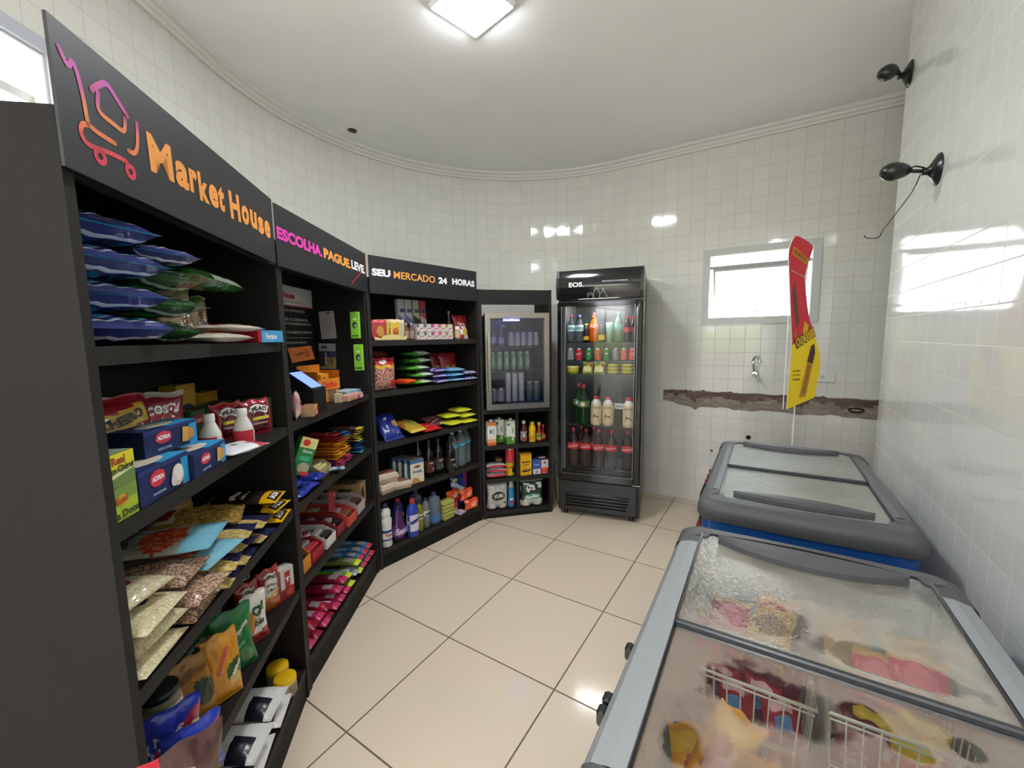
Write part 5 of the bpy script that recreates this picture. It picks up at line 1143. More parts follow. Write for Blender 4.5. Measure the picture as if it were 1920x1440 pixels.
# chocolate bars in stacks on the second shelf
def bar(name, base, end, seed, w_=.075, L_=.19, d_=.0135): return lambda: pouch(name, w_, L_, d_, base, [('r', 0, 0, 1, .12, end), ('r', .3, .3, .7, .36, 'e0c890')], 'foil', res=(8, 14), seed=seed, puff=.3, wr=.5)
D['bar_p'] = bar('purple_chocolate_bar', '5a2a6c', 'c04468', 81); D['bar_o'] = bar('orange_chocolate_bar', 'c47818', 'e8a52c', 82); D['bar_r'] = bar('red_chocolate_bar', '9c2a2c', '7a2024', 83)
D['bar_n'] = bar('navy_chocolate_bar', '1d2f4c', '2f5a8c', 84); D['bar_g'] = bar('gold_chocolate_bar', '6a4a44', 'cfc046', 85); D['bar_c'] = bar('cyan_chocolate_bar', '2f8cac', '3fb2d0', 86)
for sX, sY, seq, nm in ((.50, .02, 'pppooooooorrr', 'left'), (.62, .035, 'pppooooooonn', 'middle'), (.775, .02, 'cnnnngggggg', 'right')):
    z = c2_
    cn = {'p': 'purple', 'o': 'orange', 'r': 'red', 'n': 'navy', 'g': 'gold', 'c': 'cyan'}; tot = {k_: seq.count(k_) for k_ in seq}; cnt = {}
    for j, k_ in enumerate(seq):
        cnt[k_] = cnt.get(k_, 0) + 1
        lie('bar_'+k_, '2', sX+random.Random(j*7+int(sX*100)).uniform(-.006, .006), sY+random.Random(j*3+1).uniform(-.01, .012), z, '%s wrapped chocolate bar in the %s stack on the second shelf' % (cn[k_], nm), 'chocolate bar', random.Random(j).uniform(-8, 8), group='%s bars in the %s stack' % (cn[k_], nm), dz=.0135); z += .0137
D['crinkle'] = lambda: pouch('blue_candy_bag', .09, .14, .036, '232f86', [('s', 0, 0, 1, 1, '4a5aa8', .15), ('e', .5, .5, .25, .2, '3a4aa0'), ('r', 0, 0, 1, .08, '2c3c9c')], 'film', seed=87, wr=2)
for i, (X, Y, dz_, yw) in enumerate(((.075, .0, 0, 5), (.17, .005, 0, -5), (.12, .01, .038, 8), (.24, .01, 0, 0))): lie('crinkle', '2', X, Y, c2_+dz_, 'shiny dark blue candy bag, ' + ('leftmost on the shelf edge', 'middle one on the shelf edge', 'lying on top of the others', 'rightmost beside the cream box')[i], 'candy bag', yw)
def tray(w_, d_, h_, outc, inc, itc, back=0.0, n_=4, nm='display_tray', txt=None, rows=1):
    def f():
        t = empty(nm); O_ = H(outc); I_ = H(inc); mb = MB(); e = .0018
        mb.box(-w_/2, w_/2, -d_/2, d_/2, 0, e, I_)
        mb.box(-w_/2, w_/2, -d_/2, -d_/2+e, e, h_*.62, O_, 'card', {'back': I_}); mb.box(-w_/2, w_/2, d_/2-e, d_/2, e, h_+back, O_, 'card', {'front': I_})
        for s_ in (-1, 1):
            o_ = [(-d_/2+e, e), (d_/2-e, e), (d_/2-e, h_+back*.6), (d_/2-e-.05*d_, h_), (-d_/2+.25*d_, h_), (-d_/2+e, h_*.62)]
            mb.prism(o_, (w_/2-e) if s_ > 0 else -w_/2, w_/2 if s_ > 0 else -w_/2+e, O_, 'card', 'x')
            if txt: draw(mb, (lambda x, y, q: (-w_/2-q, d_/2-x, y)) if s_ < 0 else (lambda x, y, q: (w_/2+q, x-d_/2, y)), [('t', txt, .5, .5, .45, 'c9c0bc')], d_, h_)
        mb.build('tray', t)
        for i in range(n_):
            y = -d_/2+.012+(d_-.03)*(i+.5)/n_
            mb = MB(); mb.rbox(-w_/2+.006, w_/2-.006, y-.4*(d_-.03)/n_, y+.4*(d_-.03)/n_, e+.0005, h_*(.72+.08*(i % 2)), H(itc[i % len(itc)]), 'foil', .004)
            mb.build('sweet_pack', t)
        return t
    return f
D['tr_cream'] = tray(.125, .13, .06, 'b5a27c', '8c7450', ['d8cc8c', 'e0d8a8'], .02, 4)
stand('tr_cream', '2', .375, .08, c2_, 'cream open box of pale yellow sweets between blue bags and chocolate bars', 'display box', 3)
D['gpack'] = lambda: carton('tall_green_seasoning_pack', .075, .03, .16, '2c8a44', front=[('r', 0, .72, 1, 1, 'e0d48a'), ('e', .35, .86, .22, .09, 'cf3a34'), ('r', .2, .38, .8, .5, '4ab088'), ('e', .6, .2, .35, .14, 'b3a890'), ('r', .5, 0, 1, .1, 'c23a34'), ('t', 'Sazon', .55, .64, .6, 'c9d8c0')])
D['dkgreen'] = lambda: pouch('dark_herb_bag', .14, .14, .05, '1e2a1c', [('s', 0, 0, 1, .5, '5f5c4a', .5), ('s', 0, .5, 1, 1, '34502c', .3)], 'film', seed=89)
stand('dkgreen', '2', .155, .10, c2_+.04, 'dark green clear herb bag behind the blue candy bags', 'herb bag', -10, -6)
stand('gpack', '2', .125, .055, c2_+.088, 'green, red and yellow seasoning pack leaning over above the blue candy bags', 'seasoning pack', -35, 0, 24)
D['smallwhite'] = lambda: pouch('small_silver_wrapper', .05, .07, .012, 'a8b0b8', [('r', 0, .3, 1, .5, '4a6a8c')], 'foil', res=(8, 8), seed=88)
lie('smallwhite', '2', .437, .0, c2_, 'little silver wrapper on the shelf edge beside the cream box', 'wrapper', 20)
# third shelf: open display boxes side by side
for k_, a_ in dict(a=(.095, .24, .105, 'd98a34', '3a2a22', ['3a2c28', '4a342c'], .0, 4, 'orange_display_tray', None), b=(.105, .24, .085, 'a81f2c', '7c1c24', ['b0343c', 'c9b8b4'], .05, 5, 'red_display_tray', None),
                   c=(.10, .25, .08, 'd8d2cc', '6a4a38', ['2c2422', 'c9c0ba'], .05, 5, 'white_display_tray', None), d=(.085, .25, .09, '8c2a34', '46302a', ['241c1c', 'b8b0b0'], .03, 5, 'dark_red_display_tray', None),
                   e=(.11, .27, .085, 'cf4a40', 'a07a54', ['7a4a36', 'b0a498'], .035, 4, 'coral_display_tray', None), f=(.11, .26, .095, 'b5a8a4', '5a4038', ['4a2c2c', '8c7a78'], .01, 4, 'bis_display_tray', 'BIS')).items():
    D['tr_'+k_] = tray(*a_)
for k_, X, lab in (('a', .085, 'orange cut out display box at the left end of the third shelf'), ('b', .20, 'red display box of sweets, second from the left'), ('c', .325, 'white display box of dark sweets, third from the left'), ('d', .44, 'dark red display box, fourth from the left'), ('e', .565, 'coral and brown display box right of the dark red one'), ('f', .71, 'pale display box with white letters at the right')):
    stand('tr_'+k_, '2', X, .145, c3, lab, 'display box', 0, group=None)
D['tallbrown'] = lambda: carton('tall_brown_carton', .09, .2, .13, 'a3845e', front=[('p', [(.2, .2), (.7, .3), (.6, .8), (.1, .7)], '3a2c28')], top=[('r', .1, .2, .9, .8, '6a5240')], left=[('p', [(.2, .3), (.6, .3), (.75, .8), (.35, .8)], '3a2c28')])
stand('tallbrown', '2', .835, .15, c3, 'tall brown carton at the right end of the third shelf', 'carton', 0)
D['pinkcard'] = lambda: carton('pink_chocolate_box', .075, .02, .10, 'b8404c', front=[('e', .5, .5, .3, .3, '7c2a34'), ('r', .1, .8, .9, .9, 'd8908c')])
stand('pinkcard', '2', .50, .09, c3+.085, 'pink red box leaning on the display boxes', 'box', 15, 0, 22)
D['striped'] = lambda: pouch('striped_wafer_pack', .05, .16, .03, '9c9aa4', [('r', 0, .1, 1, .2, '8c2430'), ('r', 0, .35, 1, .45, '8c2430'), ('r', 0, .6, 1, .7, '3a3c5c')], 'foil', res=(8, 14), seed=90)
lie('striped', '2', .21, .06, c3+.098, 'red and grey striped wafer pack lying on the red display box', 'wafer pack', 24, 4)
# bottom shelf: biscuit rolls lying front to back
def roll(base, end, mid, seed, w_=.058, L_=.23): return lambda: pouch('biscuit_roll', w_, L_, .044, base, [('r', 0, 0, 1, .10, end), ('r', .1, .55, .9, .85, mid), ('r', .15, .2, .85, .4, 'd8c8cc')], 'foil', res=(10, 20), seed=seed, puff=.4, seal=.03)
D['ro_b'] = roll('3f78ac', 'c23a48', '8fb0cc', 91); D['ro_y'] = roll('8a9a4a', 'd8d83a', '4a4a40', 92); D['ro_k'] = roll('56636c', '9aa4a8', '3a78a0', 93); D['ro_g'] = roll('4f9c34', 'd3cf34', '6ab048', 94)
D['ro_m'] = roll('a51f4a', 'c23862', '7c1836', 95); D['ro_r'] = roll('b82030', '8c1a34', 'd8802c', 96)
rowsB = [(.845, 'b', 2), (.78, 'b', 2), (.715, 'b', 2), (.65, 'y', 2), (.585, 'k', 1), (.525, 'g', 2), (.46, 'm', 2), (.395, 'm', 2), (.33, 'm', 1), (.265, 'r', 2), (.20, 'm', 2), (.135, 'r', 2), (.072, 'm', 1)]
cB = {'b': 'blue and red', 'y': 'yellow and olive', 'k': 'grey blue', 'g': 'green and yellow', 'm': 'crimson', 'r': 'bright red'}
for i, (X, k_, n_) in enumerate(rowsB):
    for j in range(n_):
        rr_ = random.Random(i*5+j)
        lie('ro_'+k_, '2', X, .008+.012*j, c4+.046*j, '%s biscuit roll on the bottom shelf, %s layer, place %s from the right' % (cB[k_], ('lower', 'upper')[j], ('first', 'second', 'third', 'fourth', 'fifth', 'sixth', 'seventh', 'eighth', 'ninth', 'tenth', 'eleventh', 'twelfth', 'thirteenth')[i]), 'biscuit roll', rr_.uniform(-4, 4))
# ------------------------------------------------------------------ unit 3
a1_, a2_, a3_, a4_, a5_ = SH['3']
D['sachet_y'] = lambda: pouch('yellow_drink_sachet', .095, .125, .014, 'c9a92c', [('r', .55, .1, .95, .9, 'b0a890'), ('e', .35, .4, .2, .2, 'b8601c'), ('r', 0, .88, 1, 1, 'd8cca0'), ('t', 'Tang', .35, .3, .4, 'a03020')], 'foil', res=(12, 14), seed=101)
D['sachet_r'] = lambda: pouch('red_drink_sachet', .095, .12, .014, 'a8303a', [('e', .6, .4, .25, .3, 'b58a3a'), ('r', 0, .88, 1, 1, 'cf4a50')], 'foil', res=(12, 14), seed=102)
for i in range(2): stand('sachet_r', '3', .105+i*.02, .04+i*.03, a1_+.008, 'red drink sachet at the left of the top shelf, %s one' % ('front', 'rear')[i], 'sachet', -10, -8)
for i in range(5): stand('sachet_y', '3', .235-i*.017, .035+i*.022, a1_+.008, 'yellow drink sachet, %s in the fanned row' % ('front one', 'second', 'third', 'fourth', 'last')[i], 'sachet', -14, -8)
mb = MB(); mb.box(-.115, .115, -.06, .12, 0, .003, H('c9b878')); mb.prism([(-.115, .003), (.115, .003), (.12, .03), (.09, .016), (.06, .03), (0, .034), (-.05, .03), (-.07, .012), (-.115, .022)], -.0615, -.06, H('d6c684'), 'card', 'y')
o_ = mb.build('sachet_tray'); in_unit(o_, '3', .165, .07, a1_+.0008); tag(o_, 'low cream cardboard tray with a cut front holding the drink sachets', 'tray')
def tooth(c_a, c_b, c_c): return lambda: carton('toothpaste_box', .05, .035, .275, c_a, front=[('r', 0, 0, 1, .45, c_b), ('p', [(0, .45), (1, .3), (1, .5), (0, .62)], c_c), ('t', 'dental', .5, .72, .5, '4a4a6c', 1.57, .05, .2)], left=[('r', 0, 0, 1, .45, c_b)])
D['to_a'] = tooth('c4c4cc', '34407c', '7a7cac'); D['to_b'] = tooth('b8b8a0', '3f6f96', '33402c'); D['to_c'] = tooth('a84a5c', '2f5f96', 'c9b8b4')
for i, (k_, X) in enumerate((('to_a', .36), ('to_a', .42), ('to_b', .485), ('to_c', .545))):
    stand(k_, '3', X, .17, a1_, ('white and navy upright box, left of two at the back', 'white and navy upright box, right of two at the back', 'pale upright box with blue base at the back', 'red and blue upright box at the back')[i], 'box', -3, -4)
D['winebot'] = lambda: vessel('small_brown_bottle', [(0, 0), (.017, 0), (.019, .004), (.019, .07), (.008, .088), (.008, .1)], '6a4a40', 'plastic', (.009, .098, .112, 'a89890'), (.01, .06, '9c8478', []))
for i in range(2): stand('winebot', '3', .315+i*.045, .06, a1_, 'small brown bottle left of the little cartons, %s of two' % ('left', 'right')[i], 'bottle')
def ebx(c_): return lambda: carton('small_dessert_carton', .063, .06, .053, 'd8cfcc', front=[('r', 0, .55, 1, 1, c_), ('p', [(.15, .05), (.5, .1), (.9, .45), (.5, .5)], 'b8706a'), ('p', [(.3, .05), (.7, .05), (.75, .3), (.5, .35)], 'e9dcd8'), ('t', '123', .55, .78, .6, 'f0e8e8', 0, .07)], top=[('r', 0, 0, 1, 1, c_)])
for k_, c_ in dict(a='6a5a58', b='5f6a5c', c='c23a6a', d='c4606c', e='9aa03a').items(): D['eb_'+k_] = ebx(c_)
for i, k_ in enumerate('abcde'):
    nm = ('grey', 'olive', 'magenta', 'rose', 'lime')[i]
    stand('eb_'+k_, '3', .427+i*.065, .075, a1_, 'small carton with %s band, lower row of two' % nm, 'carton'); stand('eb_'+k_, '3', .430+i*.065, .08, a1_+.055, 'small carton with %s band, upper row of two' % nm, 'carton')
D['glassjar'] = lambda: vessel('small_sauce_jar', [(0, 0), (.018, 0), (.02, .004), (.02, .06), (.014, .07)], 'b09a7c', 'plastic', (.0165, .068, .09, 'e2ded8'), (.012, .05, 'c9b48c', []))
stand('glassjar', '3', .765, .05, a1_, 'little beige jar with white cap right of the small cartons', 'jar', sc=1.05)
D['whpouch'] = lambda: pouch('white_fruit_pouch', .085, .10, .03, 'd8d0c4', [('e', .6, .5, .3, .3, 'c9a04a'), ('r', 0, .75, .4, 1, 'a83a40'), ('e', .2, .15, .25, .2, 'b02834')], 'foil', seed=104)
stand('whpouch', '3', .835, .045, a1_, 'white pouch with yellow fruit at the right of the top shelf', 'pouch', 0, -20)
D['redchips'] = lambda: pouch('red_snack_bag', .135, .17, .05, '9c1f28', [('t', 'Party', .5, .58, .6, 'd8c8c0', -.2, .03), ('t', 'TOAST', .5, .42, .6, 'd8c8c0', -.2, .03), ('e', .5, .25, .35, .12, 'b8302c')], 'foil', seed=105, res=(20, 20))
stand('redchips', '3', .87, .115, a1_+.01, 'crimson snack bag with cream lettering at the right end of the top shelf', 'snack bag', -6, -4)
D['amber'] = lambda: vessel('amber_bottle', [(0, 0), (.021, 0), (.023, .004), (.023, .12), (.01, .155), (.009, .19)], '3a2420', 'plastic', (.0105, .188, .21, '8a8078'), (.05, .11, '5a3a34', [('e', .5, .5, .3, .3, 'b0a098')]))
stand('amber', '3', .765, .14, a1_, 'dark amber bottle behind the little jar', 'bottle')
# second shelf
D['meatbag'] = lambda: pouch('mixed_grain_bag', .155, .20, .06, 'a5655c', [('s', 0, 0, 1, .66, '7c3c38', .35), ('s', 0, 0, 1, .66, 'c9a08c', .3), ('r', 0, .76, 1, 1, 'b8242f'), ('r', 0, .66, 1, .76, 'd0a32c'), ('e', .38, .88, .17, .07, 'e9e2de'), ('r', .7, .1, 1, .25, 'c23030')], 'film', seed=111, res=(26, 30))
D['redgrain'] = lambda: pouch('dark_red_grain_bag', .16, .16, .065, '7a2c2e', [('s', 0, 0, 1, 1, '9c5450', .3)], 'film', seed=112)
D['orangepk'] = lambda: pouch('orange_snack_pack', .15, .14, .04, 'dd5a1c', [('r', 0, 0, .18, 1, 'a8281f'), ('r', 0, .8, 1, 1, 'b8401c')], 'foil', seed=113)
D['greensn'] = lambda: pouch('green_snack_bag', .19, .24, .047, '3f7a30', [('r', 0, 0, 1, .12, '5aa83c'), ('e', .7, .12, .3, .1, 'c9cdc4'), ('r', .0, .35, 1, 1, '29451f'), ('t', 'Torcida', .6, .2, .5, 'd8e0d0')], 'film', seed=114)
D['ouro'] = lambda: pouch('crimson_candy_bag', .16, .21, .05, '8c1f24', [('t', "S'UP", .55, .42, .7, 'c9a23a', .05, .06), ('r', .2, .28, .8, .32, 'b8903a'), ('e', .5, .15, .4, .1, 'b03a34')], 'foil', seed=115)
D['purp'] = lambda: pouch('purple_snack_bag', .13, .17, .036, '5f4aa0', [('g', .3, .55, .06, 'cfc8dc'), ('r', 0, 0, 1, .07, 'b8b0cc'), ('r', 0, .75, .4, .9, 'c9a83c')], 'foil', seed=116)
D['cyans'] = lambda: pouch('cyan_snack_bag', .155, .17, .034, '2486c0', [('r', 0, 0, 1, .08, '9cc4d8'), ('g', .2, .3, .05, 'b8d4e0'), ('e', .6, .6, .2, .2, '1c6ca8')], 'foil', seed=117)
D['wpurp'] = lambda: pouch('silver_purple_snack_bag', .13, .17, .038, '46469c', [('s', 0, 0, 1, .35, 'c9c9d0', .6), ('r', .3, .7, .9, .9, 'b5a4b0')], 'foil', seed=118)
lie('meatbag', '3', .145, .12, a2_, 'dark red clear grain bag lying flat behind the upright one', 'grain bag', 5, sc=.7)
stand('meatbag', '3', .14, .055, a2_+.006, 'clear grain bag with red and yellow header standing at the left', 'grain bag', 0, -6)
lie('redgrain', '3', .165, .13, a2_+.19, 'dark red grain bag on top of the upright grain bag', 'grain bag', 12, 0)
lie('orangepk', '3', .30, .0, a2_, 'flat orange and red snack pack in front of the green bags', 'snack pack', 14, sc=.9)
for i in range(5): lie('greensn', '3', .415 + .012*(i % 2), .025+.008*i, a2_+.049*i, 'green snack bag with silver end, %s of the stack' % ordn(i, 5), 'snack bag', (4, -5, 6, -3, -10)[i])
stand('ouro', '3', .80, .17, a2_, 'crimson candy bag with gold lettering standing at the back', 'candy bag', -8, -6); stand('ouro', '3', .745, .235, a2_, 'crimson candy bag standing half hidden behind its twin', 'candy bag', -8, -6)
for i in range(3): lie('purp', '3', .585, .0+.01*i, a2_+.038*i, 'purple and silver snack bag, %s of three' % ordn(i, 3), 'snack bag', (8, -6, 10)[i])
for i in range(3): lie('cyans', '3', .725, -.005+.01*i, a2_+.036*i, 'bright cyan snack bag, %s of three' % ordn(i, 3), 'snack bag', (-5, 5, -3)[i])
for i in range(2): lie('wpurp', '3', .86-.005*i, -.02+.005*i, a2_+.04*i, 'indigo and silver snack bag at the right end, %s of two' % ordn(i, 2), 'snack bag', (3, -3)[i], sc=.86)
# third shelf
D['bluechips'] = lambda: pouch('blue_chips_bag', .16, .20, .06, '1d2f86', [('e', .25, .3, .06, .05, 'd8d8e8'), ('e', .8, .55, .2, .12, 'c9a070'), ('r', .5, 0, 1, .08, '3a4a9c'), ('e', .35, .75, .1, .05, 'c0c4dc')], 'foil', seed=121)
D['ychips'] = lambda: pouch('yellow_red_chips_bag', .15, .20, .055, 'b5952f', [('s', 0, .4, 1, 1, '8c2c28', .4), ('e', .5, .5, .3, .2, '8a8c34'), ('r', 0, 0, 1, .1, 'd8b84a'), ('r', 0, .88, 1, 1, '7c2420')], 'foil', seed=122)
D['rchips'] = lambda: pouch('red_flat_chips_bag', .16, .17, .04, 'c01f24', [('p' and 'g', .85, .95, .08, 'd8a83c'), ('g', .4, .3, .015, 'e0b0a8')], 'foil', seed=123)
D['brchips'] = lambda: pouch('brown_striped_chips_bag', .15, .18, .045, '6a3c38', [('g', .1, .5, .03, 'c9b0a8'), ('g', .4, .8, .03, 'a88c84'), ('g', -.2, .2, .03, 'c9b0a8'), ('r', 0, .85, 1, 1, '5a2a28')], 'foil', seed=124)
D['lime'] = lambda: pouch('yellow_green_chips_bag', .20, .18, .045, 'c9cc2c', [('r', 0, 0, 1, .08, 'd8d84a'), ('s', .5, .1, 1, .5, '7c6a3a', .35), ('e', .3, .6, .2, .2, 'b8a83a')], 'foil', seed=125)
stand('bluechips', '3', .19, .045, a3_, 'royal blue chips bag slumped at the left of the third shelf', 'chips bag', 6, -40)
lie('ychips', '3', .335, -.005, a3_, 'yellow and dark red chips bag sloping beside the blue one', 'chips bag', 10, 14)
lie('brchips', '3', .60, .055, a3_, 'brown chips bag with pale stripes', 'chips bag', -8, 10)
lie('rchips', '3', .465, -.012, a3_, 'bright red flat chips bag on the shelf edge', 'chips bag', 4, 6)
for i, (X, Y, dz_, yw) in enumerate(((.70, -.008, 0, 4), (.832, -.012, 0, -2), (.71, .02, .042, -6), (.85, .01, .042, 4), (.81, .03, .084, -4))):
    lie('lime', '3', X, Y, a3_+dz_, 'yellow green chips bag, ' + ('bottom left of the pile', 'bottom right of the pile', 'middle left of the pile', 'middle right of the pile', 'top of the pile')[i], 'chips bag', yw, sc=(.72, .85, .85))
# fourth shelf
def egg():
    t = empty('egg_carton'); C_ = H('b9a892')
    mb = MB(); R = [[(x*.075*k_, y*.055*k_, z) for x, y in [(1, -1), (1, 1), (-1, 1), (-1, -1)]] for k_, z in ((.85, 0), (1.0, .03))]
    mb.grid(R, C_, 'matte', False, closed_u=True); mb.face(R[0][::-1], C_, 'matte'); mb.face(R[1], C_, 'matte'); mb.build('base', t)
    mb = MB(); R = [[(x*.075*k_, y*.055*k_, z) for x, y in [(1, -1), (1, 1), (-1, 1), (-1, -1)]] for k_, z in ((1.0, .031), (.9, .055), (.72, .062))]
    mb.grid(R, H('c4b49e'), 'matte', False, closed_u=True); mb.face(R[2], H('8a5a50'), 'matte'); mb.build('lid', t); t['dz'] = .065; return t
D['egg'] = egg
stand('egg', '3', .105, .065, a4_, 'pulp egg carton on the shelf at the far left, lower of two', 'egg carton', 8); stand('egg', '3', .11, .075, a4_+.064, 'pulp egg carton on top of another one', 'egg carton', -6); stand('egg', '3', .222, .06, a4_, 'pulp egg carton with brown top right of the stacked pair', 'egg carton', -14, sc=.8)
D['oat'] = lambda: carton('oat_flakes_box', .105, .04, .165, 'b8a880', front=[('r', 0, .84, 1, 1, '3f6a96'), ('r', 0, 0, 1, .84, 'd3ccb8'), ('p', [(0, 0), (.8, 0), (.5, .22), (.2, .25)], 'c08a4a'), ('t', 'Aveia', .5, .5, .7, '3f6c8c', 0, .03), ('e', .5, .7, .25, .05, '7c2c34')], left=[('r', 0, 0, 1, 1, '2c5a7a'), ('r', 0, .8, 1, 1, '24304c')], top=[('r', 0, 0, 1, 1, '6a5a44')])
for i in range(4): stand('oat', '3', .335-.012*i, .045+i*.05, a4_, 'cream and blue oat flakes box, %s' % ('front one of the row', 'second in the row', 'third in the row', 'last in the row')[i], 'oat box', -6)
def wine(c_): return lambda: vessel('wine_bottle', [(0, 0), (.034, 0), (.037, .004), (.037, .16), (.03, .185), (.015, .205), (.013, .25), (.0145, .252), (.0145, .262)], '14140f', 'gloss', (.0142, .235, .27, '1c1a1a'), (.035, .12, c_, [('r', .3, .75, .7, .85, 'a89c90'), ('e', .55, .3, .1, .15, '9c6a5c')]), n=24)
for i, (c_, X, Y) in enumerate((('4a2a26', .425, .13), ('46201e', .475, .075), ('3a3a34', .565, .075), ('1c1c18', .63, .05))):
    D['wine%d' % i] = wine(c_)
    stand('wine%d' % i, '3', X, Y, a4_, ('dark wine bottle set back, first behind the oat boxes', 'dark wine bottle with maroon label next to the oat boxes', 'dark wine bottle with grey label, third from the left', 'black bottle with faint label next to the water bottles')[i], 'wine bottle')
CLR = 'c9d4d8'
D['water'] = lambda: vessel('water_bottle', [(0, .004), (.03, 0), (.041, .006), (.044, .02), (.042, .05), (.044, .08), (.042, .11), (.0445, .15), (.041, .16), (.0445, .17), (.044, .2), (.03, .24), (.014, .262), (.013, .275)], CLR, 'clear', (.0155, .27, .288, '8cc0d0'), (.165, .185, '3fa4b8', []), n=24, liquid=(.235, 'd8e0e2', 'clear'))
for i, X in enumerate((.695, .79, .885)): stand('water', '3', X-.005, .065+(.01 if i else 0), a4_, 'clear water bottle with thin blue band, %s of three' % ('left', 'middle', 'right')[i], 'water bottle', 0, 0, sc=(.98, .98, 1) if i < 2 else 1)
# bottom shelf
D['bleach'] = lambda: vessel('bleach_bottle', [(0, 0), (.034, 0), (.038, .006), (.038, .12), (.036, .13), (.040, .15), (.040, .18), (.03, .195), (.035, .21), (.034, .235), (.016, .258), (.014, .262)], 'd4d8d0', 'plastic', (.019, .258, .29, '24284c'), (.045, .115, 'e0e0dc', [('r', 0, .75, 1, 1, '2f3a78'), ('r', 0, .0, 1, .15, '2f3a78'), ('t', 'Ypere', .5, .5, .6, 'b5343c', 0, .05)]), n=24)
D['purpleb'] = lambda: vessel('purple_fabric_softener_bottle', [(0, 0), (.04, 0), (.052, .01), (.055, .06), (.048, .10), (.03, .125), (.03, .17), (.022, .20), (.014, .21)], '4f2a5a', 'gloss', (.018, .205, .235, '3a2050'), (.03, .09, '5a3468', [('e', .5, .5, .4, .45, '8c6a9a'), ('t', 'Sana', .5, .6, .6, 'd8c8dc'), ('t', 'pureza', .5, .3, .4, 'c9b4d0')]), n=24, squash=.75)
D['blueb'] = lambda: vessel('blue_detergent_bottle', [(0, 0), (.036, 0), (.04, .008), (.042, .1), (.04, .17), (.034, .2), (.022, .215), (.016, .222)], '263c9c', 'plastic', (.017, .22, .252, 'b0302c'), (.04, .15, 'd0ccd4', [('t', 'omo', .5, .62, .6, '2a3474', .3, .08), ('p', [(.1, .1), (.9, .2), (.85, .35), (.15, .25)], 'b5343c'), ('r', 0, 0, .2, 1, '2f48a8')]), n=24, squash=.8)
D['yelb'] = lambda: vessel('yellow_dish_soap_bottle', [(0, 0), (.03, 0), (.034, .005), (.034, .12), (.03, .16), (.018, .185), (.01, .195)], 'a8a834', 'liquid', (.0125, .193, .215, '3a3c40'), (.09, .125, 'd8d8cc', [('t', 'coco', .5, .5, .6, '2a2c24', 0, .05)]), n=20, liquid=(.13, 'b0ac34', 'plastic'))
D['clrb'] = lambda: vessel('clear_dish_soap_bottle', [(0, 0), (.028, 0), (.032, .005), (.032, .12), (.028, .16), (.018, .185), (.01, .195)], 'a0a4a8', 'liquid', (.0125, .193, .215, '3a3c40'), (.09, .125, 'd8d8d8', [('t', 'ola', .5, .5, .5, '2a2c24', 0, .05)]), n=20, liquid=(.12, '8c9498', 'plastic'))
D['alco'] = lambda: vessel('blue_tinted_cleaner_bottle', [(0, 0), (.042, 0), (.047, .006), (.047, .17), (.043, .19), (.018, .205), (.014, .21)], '8c9cb0', 'liquid', (.017, .208, .232, '3a4474'), (.02, .075, '3f6aa0', []), n=24, liquid=(.16, '8496aa', 'plastic'))
stand('bleach', '3', .078, .04, a5_, 'white ribbed bottle with red and blue label at the left end', 'bottle', 6)
stand('purpleb', '3', .185, .055, a5_, 'purple softener bottle with round label, front one', 'bottle', 4); stand('purpleb', '3', .145, .145, a5_, 'purple softener bottle standing behind the front one', 'bottle', 4)
stand('blueb', '3', .275, .05, a5_, 'blue detergent bottle with red cap and white label, front one', 'bottle', -4, sc=1.04); stand('blueb', '3', .235, .13, a5_, 'blue detergent bottle with red cap, rear one', 'bottle', -4)
stand('yelb', '3', .348, .045, a5_, 'clear bottle of yellow dish soap', 'bottle'); stand('clrb', '3', .413, .055, a5_, 'clear dish soap bottle right of the yellow one', 'bottle')
stand('alco', '3', .494, .06, a5_, 'large bluish cleaner bottle in front of the grey one', 'bottle'); stand('alco', '3', .40, .15, a5_, 'bluish cleaner bottle at the back behind the dish soap', 'bottle', sc=(1, 1, 1.1))
D['sponge'] = lambda: carton('sponge_pack', .105, .07, .026, 'b5b05c', front=[('r', 0, 0, 1, .25, '6a7a34')], left=[('r', 0, 0, 1, .25, '6a7a34')], mat='matte')
for i in range(5): stand('sponge', '3', .60, .05, a5_+.0275*i, 'yellow green sponge pack, %s of the stack' % ordn(i, 5), 'sponge pack', (6, -3, 4, -6, 3)[i])
D['foilr'] = lambda: pouch('silver_steel_wool_pack', .12, .12, .04, 'a8a4b4', [('s', 0, 0, 1, 1, '5a5a78', .25), ('r', .4, .1, .8, .5, 'c9a0a8')], 'film', seed=131)
lie('foilr', '3', .715, -.005, a5_, 'silver and violet steel wool pack next to the sponges', 'pack', 10, sc=.72)
D['redpk'] = lambda: carton('red_soap_pack', .08, .05, .085, 'b02c3a', front=[('p', [(.05, .1), (.4, .1), (.4, .4), (.05, .4)], 'd8a8ac'), ('p', [(.5, .1), (.9, .1), (.9, .4), (.5, .4)], 'd8a8ac'), ('p', [(.05, .55), (.9, .55), (.9, .85), (.05, .85)], 'c4484c')])
stand('redpk', '3', .705, .105, a5_+.0, 'red and pink soap pack under the orange packs', 'soap pack', -14)
D['orsoap'] = lambda: pouch('orange_soap_pack', .14, .085, .07, 'd8461c', [('e', .5, .5, .25, .3, 'e88a54'), ('e', .5, .5, .12, .16, 'c9c0d0'), ('s', 0, 0, 1, 1, 'e05a28', .3)], 'film', seed=132)
for i, (X, Y, dz_) in enumerate(((.81, .045, 0), (.81, .05, .08), (.70, .10, .088))): stand('orsoap', '3', X, Y, a5_+dz_, 'orange soap pack, ' + ('lower right', 'upper right', 'upper left on the red pack')[i] + ' of three', 'soap pack', (-6, 4, 8)[i])
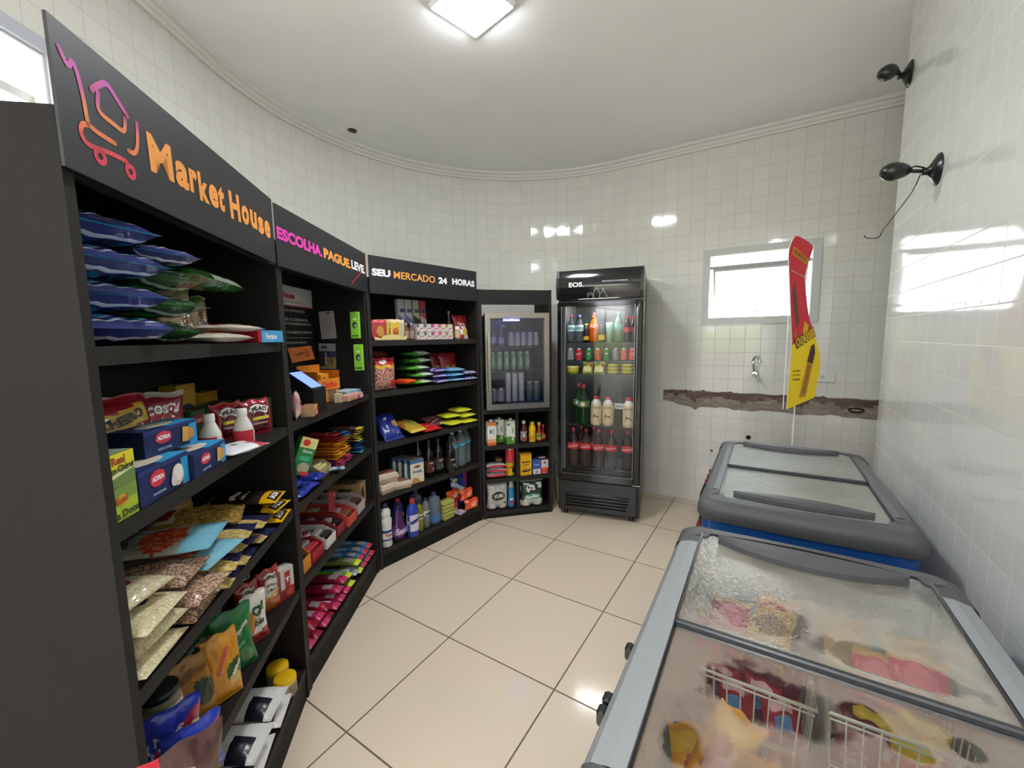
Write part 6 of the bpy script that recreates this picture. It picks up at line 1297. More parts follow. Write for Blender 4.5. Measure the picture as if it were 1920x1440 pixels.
D['omo'] = lambda: pouch('washing_powder_bag', .165, .255, .07, '2a3c8c', [('r', .0, .2, 1, .55, 'b54a54'), ('g', .75, .4, .07, 'c9cce0'), ('r', .75, .3, 1, .95, 'c4287c'), ('r', 0, 0, 1, .18, '2c3f94'), ('t', 'tixan', .45, .48, .7, 'e0c8cc', -.05, .05), ('e', .2, .85, .12, .05, 'b8b04a')], 'foil', seed=133, res=(24, 30))
stand('omo', '3', .845, .145, a5_, 'large blue, red and pink washing powder bag at the right end', 'powder bag', -8, -4)
# ------------------------------------------------------------------ unit 4
d1_, d2_, d3_, d4_ = SH['4']
def milk(nm, c_top, c_bot, tx, tc, cap_c):
    def f():
        t = empty(nm); mb = MB(); w_, h_ = .072, .19
        mb.box(-w_/2, w_/2, -w_/2, w_/2, 0, h_, H('dcdcd4'), 'card'); draw(mb, lambda x, y, e: (x-w_/2, -w_/2-e, y), c_top + [('t', tx, .72, .6, .62 if len(tx) > 6 else .5, tc, 1.5708, .04)], w_, h_)
        draw(mb, lambda x, y, e: (w_/2+e, x-w_/2, y), c_bot, w_, h_); draw(mb, lambda x, y, e: (-w_/2-e, w_/2-x, y), c_bot, w_, h_); mb.build('box', t)
        mb = MB(); mb.lathe([(.014, h_), (.015, h_+.004), (.015, h_+.016), (0, h_+.016)], H(cap_c), 'plastic', 16, cx=.005); mb.build('cap', t); return t
    return f
D['milk_o'] = milk('milk_carton', [('r', 0, 0, 1, .12, 'dd6f2c'), ('r', 0, .12, 1, .28, 'e0a07c'), ('r', 0, .84, 1, 1, 'd9824a'), ('p', [(.3, .5), (.55, .55), (.5, .7), (.28, .66)], '3f6fa0')], [('r', 0, 0, 1, .12, 'd8662a')], 'parmalat', '3a4a74', 'd8d4cc')
D['milk_g'] = milk('milk_carton', [('r', 0, 0, 1, .28, '5a8c34'), ('e', .3, .28, .35, .06, '5a8c34'), ('e', .72, .2, .12, .07, 'd8dcc4'), ('r', .1, .8, .35, .9, '4a6a3a')], [('r', 0, 0, 1, .25, '4f8030')], 'Jussara', '3a6a30', 'c9c9c0')
stand('milk_o', '4', .083, .055, d2_, 'milk carton with orange base and navy lettering', 'milk carton', 4)
stand('milk_g', '4', .165, .14, d2_, 'green and white milk carton set back in the middle', 'milk carton', 4); stand('milk_g', '4', .242, .06, d2_, 'green and white milk carton at the front beside the divider', 'milk carton', 4)
D['ketch'] = lambda: vessel('barbecue_sauce_bottle', [(0, 0), (.026, 0), (.028, .005), (.028, .05), (.025, .075), (.028, .10), (.026, .125), (.012, .155), (.011, .16)], '5a2420', 'gloss', (.015, .158, .182, 'd8d0d0'), (.02, .095, 'b5a09c', [('e', .5, .6, .3, .25, '3a2a30'), ('t', 'BBQ', .5, .6, .4, 'e0dcd8'), ('r', .2, .05, .8, .3, '8c3a3a')]))
D['must'] = lambda: vessel('mustard_bottle', [(0, 0), (.027, 0), (.029, .005), (.029, .06), (.027, .08), (.029, .10), (.026, .13), (.017, .142)], 'e3b81c', 'plastic', (.018, .14, .168, 'e8bf1c'), (.02, .07, 'dca91c', [('t', 'Mostarda', .5, .5, .8, 'c9642c', .5, .05)]))
D['pepper'] = lambda: vessel('pepper_sauce_bottle', [(0, 0), (.020, 0), (.0215, .004), (.0215, .085), (.012, .115), (.011, .135)], '8c2a24', 'gloss', (.0135, .133, .16, 'dfc22c'), (.015, .07, 'c9a42c', [('r', .2, .4, .8, .9, '4a7a4a')]))
D['hots'] = lambda: vessel('round_hot_sauce_bottle', [(0, 0), (.018, .002), (.024, .018), (.025, .035), (.018, .055), (.008, .065), (.006, .115)], 'a0302c', 'gloss', (.012, .11, .136, 'a81f44'), (.012, .045, 'b8742c', [('e', .5, .5, .3, .3, '3f6a34')]))
stand('ketch', '4', .360, .055, d2_, 'brown sauce bottle with white cap and dark label', 'sauce bottle'); stand('must', '4', .433, .055, d2_, 'yellow mustard squeeze bottle', 'sauce bottle'); stand('pepper', '4', .493, .06, d2_, 'thin red pepper sauce bottle with yellow cap', 'sauce bottle'); stand('hots', '4', .54, .06, d2_, 'little round hot sauce bottle with dark red cap', 'sauce bottle')
D['can_r'] = lambda: vessel('powdered_milk_tin', [(0, 0), (.038, 0), (.039, .002), (.039, .108), (.037, .11), (.0385, .112), (.0385, .116), (0, .116)], 'c8323c', 'plastic', None, None, [(.02, 'c9b48c'), (.105, 'c8303c'), (.2, 'd8d0d0')], 28)
D['can_y'] = lambda: vessel('chocolate_powder_tin', [(0, 0), (.038, 0), (.039, .002), (.039, .112), (.037, .114), (.0385, .116), (.0385, .12), (0, .12)], 'e0b81c', 'plastic', (.0385, .119, .126, '4a1f1c'), (.006, .11, 'e3bc1c', [('t', 'Toddy', .45, .65, .6, 'b5352c', .1, .06), ('e', .72, .4, .14, .25, '2a2420'), ('e', .3, .3, .12, .18, 'c9901c')]), None, 28)
stand('can_y', '4', .240, .06, d3_, 'yellow chocolate powder tin, lower of two stacked', 'tin', 0, sc=(.93, .93, .93)); stand('can_r', '4', .246, .062, d3_+.1185, 'red tin stacked on the yellow one', 'tin')
D['lightb'] = lambda: carton('brown_tea_box', .05, .09, .11, '8a5a3c', front=[('r', 0, .6, 1, 1, 'b08a5a')]); stand('lightb', '4', .175, .24, d3_, 'small brown box behind the stacked tins', 'box')
D['sugar'] = lambda: pouch('salt_bag', .175, .15, .035, 'd0ccd0', [('r', 0, 0, 1, .12, 'c03444'), ('r', 0, .6, 1, .8, '8c8ca0'), ('s', 0, .2, 1, .6, 'e4e2e6', .3)], 'film', seed=141)
for i in range(3): lie('sugar', '4', .125, .01+.005*i, d3_+.037*i, 'white and red bag lying flat, %s of three' % ordn(i, 3), 'bag', (2, -5, 4)[i], sc=.97)
D['maiz'] = lambda: carton('corn_starch_box', .095, .055, .185, 'e0a81c', front=[('t', 'Maizena', .5, .62, .75, '3a2420', 0, .05, .09), ('t', 'Duryea', .5, .48, .5, '7a4a1c'), ('p', [(.1, .2), (.3, .3), (.35, .2), (.5, .32), (.62, .2), (.85, .33), (.85, .2), (.6, .16), (.1, .17)], '33282c'), ('r', .0, .94, 1, 1, 'b87a1c')], top=[('r', 0, 0, 1, 1, 'c98c1c')])
D['cream_b'] = lambda: carton('blue_cream_carton', .066, .05, .125, '3a5aa0', front=[('r', 0, 0, 1, .35, 'd0d4dc'), ('e', .5, .15, .2, .1, 'b09a8c'), ('t', 'Creme', .5, .65, .7, 'b8c4e0')], top=[('r', 0, 0, 1, 1, '2c447c')])
D['cond'] = lambda: carton('condensed_milk_carton', .066, .05, .125, 'c9343c', front=[('r', 0, .42, 1, 1, 'd8c8cc'), ('e', .5, .8, .18, .08, '6a4a5c'), ('p', [(.2, .2), (.8, .3), (.75, .5), (.15, .45)], 'e06a3c'), ('t', 'Moca', .5, .1, .5, 'e8c8c0')], top=[('r', 0, 0, 1, 1, '4a3a5c')])
stand('maiz', '4', .368, .05, d3_, 'tall yellow starch box with dark lettering', 'box', 3); stand('cream_b', '4', .462, .055, d3_, 'blue and white cream carton between the yellow box and red carton', 'carton', 3); stand('cond', '4', .53, .05, d3_, 'red and white milk carton at the right, front one', 'carton', 3, sc=.95); stand('cond', '4', .525, .125, d3_, 'red and white milk carton at the right, rear one', 'carton', 3)
def rolls(nm, w_, h_, base, items, dark):
    def f():
        t = empty(nm)
        for i, x in enumerate((-.5, .5)):
            for j, z in enumerate((0, 1)):
                mb = MB(); R_ = w_/4-.004; hh = h_*.43
                mb.lathe([(R_*.9, 0), (R_, .006), (R_, hh-.006), (R_*.9, hh)], H('d8d6d0'), 'card', 18, cx=x*w_/2, cy=0); 
                mb.v = [(a, b, c+.004+z*(hh+.003)) for a, b, c in mb.v]; mb.build('paper_roll', t)
        o_ = pouch('film_wrap', w_*1.06, h_, w_*.56, base, items, 'foil', seed=150+len(items), puff=.16, seal=.02, res=(26, 30), wr=.5); o_.parent = t; return t
    return f
D['yuri'] = rolls('paper_towel_pack', .172, .222, 'c0bcb2', [('e', .5, .5, .36, .17, '3a3c34'), ('e', .5, .5, .32, .14, '24261f'), ('t', 'YURI', .5, .5, .5, 'cfcdc4', .08, .06), ('g', .25, .42, .008, '6a6a64'), ('e', .85, .22, .07, .05, '6a6058'), ('r', .495, 0, .505, .25, '8c8a84'), ('r', 0, .9, 1, 1, 'b0ada6')], True)
D['familiar'] = rolls('toilet_paper_pack', .195, .225, '1f3a30', [('r', 0, 0, 1, .22, 'c9c9b8'), ('e', .3, .24, .2, .08, 'cfcfc0'), ('e', .72, .24, .2, .08, 'cfcfc0'), ('e', .4, .68, .2, .17, 'd8d8d4'), ('e', .48, .55, .14, .08, '2a2c2c'), ('e', .32, .72, .05, .04, '1c1f1f'), ('e', .47, .7, .05, .04, '1c1f1f'), ('e', .82, .76, .1, .09, 'c4c9c0'), ('e', .5, .37, .38, .12, '4a9c7c'), ('t', 'Familiar', .5, .38, .6, 'dce8e0', .1, .05), ('r', 0, .94, 1, 1, 'b8bcb4')], True)
stand('yuri', '4', .128, .075, d4_, 'grey white kitchen roll pack with black oval in the bottom left corner', 'paper pack', 4); stand('familiar', '4', .422, .07, d4_, 'dark green toilet paper pack with a panda picture', 'paper pack', 2)
D['insect'] = lambda: vessel('spray_can', [(0, 0), (.027, 0), (.028, .003), (.028, .17), (.02, .185), (.02, .215), (.015, .22), (0, .22)], '3a86b8', 'plastic', None, (.01, .11, '3484bc', [('t', 'air', .5, .6, .4, 'e0e8f0', 0, .05), ('e', .5, .3, .15, .2, 'b5404c')]), [(.13, '3484bc'), (.175, 'c9c9c4'), (.3, 'b8b4a8')], 24)
stand('insect', '4', .250, .075, d4_, 'blue and white spray can standing between the two paper packs', 'spray can')
# ------------------------------------------------------------------ drinks in the tall cooler
def pet(nm, h_, r_, body, mat, cap_c, lab, liq=None): 
    s_ = h_/.33; k_ = r_/.05
    return lambda: vessel(nm, [(0, .006*s_), (.035*k_, 0), (.046*k_, .012*s_), (.05*k_, .04*s_), (.048*k_, .10*s_), (.05*k_, .19*s_), (.044*k_, .225*s_), (.03*k_, .262*s_), (.0145*k_, .292*s_), (.013*k_, .302*s_)], body, mat, (.0155*k_ if k_ > .9 else .013, .3*s_, .33*s_, cap_c), lab, n=20, liquid=liq)
S_ = lambda a, b, c, it: (a, b, c, it)
D['p_cola2'] = pet('cola_bottle', .325, .05, '4a3430', 'liquid', 'a82430', (.155, .205, 'c4262e', [('t', 'Coca-Cola', .5, .5, .62, 'e9dcd8', .1, .02)]), (.23, '1e0f0c', 'gloss'))
D['p_guar2'] = pet('guarana_bottle', .33, .048, '2c4a34', 'liquid', 'a83038', (.15, .2, '2c8a4c', [('e', .5, .5, .22, .45, 'c9564a'), ('e', .5, .5, .12, .3, 'e0d8d0')]), (.23, '2a1c10', 'gloss'))
D['p_dark'] = pet('dark_soda_bottle', .31, .044, '2c2826', 'liquid', '2a2a2c', (.14, .185, 'c4c8c8', [('r', .3, .3, .7, .6, '8c9090')]), (.22, '1c1412', 'gloss'))
D['p_water'] = pet('small_water_bottle', .22, .032, 'a8b4b8', 'clear', '8c2c3c', (.09, .14, 'b4c4c4', [('r', .2, .3, .8, .7, '6a94a4')]), None)
D['p_water_b'] = pet('small_water_bottle', .22, .032, 'a8b4b8', 'clear', '3a4a7c', (.09, .14, 'b4c4c4', [('r', .2, .3, .8, .7, '6a94a4')]), None)
D['p_fanta'] = pet('orange_soda_bottle', .215, .034, 'e0781c', 'liquid', 'd8502c', (.115, .15, 'd8623c', [('e', .5, .5, .2, .35, 'efdcd0')]), (.155, 'e87818', 'plastic'))
D['p_yel'] = pet('yellow_label_bottle', .15, .024, '3c2c24', 'liquid', 'c9a82c', (.02, .05, 'c9a024', []), (.1, '241814', 'gloss'))
D['p_grn'] = pet('green_soda_bottle', .235, .034, '88a898', 'liquid', '3aa05c', (.1, .14, '6aa08c', []), None)
D['p_cokes'] = pet('small_cola_bottle', .20, .03, '4a3430', 'liquid', 'a82430', (.08, .115, 'b8303a', []), (.14, '1e0f0c', 'gloss'))
D['p_red'] = pet('small_red_bottle', .24, .03, 'c94a40', 'liquid', 'c03038', (.1, .14, 'd85a4c', []), (.16, 'c8442c', 'plastic'))
D['p_black'] = pet('small_black_bottle', .16, .027, '20222c', 'gloss', '2a2a34', (.02, .06, 'c09a34', []), None)
D['p_cup'] = lambda: vessel('pale_green_cup', [(0, 0), (.024, 0), (.026, .15), (.024, .155), (0, .155)], '9cc4b4', 'plastic')
def acan(nm, c_, items=(), r_=.031, h_=.118): return lambda: vessel(nm, [(0, 0), (r_*.8, 0), (r_, .008), (r_, h_-.012), (r_*.82, h_-.003), (r_*.82, h_)], 'b0b0b0', 'metal', None, (.009, h_-.014, c_, items))
D['c_red'] = acan('red_soda_can', 'b8202c', [('t', 'Coca', .5, .6, .5, 'e0ccc8', .2)]); D['c_grn'] = acan('green_soda_can', '1f8046', [('e', .5, .6, .2, .14, 'b84038'), ('e', .5, .6, .1, .08, 'd8d0c8')]); D['c_or'] = acan('orange_soda_can', 'c4481c', [('e', .5, .6, .18, .12, '5a6a2c')]); D['c_gr'] = acan('grey_soda_can', '8c8488', []); D['c_pk'] = acan('salmon_soda_can', 'd4584c', [('e', .5, .55, .2, .14, 'd89c8c')])
D['c_slim'] = acan('slim_can', 'a49ca4', [('p', [(.3, .2), (.6, .3), (.6, .6), (.3, .5)], '9c7c54')], .025, .12)
D['marg'] = lambda: vessel('margarine_tub', [(0, 0), (.04, 0), (.046, .03), (.048, .05), (.05, .052), (.05, .062), (0, .064)], 'c9c04a', 'plastic', None, None, [(.03, 'b8b03c'), (.055, 'd8cf5c'), (.2, 'e0d87c')])
D['ypack'] = lambda: pouch('yellow_lettuce_pack', .095, .105, .05, 'd8d06a', [('e', .3, .8, .25, .12, '5a8c34'), ('e', .8, .75, .18, .14, 'c4502c'), ('r', .1, .2, .9, .6, 'e4dea0'), ('s', 0, 0, 1, .2, '8c9c3c', .4)], 'foil', seed=160)
def cool(key, X, Y, Z, lab, cat, **k): return stand(key, 'F', X, Y, Z, lab, cat, **k)
s1_, s2_, s3_, s4_, s5_ = FS
cool('p_water', .088, .11, s1_, 'small water bottle with red cap on the top cooler shelf', 'bottle'); cool('p_water_b', .155, .11, s1_, 'small water bottle with blue cap on the top cooler shelf', 'bottle')
cool('p_yel', .209, .11, s1_, 'little dark bottle with yellow cap and label in the tall cooler', 'bottle'); cool('p_fanta', .268, .12, s1_, 'orange soda bottle under the cooler lamp', 'bottle'); cool('p_red', .262, .20, s1_, 'red soda bottle behind the orange one', 'bottle')
cool('p_black', .335, .10, s1_, 'small black bottle with golden label beside the orange soda', 'bottle'); cool('p_cup', .392, .11, s1_, 'pale green slim can on the top cooler shelf', 'can'); cool('p_grn', .462, .13, s1_, 'pale green bottle with green cap', 'bottle'); cool('p_cokes', .528, .13, s1_, 'small cola bottle near the handle side, top cooler shelf', 'bottle'); cool('p_cokes', .575, .20, s1_, 'small cola bottle behind at the far right, top cooler shelf', 'bottle')
for i, (k_, X, nm) in enumerate((('c_gr', .085, 'grey can at the left of the can shelf'), ('c_red', .155, 'red soda can, second on the can shelf'), ('c_grn', .235, 'green soda can, third on the can shelf'), ('c_or', .305, 'orange soda can in the middle of the can shelf'), ('c_grn', .375, 'green soda can right of the orange can'), ('c_gr', .445, 'grey can right of the second green can'), ('c_pk', .508, 'salmon red can, second from the right'), ('c_pk', .572, 'salmon red can, rightmost on the can shelf'))):
    cool(k_, X, .10, s2_+.0005, nm, 'can', sc=.84)
cool('ypack', .225, .11, s3_, 'yellow printed pack, left of two on the third cooler shelf', 'food pack', sc=.9); cool('ypack', .318, .11, s3_, 'yellow printed pack, right of two on the third cooler shelf', 'food pack', sc=.92); cool('marg', .10, .12, s3_, 'round yellow tub at the left of the third cooler shelf', 'tub'); 
for i in range(3): cool('marg', .425+i*.0, .12, s3_+i*.0285, 'flat yellowish tub in the dark stack on the third cooler shelf, %s' % ordn(i, 3), 'tub', sc=(1, 1, .43)); cool('marg', .535, .12, s3_+i*.0285, 'flat yellowish tub in the right stack on the third cooler shelf, %s' % ordn(i, 3), 'tub', sc=(1, 1, .43))
D['milkb'] = lambda: vessel('milk_coffee_bottle', [(0, 0), (.038, 0), (.044, .008), (.046, .03), (.045, .10), (.046, .15), (.04, .18), (.024, .205), (.018, .215)], 'c9b690', 'plastic', (.021, .213, .238, 'b8333c'), (.02, .165, 'c9b48c', [('t', 'LACTEA', .5, .88, .6, '8c7454'), ('p', [(.35, .35), (.42, .55), (.5, .4), (.62, .45), (.7, .25), (.3, .22)], '5a3c2c')]), [(.17, 'c9b690'), (.3, 'd8d2cc')], 22)
cool('p_guar2', .145, .16, s4_, 'green labelled soda bottle at the back left of the fourth cooler shelf', 'bottle'); cool('p_guar2', .20, .10, s4_, 'green labelled soda bottle with red round emblem, front one', 'bottle')
for i, X in enumerate((.296, .39, .575)): cool('milkb', X, .10, s4_, 'cream milk drink bottle with red cap, %s of three' % ('left', 'middle', 'right')[i], 'bottle')
cool('p_dark', .482, .12, s4_, 'dark soda bottle with pale label between the cream bottles', 'bottle')
for i, X in enumerate((.112, .215, .318, .42, .56)): cool('p_cola2', X, .10, s5_, 'large cola bottle on the bottom cooler shelf, %s from the left' % ('first', 'second', 'third', 'fourth', 'fifth')[i], 'bottle')
for i, X in enumerate((.16, .265)): cool('p_cola2', X, .20, s5_, 'large cola bottle in the rear row, %s' % ('left', 'right')[i], 'bottle')
# ------------------------------------------------------------------ drinks in the small fridge
def barf(key, X, Y, Z, lab, cat, **k): return stand(key, '4', X, Y, Z, lab, cat, **k)
for i in range(5): barf('c_slim', .275+i*.053, .10, 1.395, 'slim silver can on the top shelf of the small fridge, %s from the left' % ('first', 'second', 'third', 'fourth', 'fifth')[i], 'can', sc=(.95, .95, .97))
D['flask'] = lambda: vessel('long_neck_bottle', [(0, 0), (.024, 0), (.026, .004), (.026, .09), (.012, .13), (.010, .19)], '8c8cac', 'liquid', (.0115, .186, .2, '6a6a84'), (.03, .08, 'a49cc0', []))
barf('flask', .125, .10, 1.395, 'long neck bottle on the top shelf of the small fridge, left one', 'bottle'); barf('flask', .195, .12, 1.395, 'long neck bottle next to the silver cans', 'bottle', sc=.9)
D['c_slimg'] = acan('slim_green_can', '6a8c6a', [('r', .4, .2, .6, .7, '9cb094')], .0235, .15)
for i in range(6): barf('c_slimg', .118+i*.058, .10, 1.205, 'tall pale green can on the middle shelf of the small fridge, %s from the left' % ('first', 'second', 'third', 'fourth', 'fifth', 'sixth')[i], 'can')
def twocan(nm, a, b): return lambda: vessel(nm, [(0, 0), (.02, 0), (.0235, .006), (.0235, .235), (.02, .242), (0, .243)], a, 'plastic', None, None, [(.115, a), (.125, 'b0b0b0'), (.3, b)])
for i, (a, b, X, nm) in enumerate((('a88c8c', 'b0a49c', .245, 'pinkish grey tall tube in the small fridge'), ('7c2c4c', '5aa0a0', .30, 'teal and wine red tall tube in the small fridge'), ('b84c7c', 'cc8c2c', .356, 'orange and pink tall tube in the small fridge'))):
    D['tw%d' % i] = twocan('tall_drink_tube', a, b); barf('tw%d' % i, X, .10, .942, nm, 'drink tube')
D['glassb'] = lambda: vessel('short_glass_bottle', [(0, 0), (.026, 0), (.029, .005), (.029, .12), (.024, .145), (.02, .15)], '7c9090', 'liquid', (.022, .148, .162, 'a4a8a8'), None, None, 18)
for i, X in enumerate((.43, .49)): barf('glassb', X, .11, .942, 'short glass bottle at the lower right of the small fridge, %s one' % ('left', 'right')[i], 'bottle')
for i, X in enumerate((.12, .178)): barf('c_gr', X, .11, .942, 'grey can at the lower left of the small fridge, %s one' % ('left', 'right')[i], 'can')
# ------------------------------------------------------------------ ice cream in the near freezer and bottles behind the far one
def put_uv(key, a, b, z, lab, cat, rz=0, rx=0, ry=0, sc=1, group=None):
    o = inst(key); p = uv(a, b, z); M = Matrix.Translation(p) @ Matrix.Rotation(ROOM_RZ + math.radians(rz), 4, 'Z') @ Matrix.Rotation(math.radians(rx), 4, 'X') @ Matrix.Rotation(math.radians(ry), 4, 'Y')
    o.rotation_mode = 'XYZ'; o.location = M.to_translation(); o.rotation_euler = M.to_euler('XYZ'); o.scale = (sc,)*3; return tag(o, lab, cat, group)
def basket():
    mb = MB(); W_, D_, Hh = .20, .15, .20; C_ = H('dcd8c8')
    def rect(z, k_, r_): mb.tube([(-W_/2*k_, -D_/2*k_, z), (W_/2*k_, -D_/2*k_, z), (W_/2*k_, D_/2*k_, z), (-W_/2*k_, D_/2*k_, z)], r_, C_, 'plastic', 6, True)
    rect(Hh, 1, .0035); rect(Hh-.012, .99, .002); rect(.09, .95, .0017); rect(.082, .95, .0017); rect(0, .9, .002)
    for i in range(9):
        q = -1+2*i/8
        for s_ in (-1, 1): mb.tube([(q*W_/2*.9, s_*D_/2*.9, 0), (q*W_/2, s_*D_/2, Hh)], .0016, C_, 'plastic', 5)
    for i in range(7):
        q = -1+2*i/6
        for s_ in (-1, 1): mb.tube([(s_*W_/2*.9, q*D_/2*.9, 0), (s_*W_/2, q*D_/2, Hh)], .0016, C_, 'plastic', 5)
        mb.tube([(-W_/2*.9, q*D_/2*.9, 0), (W_/2*.9, q*D_/2*.9, 0)], .0013, C_, 'plastic', 5)
    return mb.build('wire_basket')
D['basket'] = basket
BZ = .56
put_uv('basket', -.685, -2.90, BZ, 'white wire basket of red ice cream packs in the near freezer, left one', 'basket'); put_uv('basket', -.465, -2.90, BZ, 'white wire basket of ice cream packs in the near freezer, right one', 'basket')
def ice(nm, base, items, seed, w_=.075, h_=.15, d_=.03): return lambda: pouch(nm, w_, h_, d_, base, items, 'foil', seed=seed, res=(14, 20))
D['i_red'] = ice('red_ice_cream_pack', 'a01f34', [('r', 0, 0, 1, .2, 'c42c3c'), ('e', .5, .5, .3, .2, '5a1a3c'), ('e', .5, .7, .25, .12, '5f86b8'), ('r', .2, .85, .8, .95, 'd8a8a8')], 171)
D['i_wine'] = ice('wine_red_ice_cream_pack', '6c1c34', [('r', 0, 0, 1, .1, '8c2c44'), ('r', .2, .4, .8, .5, 'a8848c'), ('r', .2, .55, .8, .6, 'a8848c')], 172)
D['i_yel'] = ice('yellow_ice_cream_pack', 'd8941c', [('e', .5, .4, .3, .25, 'a83a1c'), ('r', 0, .7, 1, .9, 'e0b02c')], 173, .09, .17)
D['i_pink'] = ice('pink_ice_cream_tub_pack', 'cf2c50', [('e', .5, .5, .3, .25, 'e05a74'), ('r', 0, .8, 1, 1, 'd8a040')], 174, .10, .13)
D['i_teal'] = ice('teal_ice_cream_pack', '2f8474', [('r', .2, .2, .8, .5, '4a7c8c')], 175, .06, .12)
D['i_gold'] = ice('golden_ice_cream_pack', 'cf9c2c', [('e', .5, .3, .4, .2, '8c6a1c'), ('g', .7, .8, .05, 'b82c34')], 176, .10, .15)
D['i_hh'] = ice('red_and_yellow_ice_cream_pack', 'c02c30', [('r', 0, .75, 1, 1, 'e3c22c'), ('r', 0, .0, 1, .12, 'd8cc9c'), ('r', 0, .3, 1, .34, 'e0d0c8'), ('t', 'HH', .6, .55, .5, 'efe6dc', 0, .08)], 177)
rr_ = random.Random(9)
for i, (a, b) in enumerate(((-.765, -2.93), (-.725, -2.94), (-.685, -2.925), (-.645, -2.94), (-.745, -2.87), (-.70, -2.86), (-.655, -2.865))):
    put_uv('i_red' if i < 4 else 'i_wine', a, b, BZ+.02, ('red' if i < 4 else 'wine red') + ' ice cream pack in the left basket, %s' % ('first from the left', 'second from the left', 'third from the left', 'fourth from the left', 'rear left', 'rear middle', 'rear right')[i], 'ice cream pack', rr_.uniform(-25, 25), -8)
for i, (a, b, k_) in enumerate(((-.53, -2.93, 'i_wine'), (-.49, -2.90, 'i_hh'), (-.44, -2.93, 'i_hh'), (-.40, -2.90, 'i_hh'), (-.52, -2.87, 'i_wine'))):
    put_uv(k_, a, b, BZ+.03, ('wine red' if k_ == 'i_wine' else 'red and yellow') + ' ice cream pack in the right basket, %s' % ('front left', 'middle', 'right of the middle', 'far right', 'rear left')[i], 'ice cream pack', rr_.uniform(-20, 20), -8)
for i, (a, b, z, rx, ry, k_) in enumerate(((-.775, -3.06, .60, -50, 20, 'i_yel'), (-.77, -3.12, .56, -60, -20, 'i_yel'), (-.74, -3.10, .54, -60, 5, 'i_yel'), (-.65, -3.12, .52, -70, 0, 'i_red'), (-.57, -3.1, .52, -70, 20, 'i_gold'), (-.50, -3.12, .5, -70, -20, 'i_gold'), (-.42, -3.1, .52, -70, 0, 'i_hh'))):
    put_uv(k_, a, b, z, 'ice cream pack lying loose in front of the baskets, %s from the left' % ('first', 'second', 'third', 'fourth', 'fifth', 'sixth', 'seventh')[i], 'ice cream pack', 0, rx, ry)
for i, (a, b, k_, n_) in enumerate(((-.77, -2.67, 'i_pink', 2), (-.68, -2.66, 'i_gold', 2), (-.60, -2.67, 'i_wine', 2), (-.52, -2.66, 'i_gold', 2), (-.45, -2.67, 'i_teal', 2), (-.385, -2.66, 'i_gold', 2), (-.47, -2.73, 'i_pink', 1), (-.40, -2.74, 'i_pink', 1))):
    for j in range(n_):
        put_uv(k_, a+.01*j, b-.05+.03*j, .62+.04*j if k_ != 'i_pink' or b > -2.7 else .68, '%s ice cream pack under the far sliding glass, %s, %s' % ({'i_pink': 'pink red', 'i_gold': 'golden', 'i_wine': 'wine red', 'i_teal': 'teal'}[k_], ('first from the left', 'second from the left', 'third from the left', 'fourth from the left', 'fifth from the left', 'at the right', 'centre near the bar', 'right near the bar')[i], ('lower', 'upper')[j]), 'ice cream pack', rr_.uniform(-12, 12), -72, 0)
D['crate'] = lambda: (lambda mb: (mb.box(-.108, .118, -.24, .24, 0, .02, H('8c2430'), 'plastic'), mb.build('bottle_tray'))[1])(MB())
put_uv('crate', -.995, -.30, 0.001, 'low red tray on the floor between back wall and far freezer', 'tray')
for i in range(6): put_uv('p_cola2', -1.05+(i % 2)*.108, -.14-(i//2)*.14, .0215, 'large cola bottle on the floor tray behind the far freezer, %s row %s' % (('left', 'right')[i % 2], ('back', 'middle', 'front')[i//2]), 'bottle')
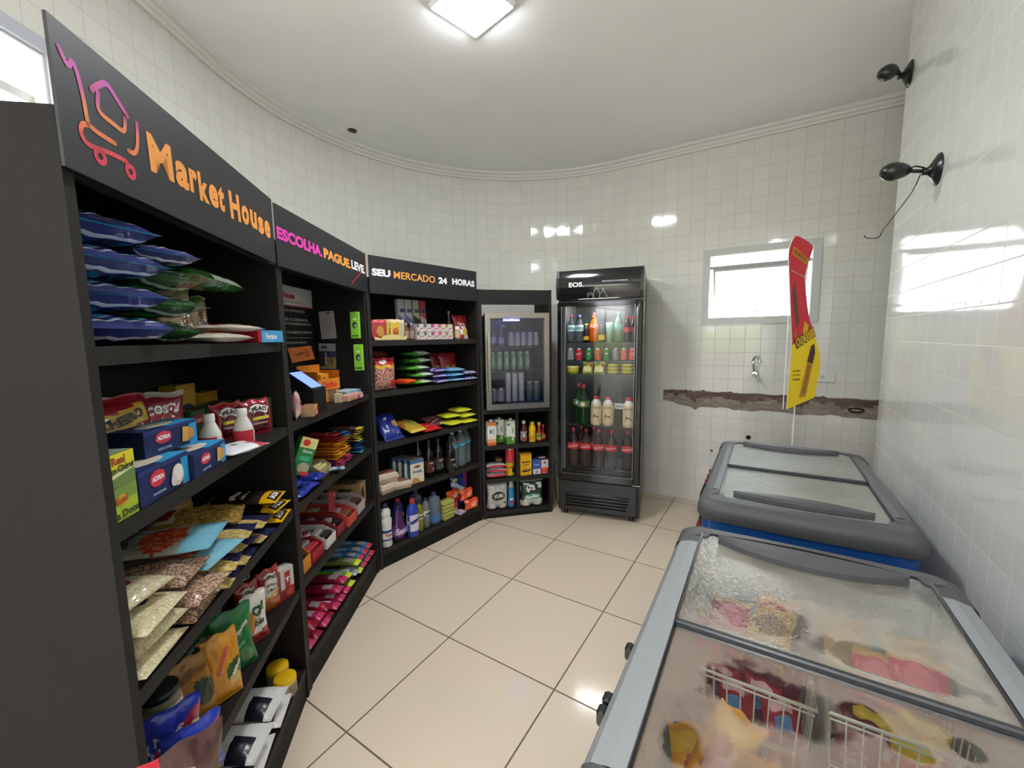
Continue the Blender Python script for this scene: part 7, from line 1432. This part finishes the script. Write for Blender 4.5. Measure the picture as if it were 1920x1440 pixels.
# ------------------------------------------------------------------ final settling of the packed goods (metres)
NUDGE = {
    'salad_bread_bag': (-0.0222, 0.0092, 0), 'sliced_bread_pack': (0.0222, 0.018, 0.0055), 'sliced_bread_pack.001': (-0.0314, -0.013, 0), 
    'sliced_bread_pack.002': (-0.034, 0, 0), 'wrap_bread_pack': (0.034, 0, 0), 'wrap_bread_pack.001': (0.034, 0, 0), 'coffee_bag': (0.002, 0, 0), 
    'cereal_pouch': (-0, -0.024, 0), 'yellow_snack_bag': (-0.024, 0, 0), 'yellow_flour_box': (0.013, -0.0314, 0), 
    'coffee_pouch.001': (-0.0102, 0.0042, 0), 'coconut_milk_bottle': (-0.0222, 0.0092, 0), 'coconut_milk_bottle.001': (0, 0.024, 0), 
    'white_paper_pack': (0.034, 0, 0), 'rice_bag': (0.0008, -0.0018, 0), 'rice_bag.002': (0.0014, 0.0014, 0), 'bean_bag': (0.0042, 0.0102, 0.002), 
    'bean_bag.001': (0.0314, 0.013, 0), 'bean_bag.002': (0.0091, 0.0091, 0.008), 'blue_margarine_jar': (-0.0061, 0.0148, 0), 
    'pasta_pack.001': (0, 0.034, 0), 'pasta_bag': (0.004, -0.004, 0.0035), 'pasta_bag.001': (0, 0, 0.024), 'pasta_pack.004': (-0.0078, 0.0078, 0), 
    'pasta_pack.005': (0, 0.0272, 0.017), 'pasta_pack.007': (0, 0, 0.011), 'toasted_flour_pack': (0, 0.011, 0), 'pasta_pack.008': (0.002, 0, 0), 
    'tomato_carton': (0.0078, 0.0078, 0), 'gold_mustard_pouch': (-0, -0.011, 0), 'spread_jar.001': (0.024, 0, 0), 'flour_bag.003': (0.013, -0.0314, 0), 
    'card_reader': (0.011, 0, 0), 'orange_display_box': (-0.0015, 0.0037, 0), 'pink_wrap_tray': (0.0042, 0.0102, 0), 
    'blue_candy_bag': (0.0027, 0.0065, 0), 'blue_candy_bag.002': (-0.013, -0.0314, 0), 'blue_candy_bag.003': (0, 0.0192, 0.012), 
    'display_tray': (-0.034, 0, 0), 'dark_herb_bag': (0, 0.0272, 0.017), 'small_silver_wrapper': (0.0262, -0.0192, 0.017), 
    'pink_chocolate_box': (0, 0, 0.007), 'biscuit_roll.005': (-0.0015, -0.0037, 0), 'biscuit_roll.008': (0, 0, 0.024), 'biscuit_roll.012': (0, 0, 0.011), 
    'biscuit_roll.016': (-0.0018, -0.0008, 0), 'biscuit_roll.018': (0.0051, 0.0051, 0.0045), 'biscuit_roll.019': (-0, -0.011, 0), 
    'biscuit_roll.020': (0.0018, 0.0008, 0), 'toothpaste_box': (0, 0, 0.002), 'toothpaste_box.001': (0, 0, 0.002), 'toothpaste_box.002': (0, 0, 0.002), 
    'toothpaste_box.003': (0, 0, 0.002), 'red_snack_bag': (-0.0092, -0.0222, 0), 'orange_snack_pack': (0, 0, 0.024), 
    'green_snack_bag.001': (0.0049, 0.0049, 0), 'crimson_candy_bag': (-0.024, 0.024, 0), 'crimson_candy_bag.001': (-0.013, 0.0314, 0), 
    'purple_snack_bag.001': (-0.0113, -0.0113, 0), 'cyan_snack_bag': (-0.0102, -0.0042, 0), 'silver_purple_snack_bag.001': (-0.004, -0.004, 0.0035), 
    'blue_chips_bag': (-0.0037, -0.0015, 0), 'yellow_red_chips_bag': (0.0128, 0, 0.008), 'brown_striped_chips_bag': (-0.024, 0.024, 0), 
    'yellow_green_chips_bag': (0, 0, 0.007), 'yellow_green_chips_bag.002': (-0.0192, 0, 0.012), 'yellow_green_chips_bag.003': (-0.0049, -0.0049, 0), 
    'egg_carton.002': (0.0061, -0.0148, 0), 'wine_bottle.001': (0.002, 0, 0), 'wine_bottle.003': (0.024, -0.024, 0), 'water_bottle': (0.0018, 0.0008, 0), 
    'water_bottle.002': (-0.0314, 0.013, 0), 'purple_fabric_softener_bottle.001': (-0.0065, -0.0027, 0), 'blue_detergent_bottle': (0.024, -0.024, 0), 
    'yellow_dish_soap_bottle': (-0.002, 0, 0), 'silver_steel_wool_pack': (0.0113, -0.0113, 0), 'orange_soap_pack': (0.034, 0, 0), 
    'orange_soap_pack.002': (0.0042, 0.0102, 0), 'washing_powder_bag': (-0.0113, -0.0113, 0), 'round_hot_sauce_bottle': (-0.0092, 0.0222, 0), 
    'chocolate_powder_tin': (0, 0.024, 0), 'powdered_milk_tin': (-0.0028, 0.0028, 0), 'salt_bag.001': (-0.007, 0, 0), 
    'yellow_label_bottle': (-0, -0.007, 0), 'small_cola_bottle.001': (-0.0049, 0.0049, 0), 'margarine_tub': (0.002, 0, 0), 
    'guarana_bottle.001': (-0.0092, -0.0222, 0), 'milk_coffee_bottle.002': (-0.0342, -0.0283, 0), 'cola_bottle.004': (-0.0102, 0.0042, 0), 
    'grey_soda_can.003': (0.007, 0, 0), 'wire_basket': (-0.0078, 0.0134, 0.0035), 'wire_basket.001': (0, 0.024, 0), 
    'red_ice_cream_pack': (0.017, 0.017, 0), 'red_ice_cream_pack.001': (-0.0078, 0.0078, 0), 'red_ice_cream_pack.002': (0.0061, 0.0148, 0), 
    'wine_red_ice_cream_pack.001': (0.011, 0, 0), 'wine_red_ice_cream_pack.002': (0.0061, -0.0148, 0), 
    'red_and_yellow_ice_cream_pack.002': (-0.013, 0.0314, 0), 'yellow_ice_cream_pack': (-0.02, -0.0314, 0), 
    'yellow_ice_cream_pack.001': (0.0078, -0.0078, 0), 'yellow_ice_cream_pack.002': (0.013, -0.0314, 0), 'golden_ice_cream_pack': (0, 0, 0.024), 
    'pink_ice_cream_tub_pack': (-0.0148, 0.0061, 0), 'golden_ice_cream_pack.003': (0, 0, 0.016), 'wine_red_ice_cream_pack.006': (0.0015, -0.0037, 0), 
    'golden_ice_cream_pack.004': (0.024, 0.024, 0), 'golden_ice_cream_pack.005': (-0, -0.0272, 0.017), 'teal_ice_cream_pack': (-0.0314, -0.013, 0), 
    'teal_ice_cream_pack.001': (0.002, 0, 0), 'golden_ice_cream_pack.006': (-0.0078, 0.0078, 0), 'golden_ice_cream_pack.007': (-0.0211, -0.02, 0.017), 
    'pink_ice_cream_tub_pack.003': (0, 0, 0.024), 
}
for k_, v_ in NUDGE.items():
    o_ = bpy.data.objects.get(k_)
    if o_ is not None: o_.location = o_.location + Vector(v_)
for o_ in bpy.data.objects:
    if "dz" in o_: del o_["dz"]
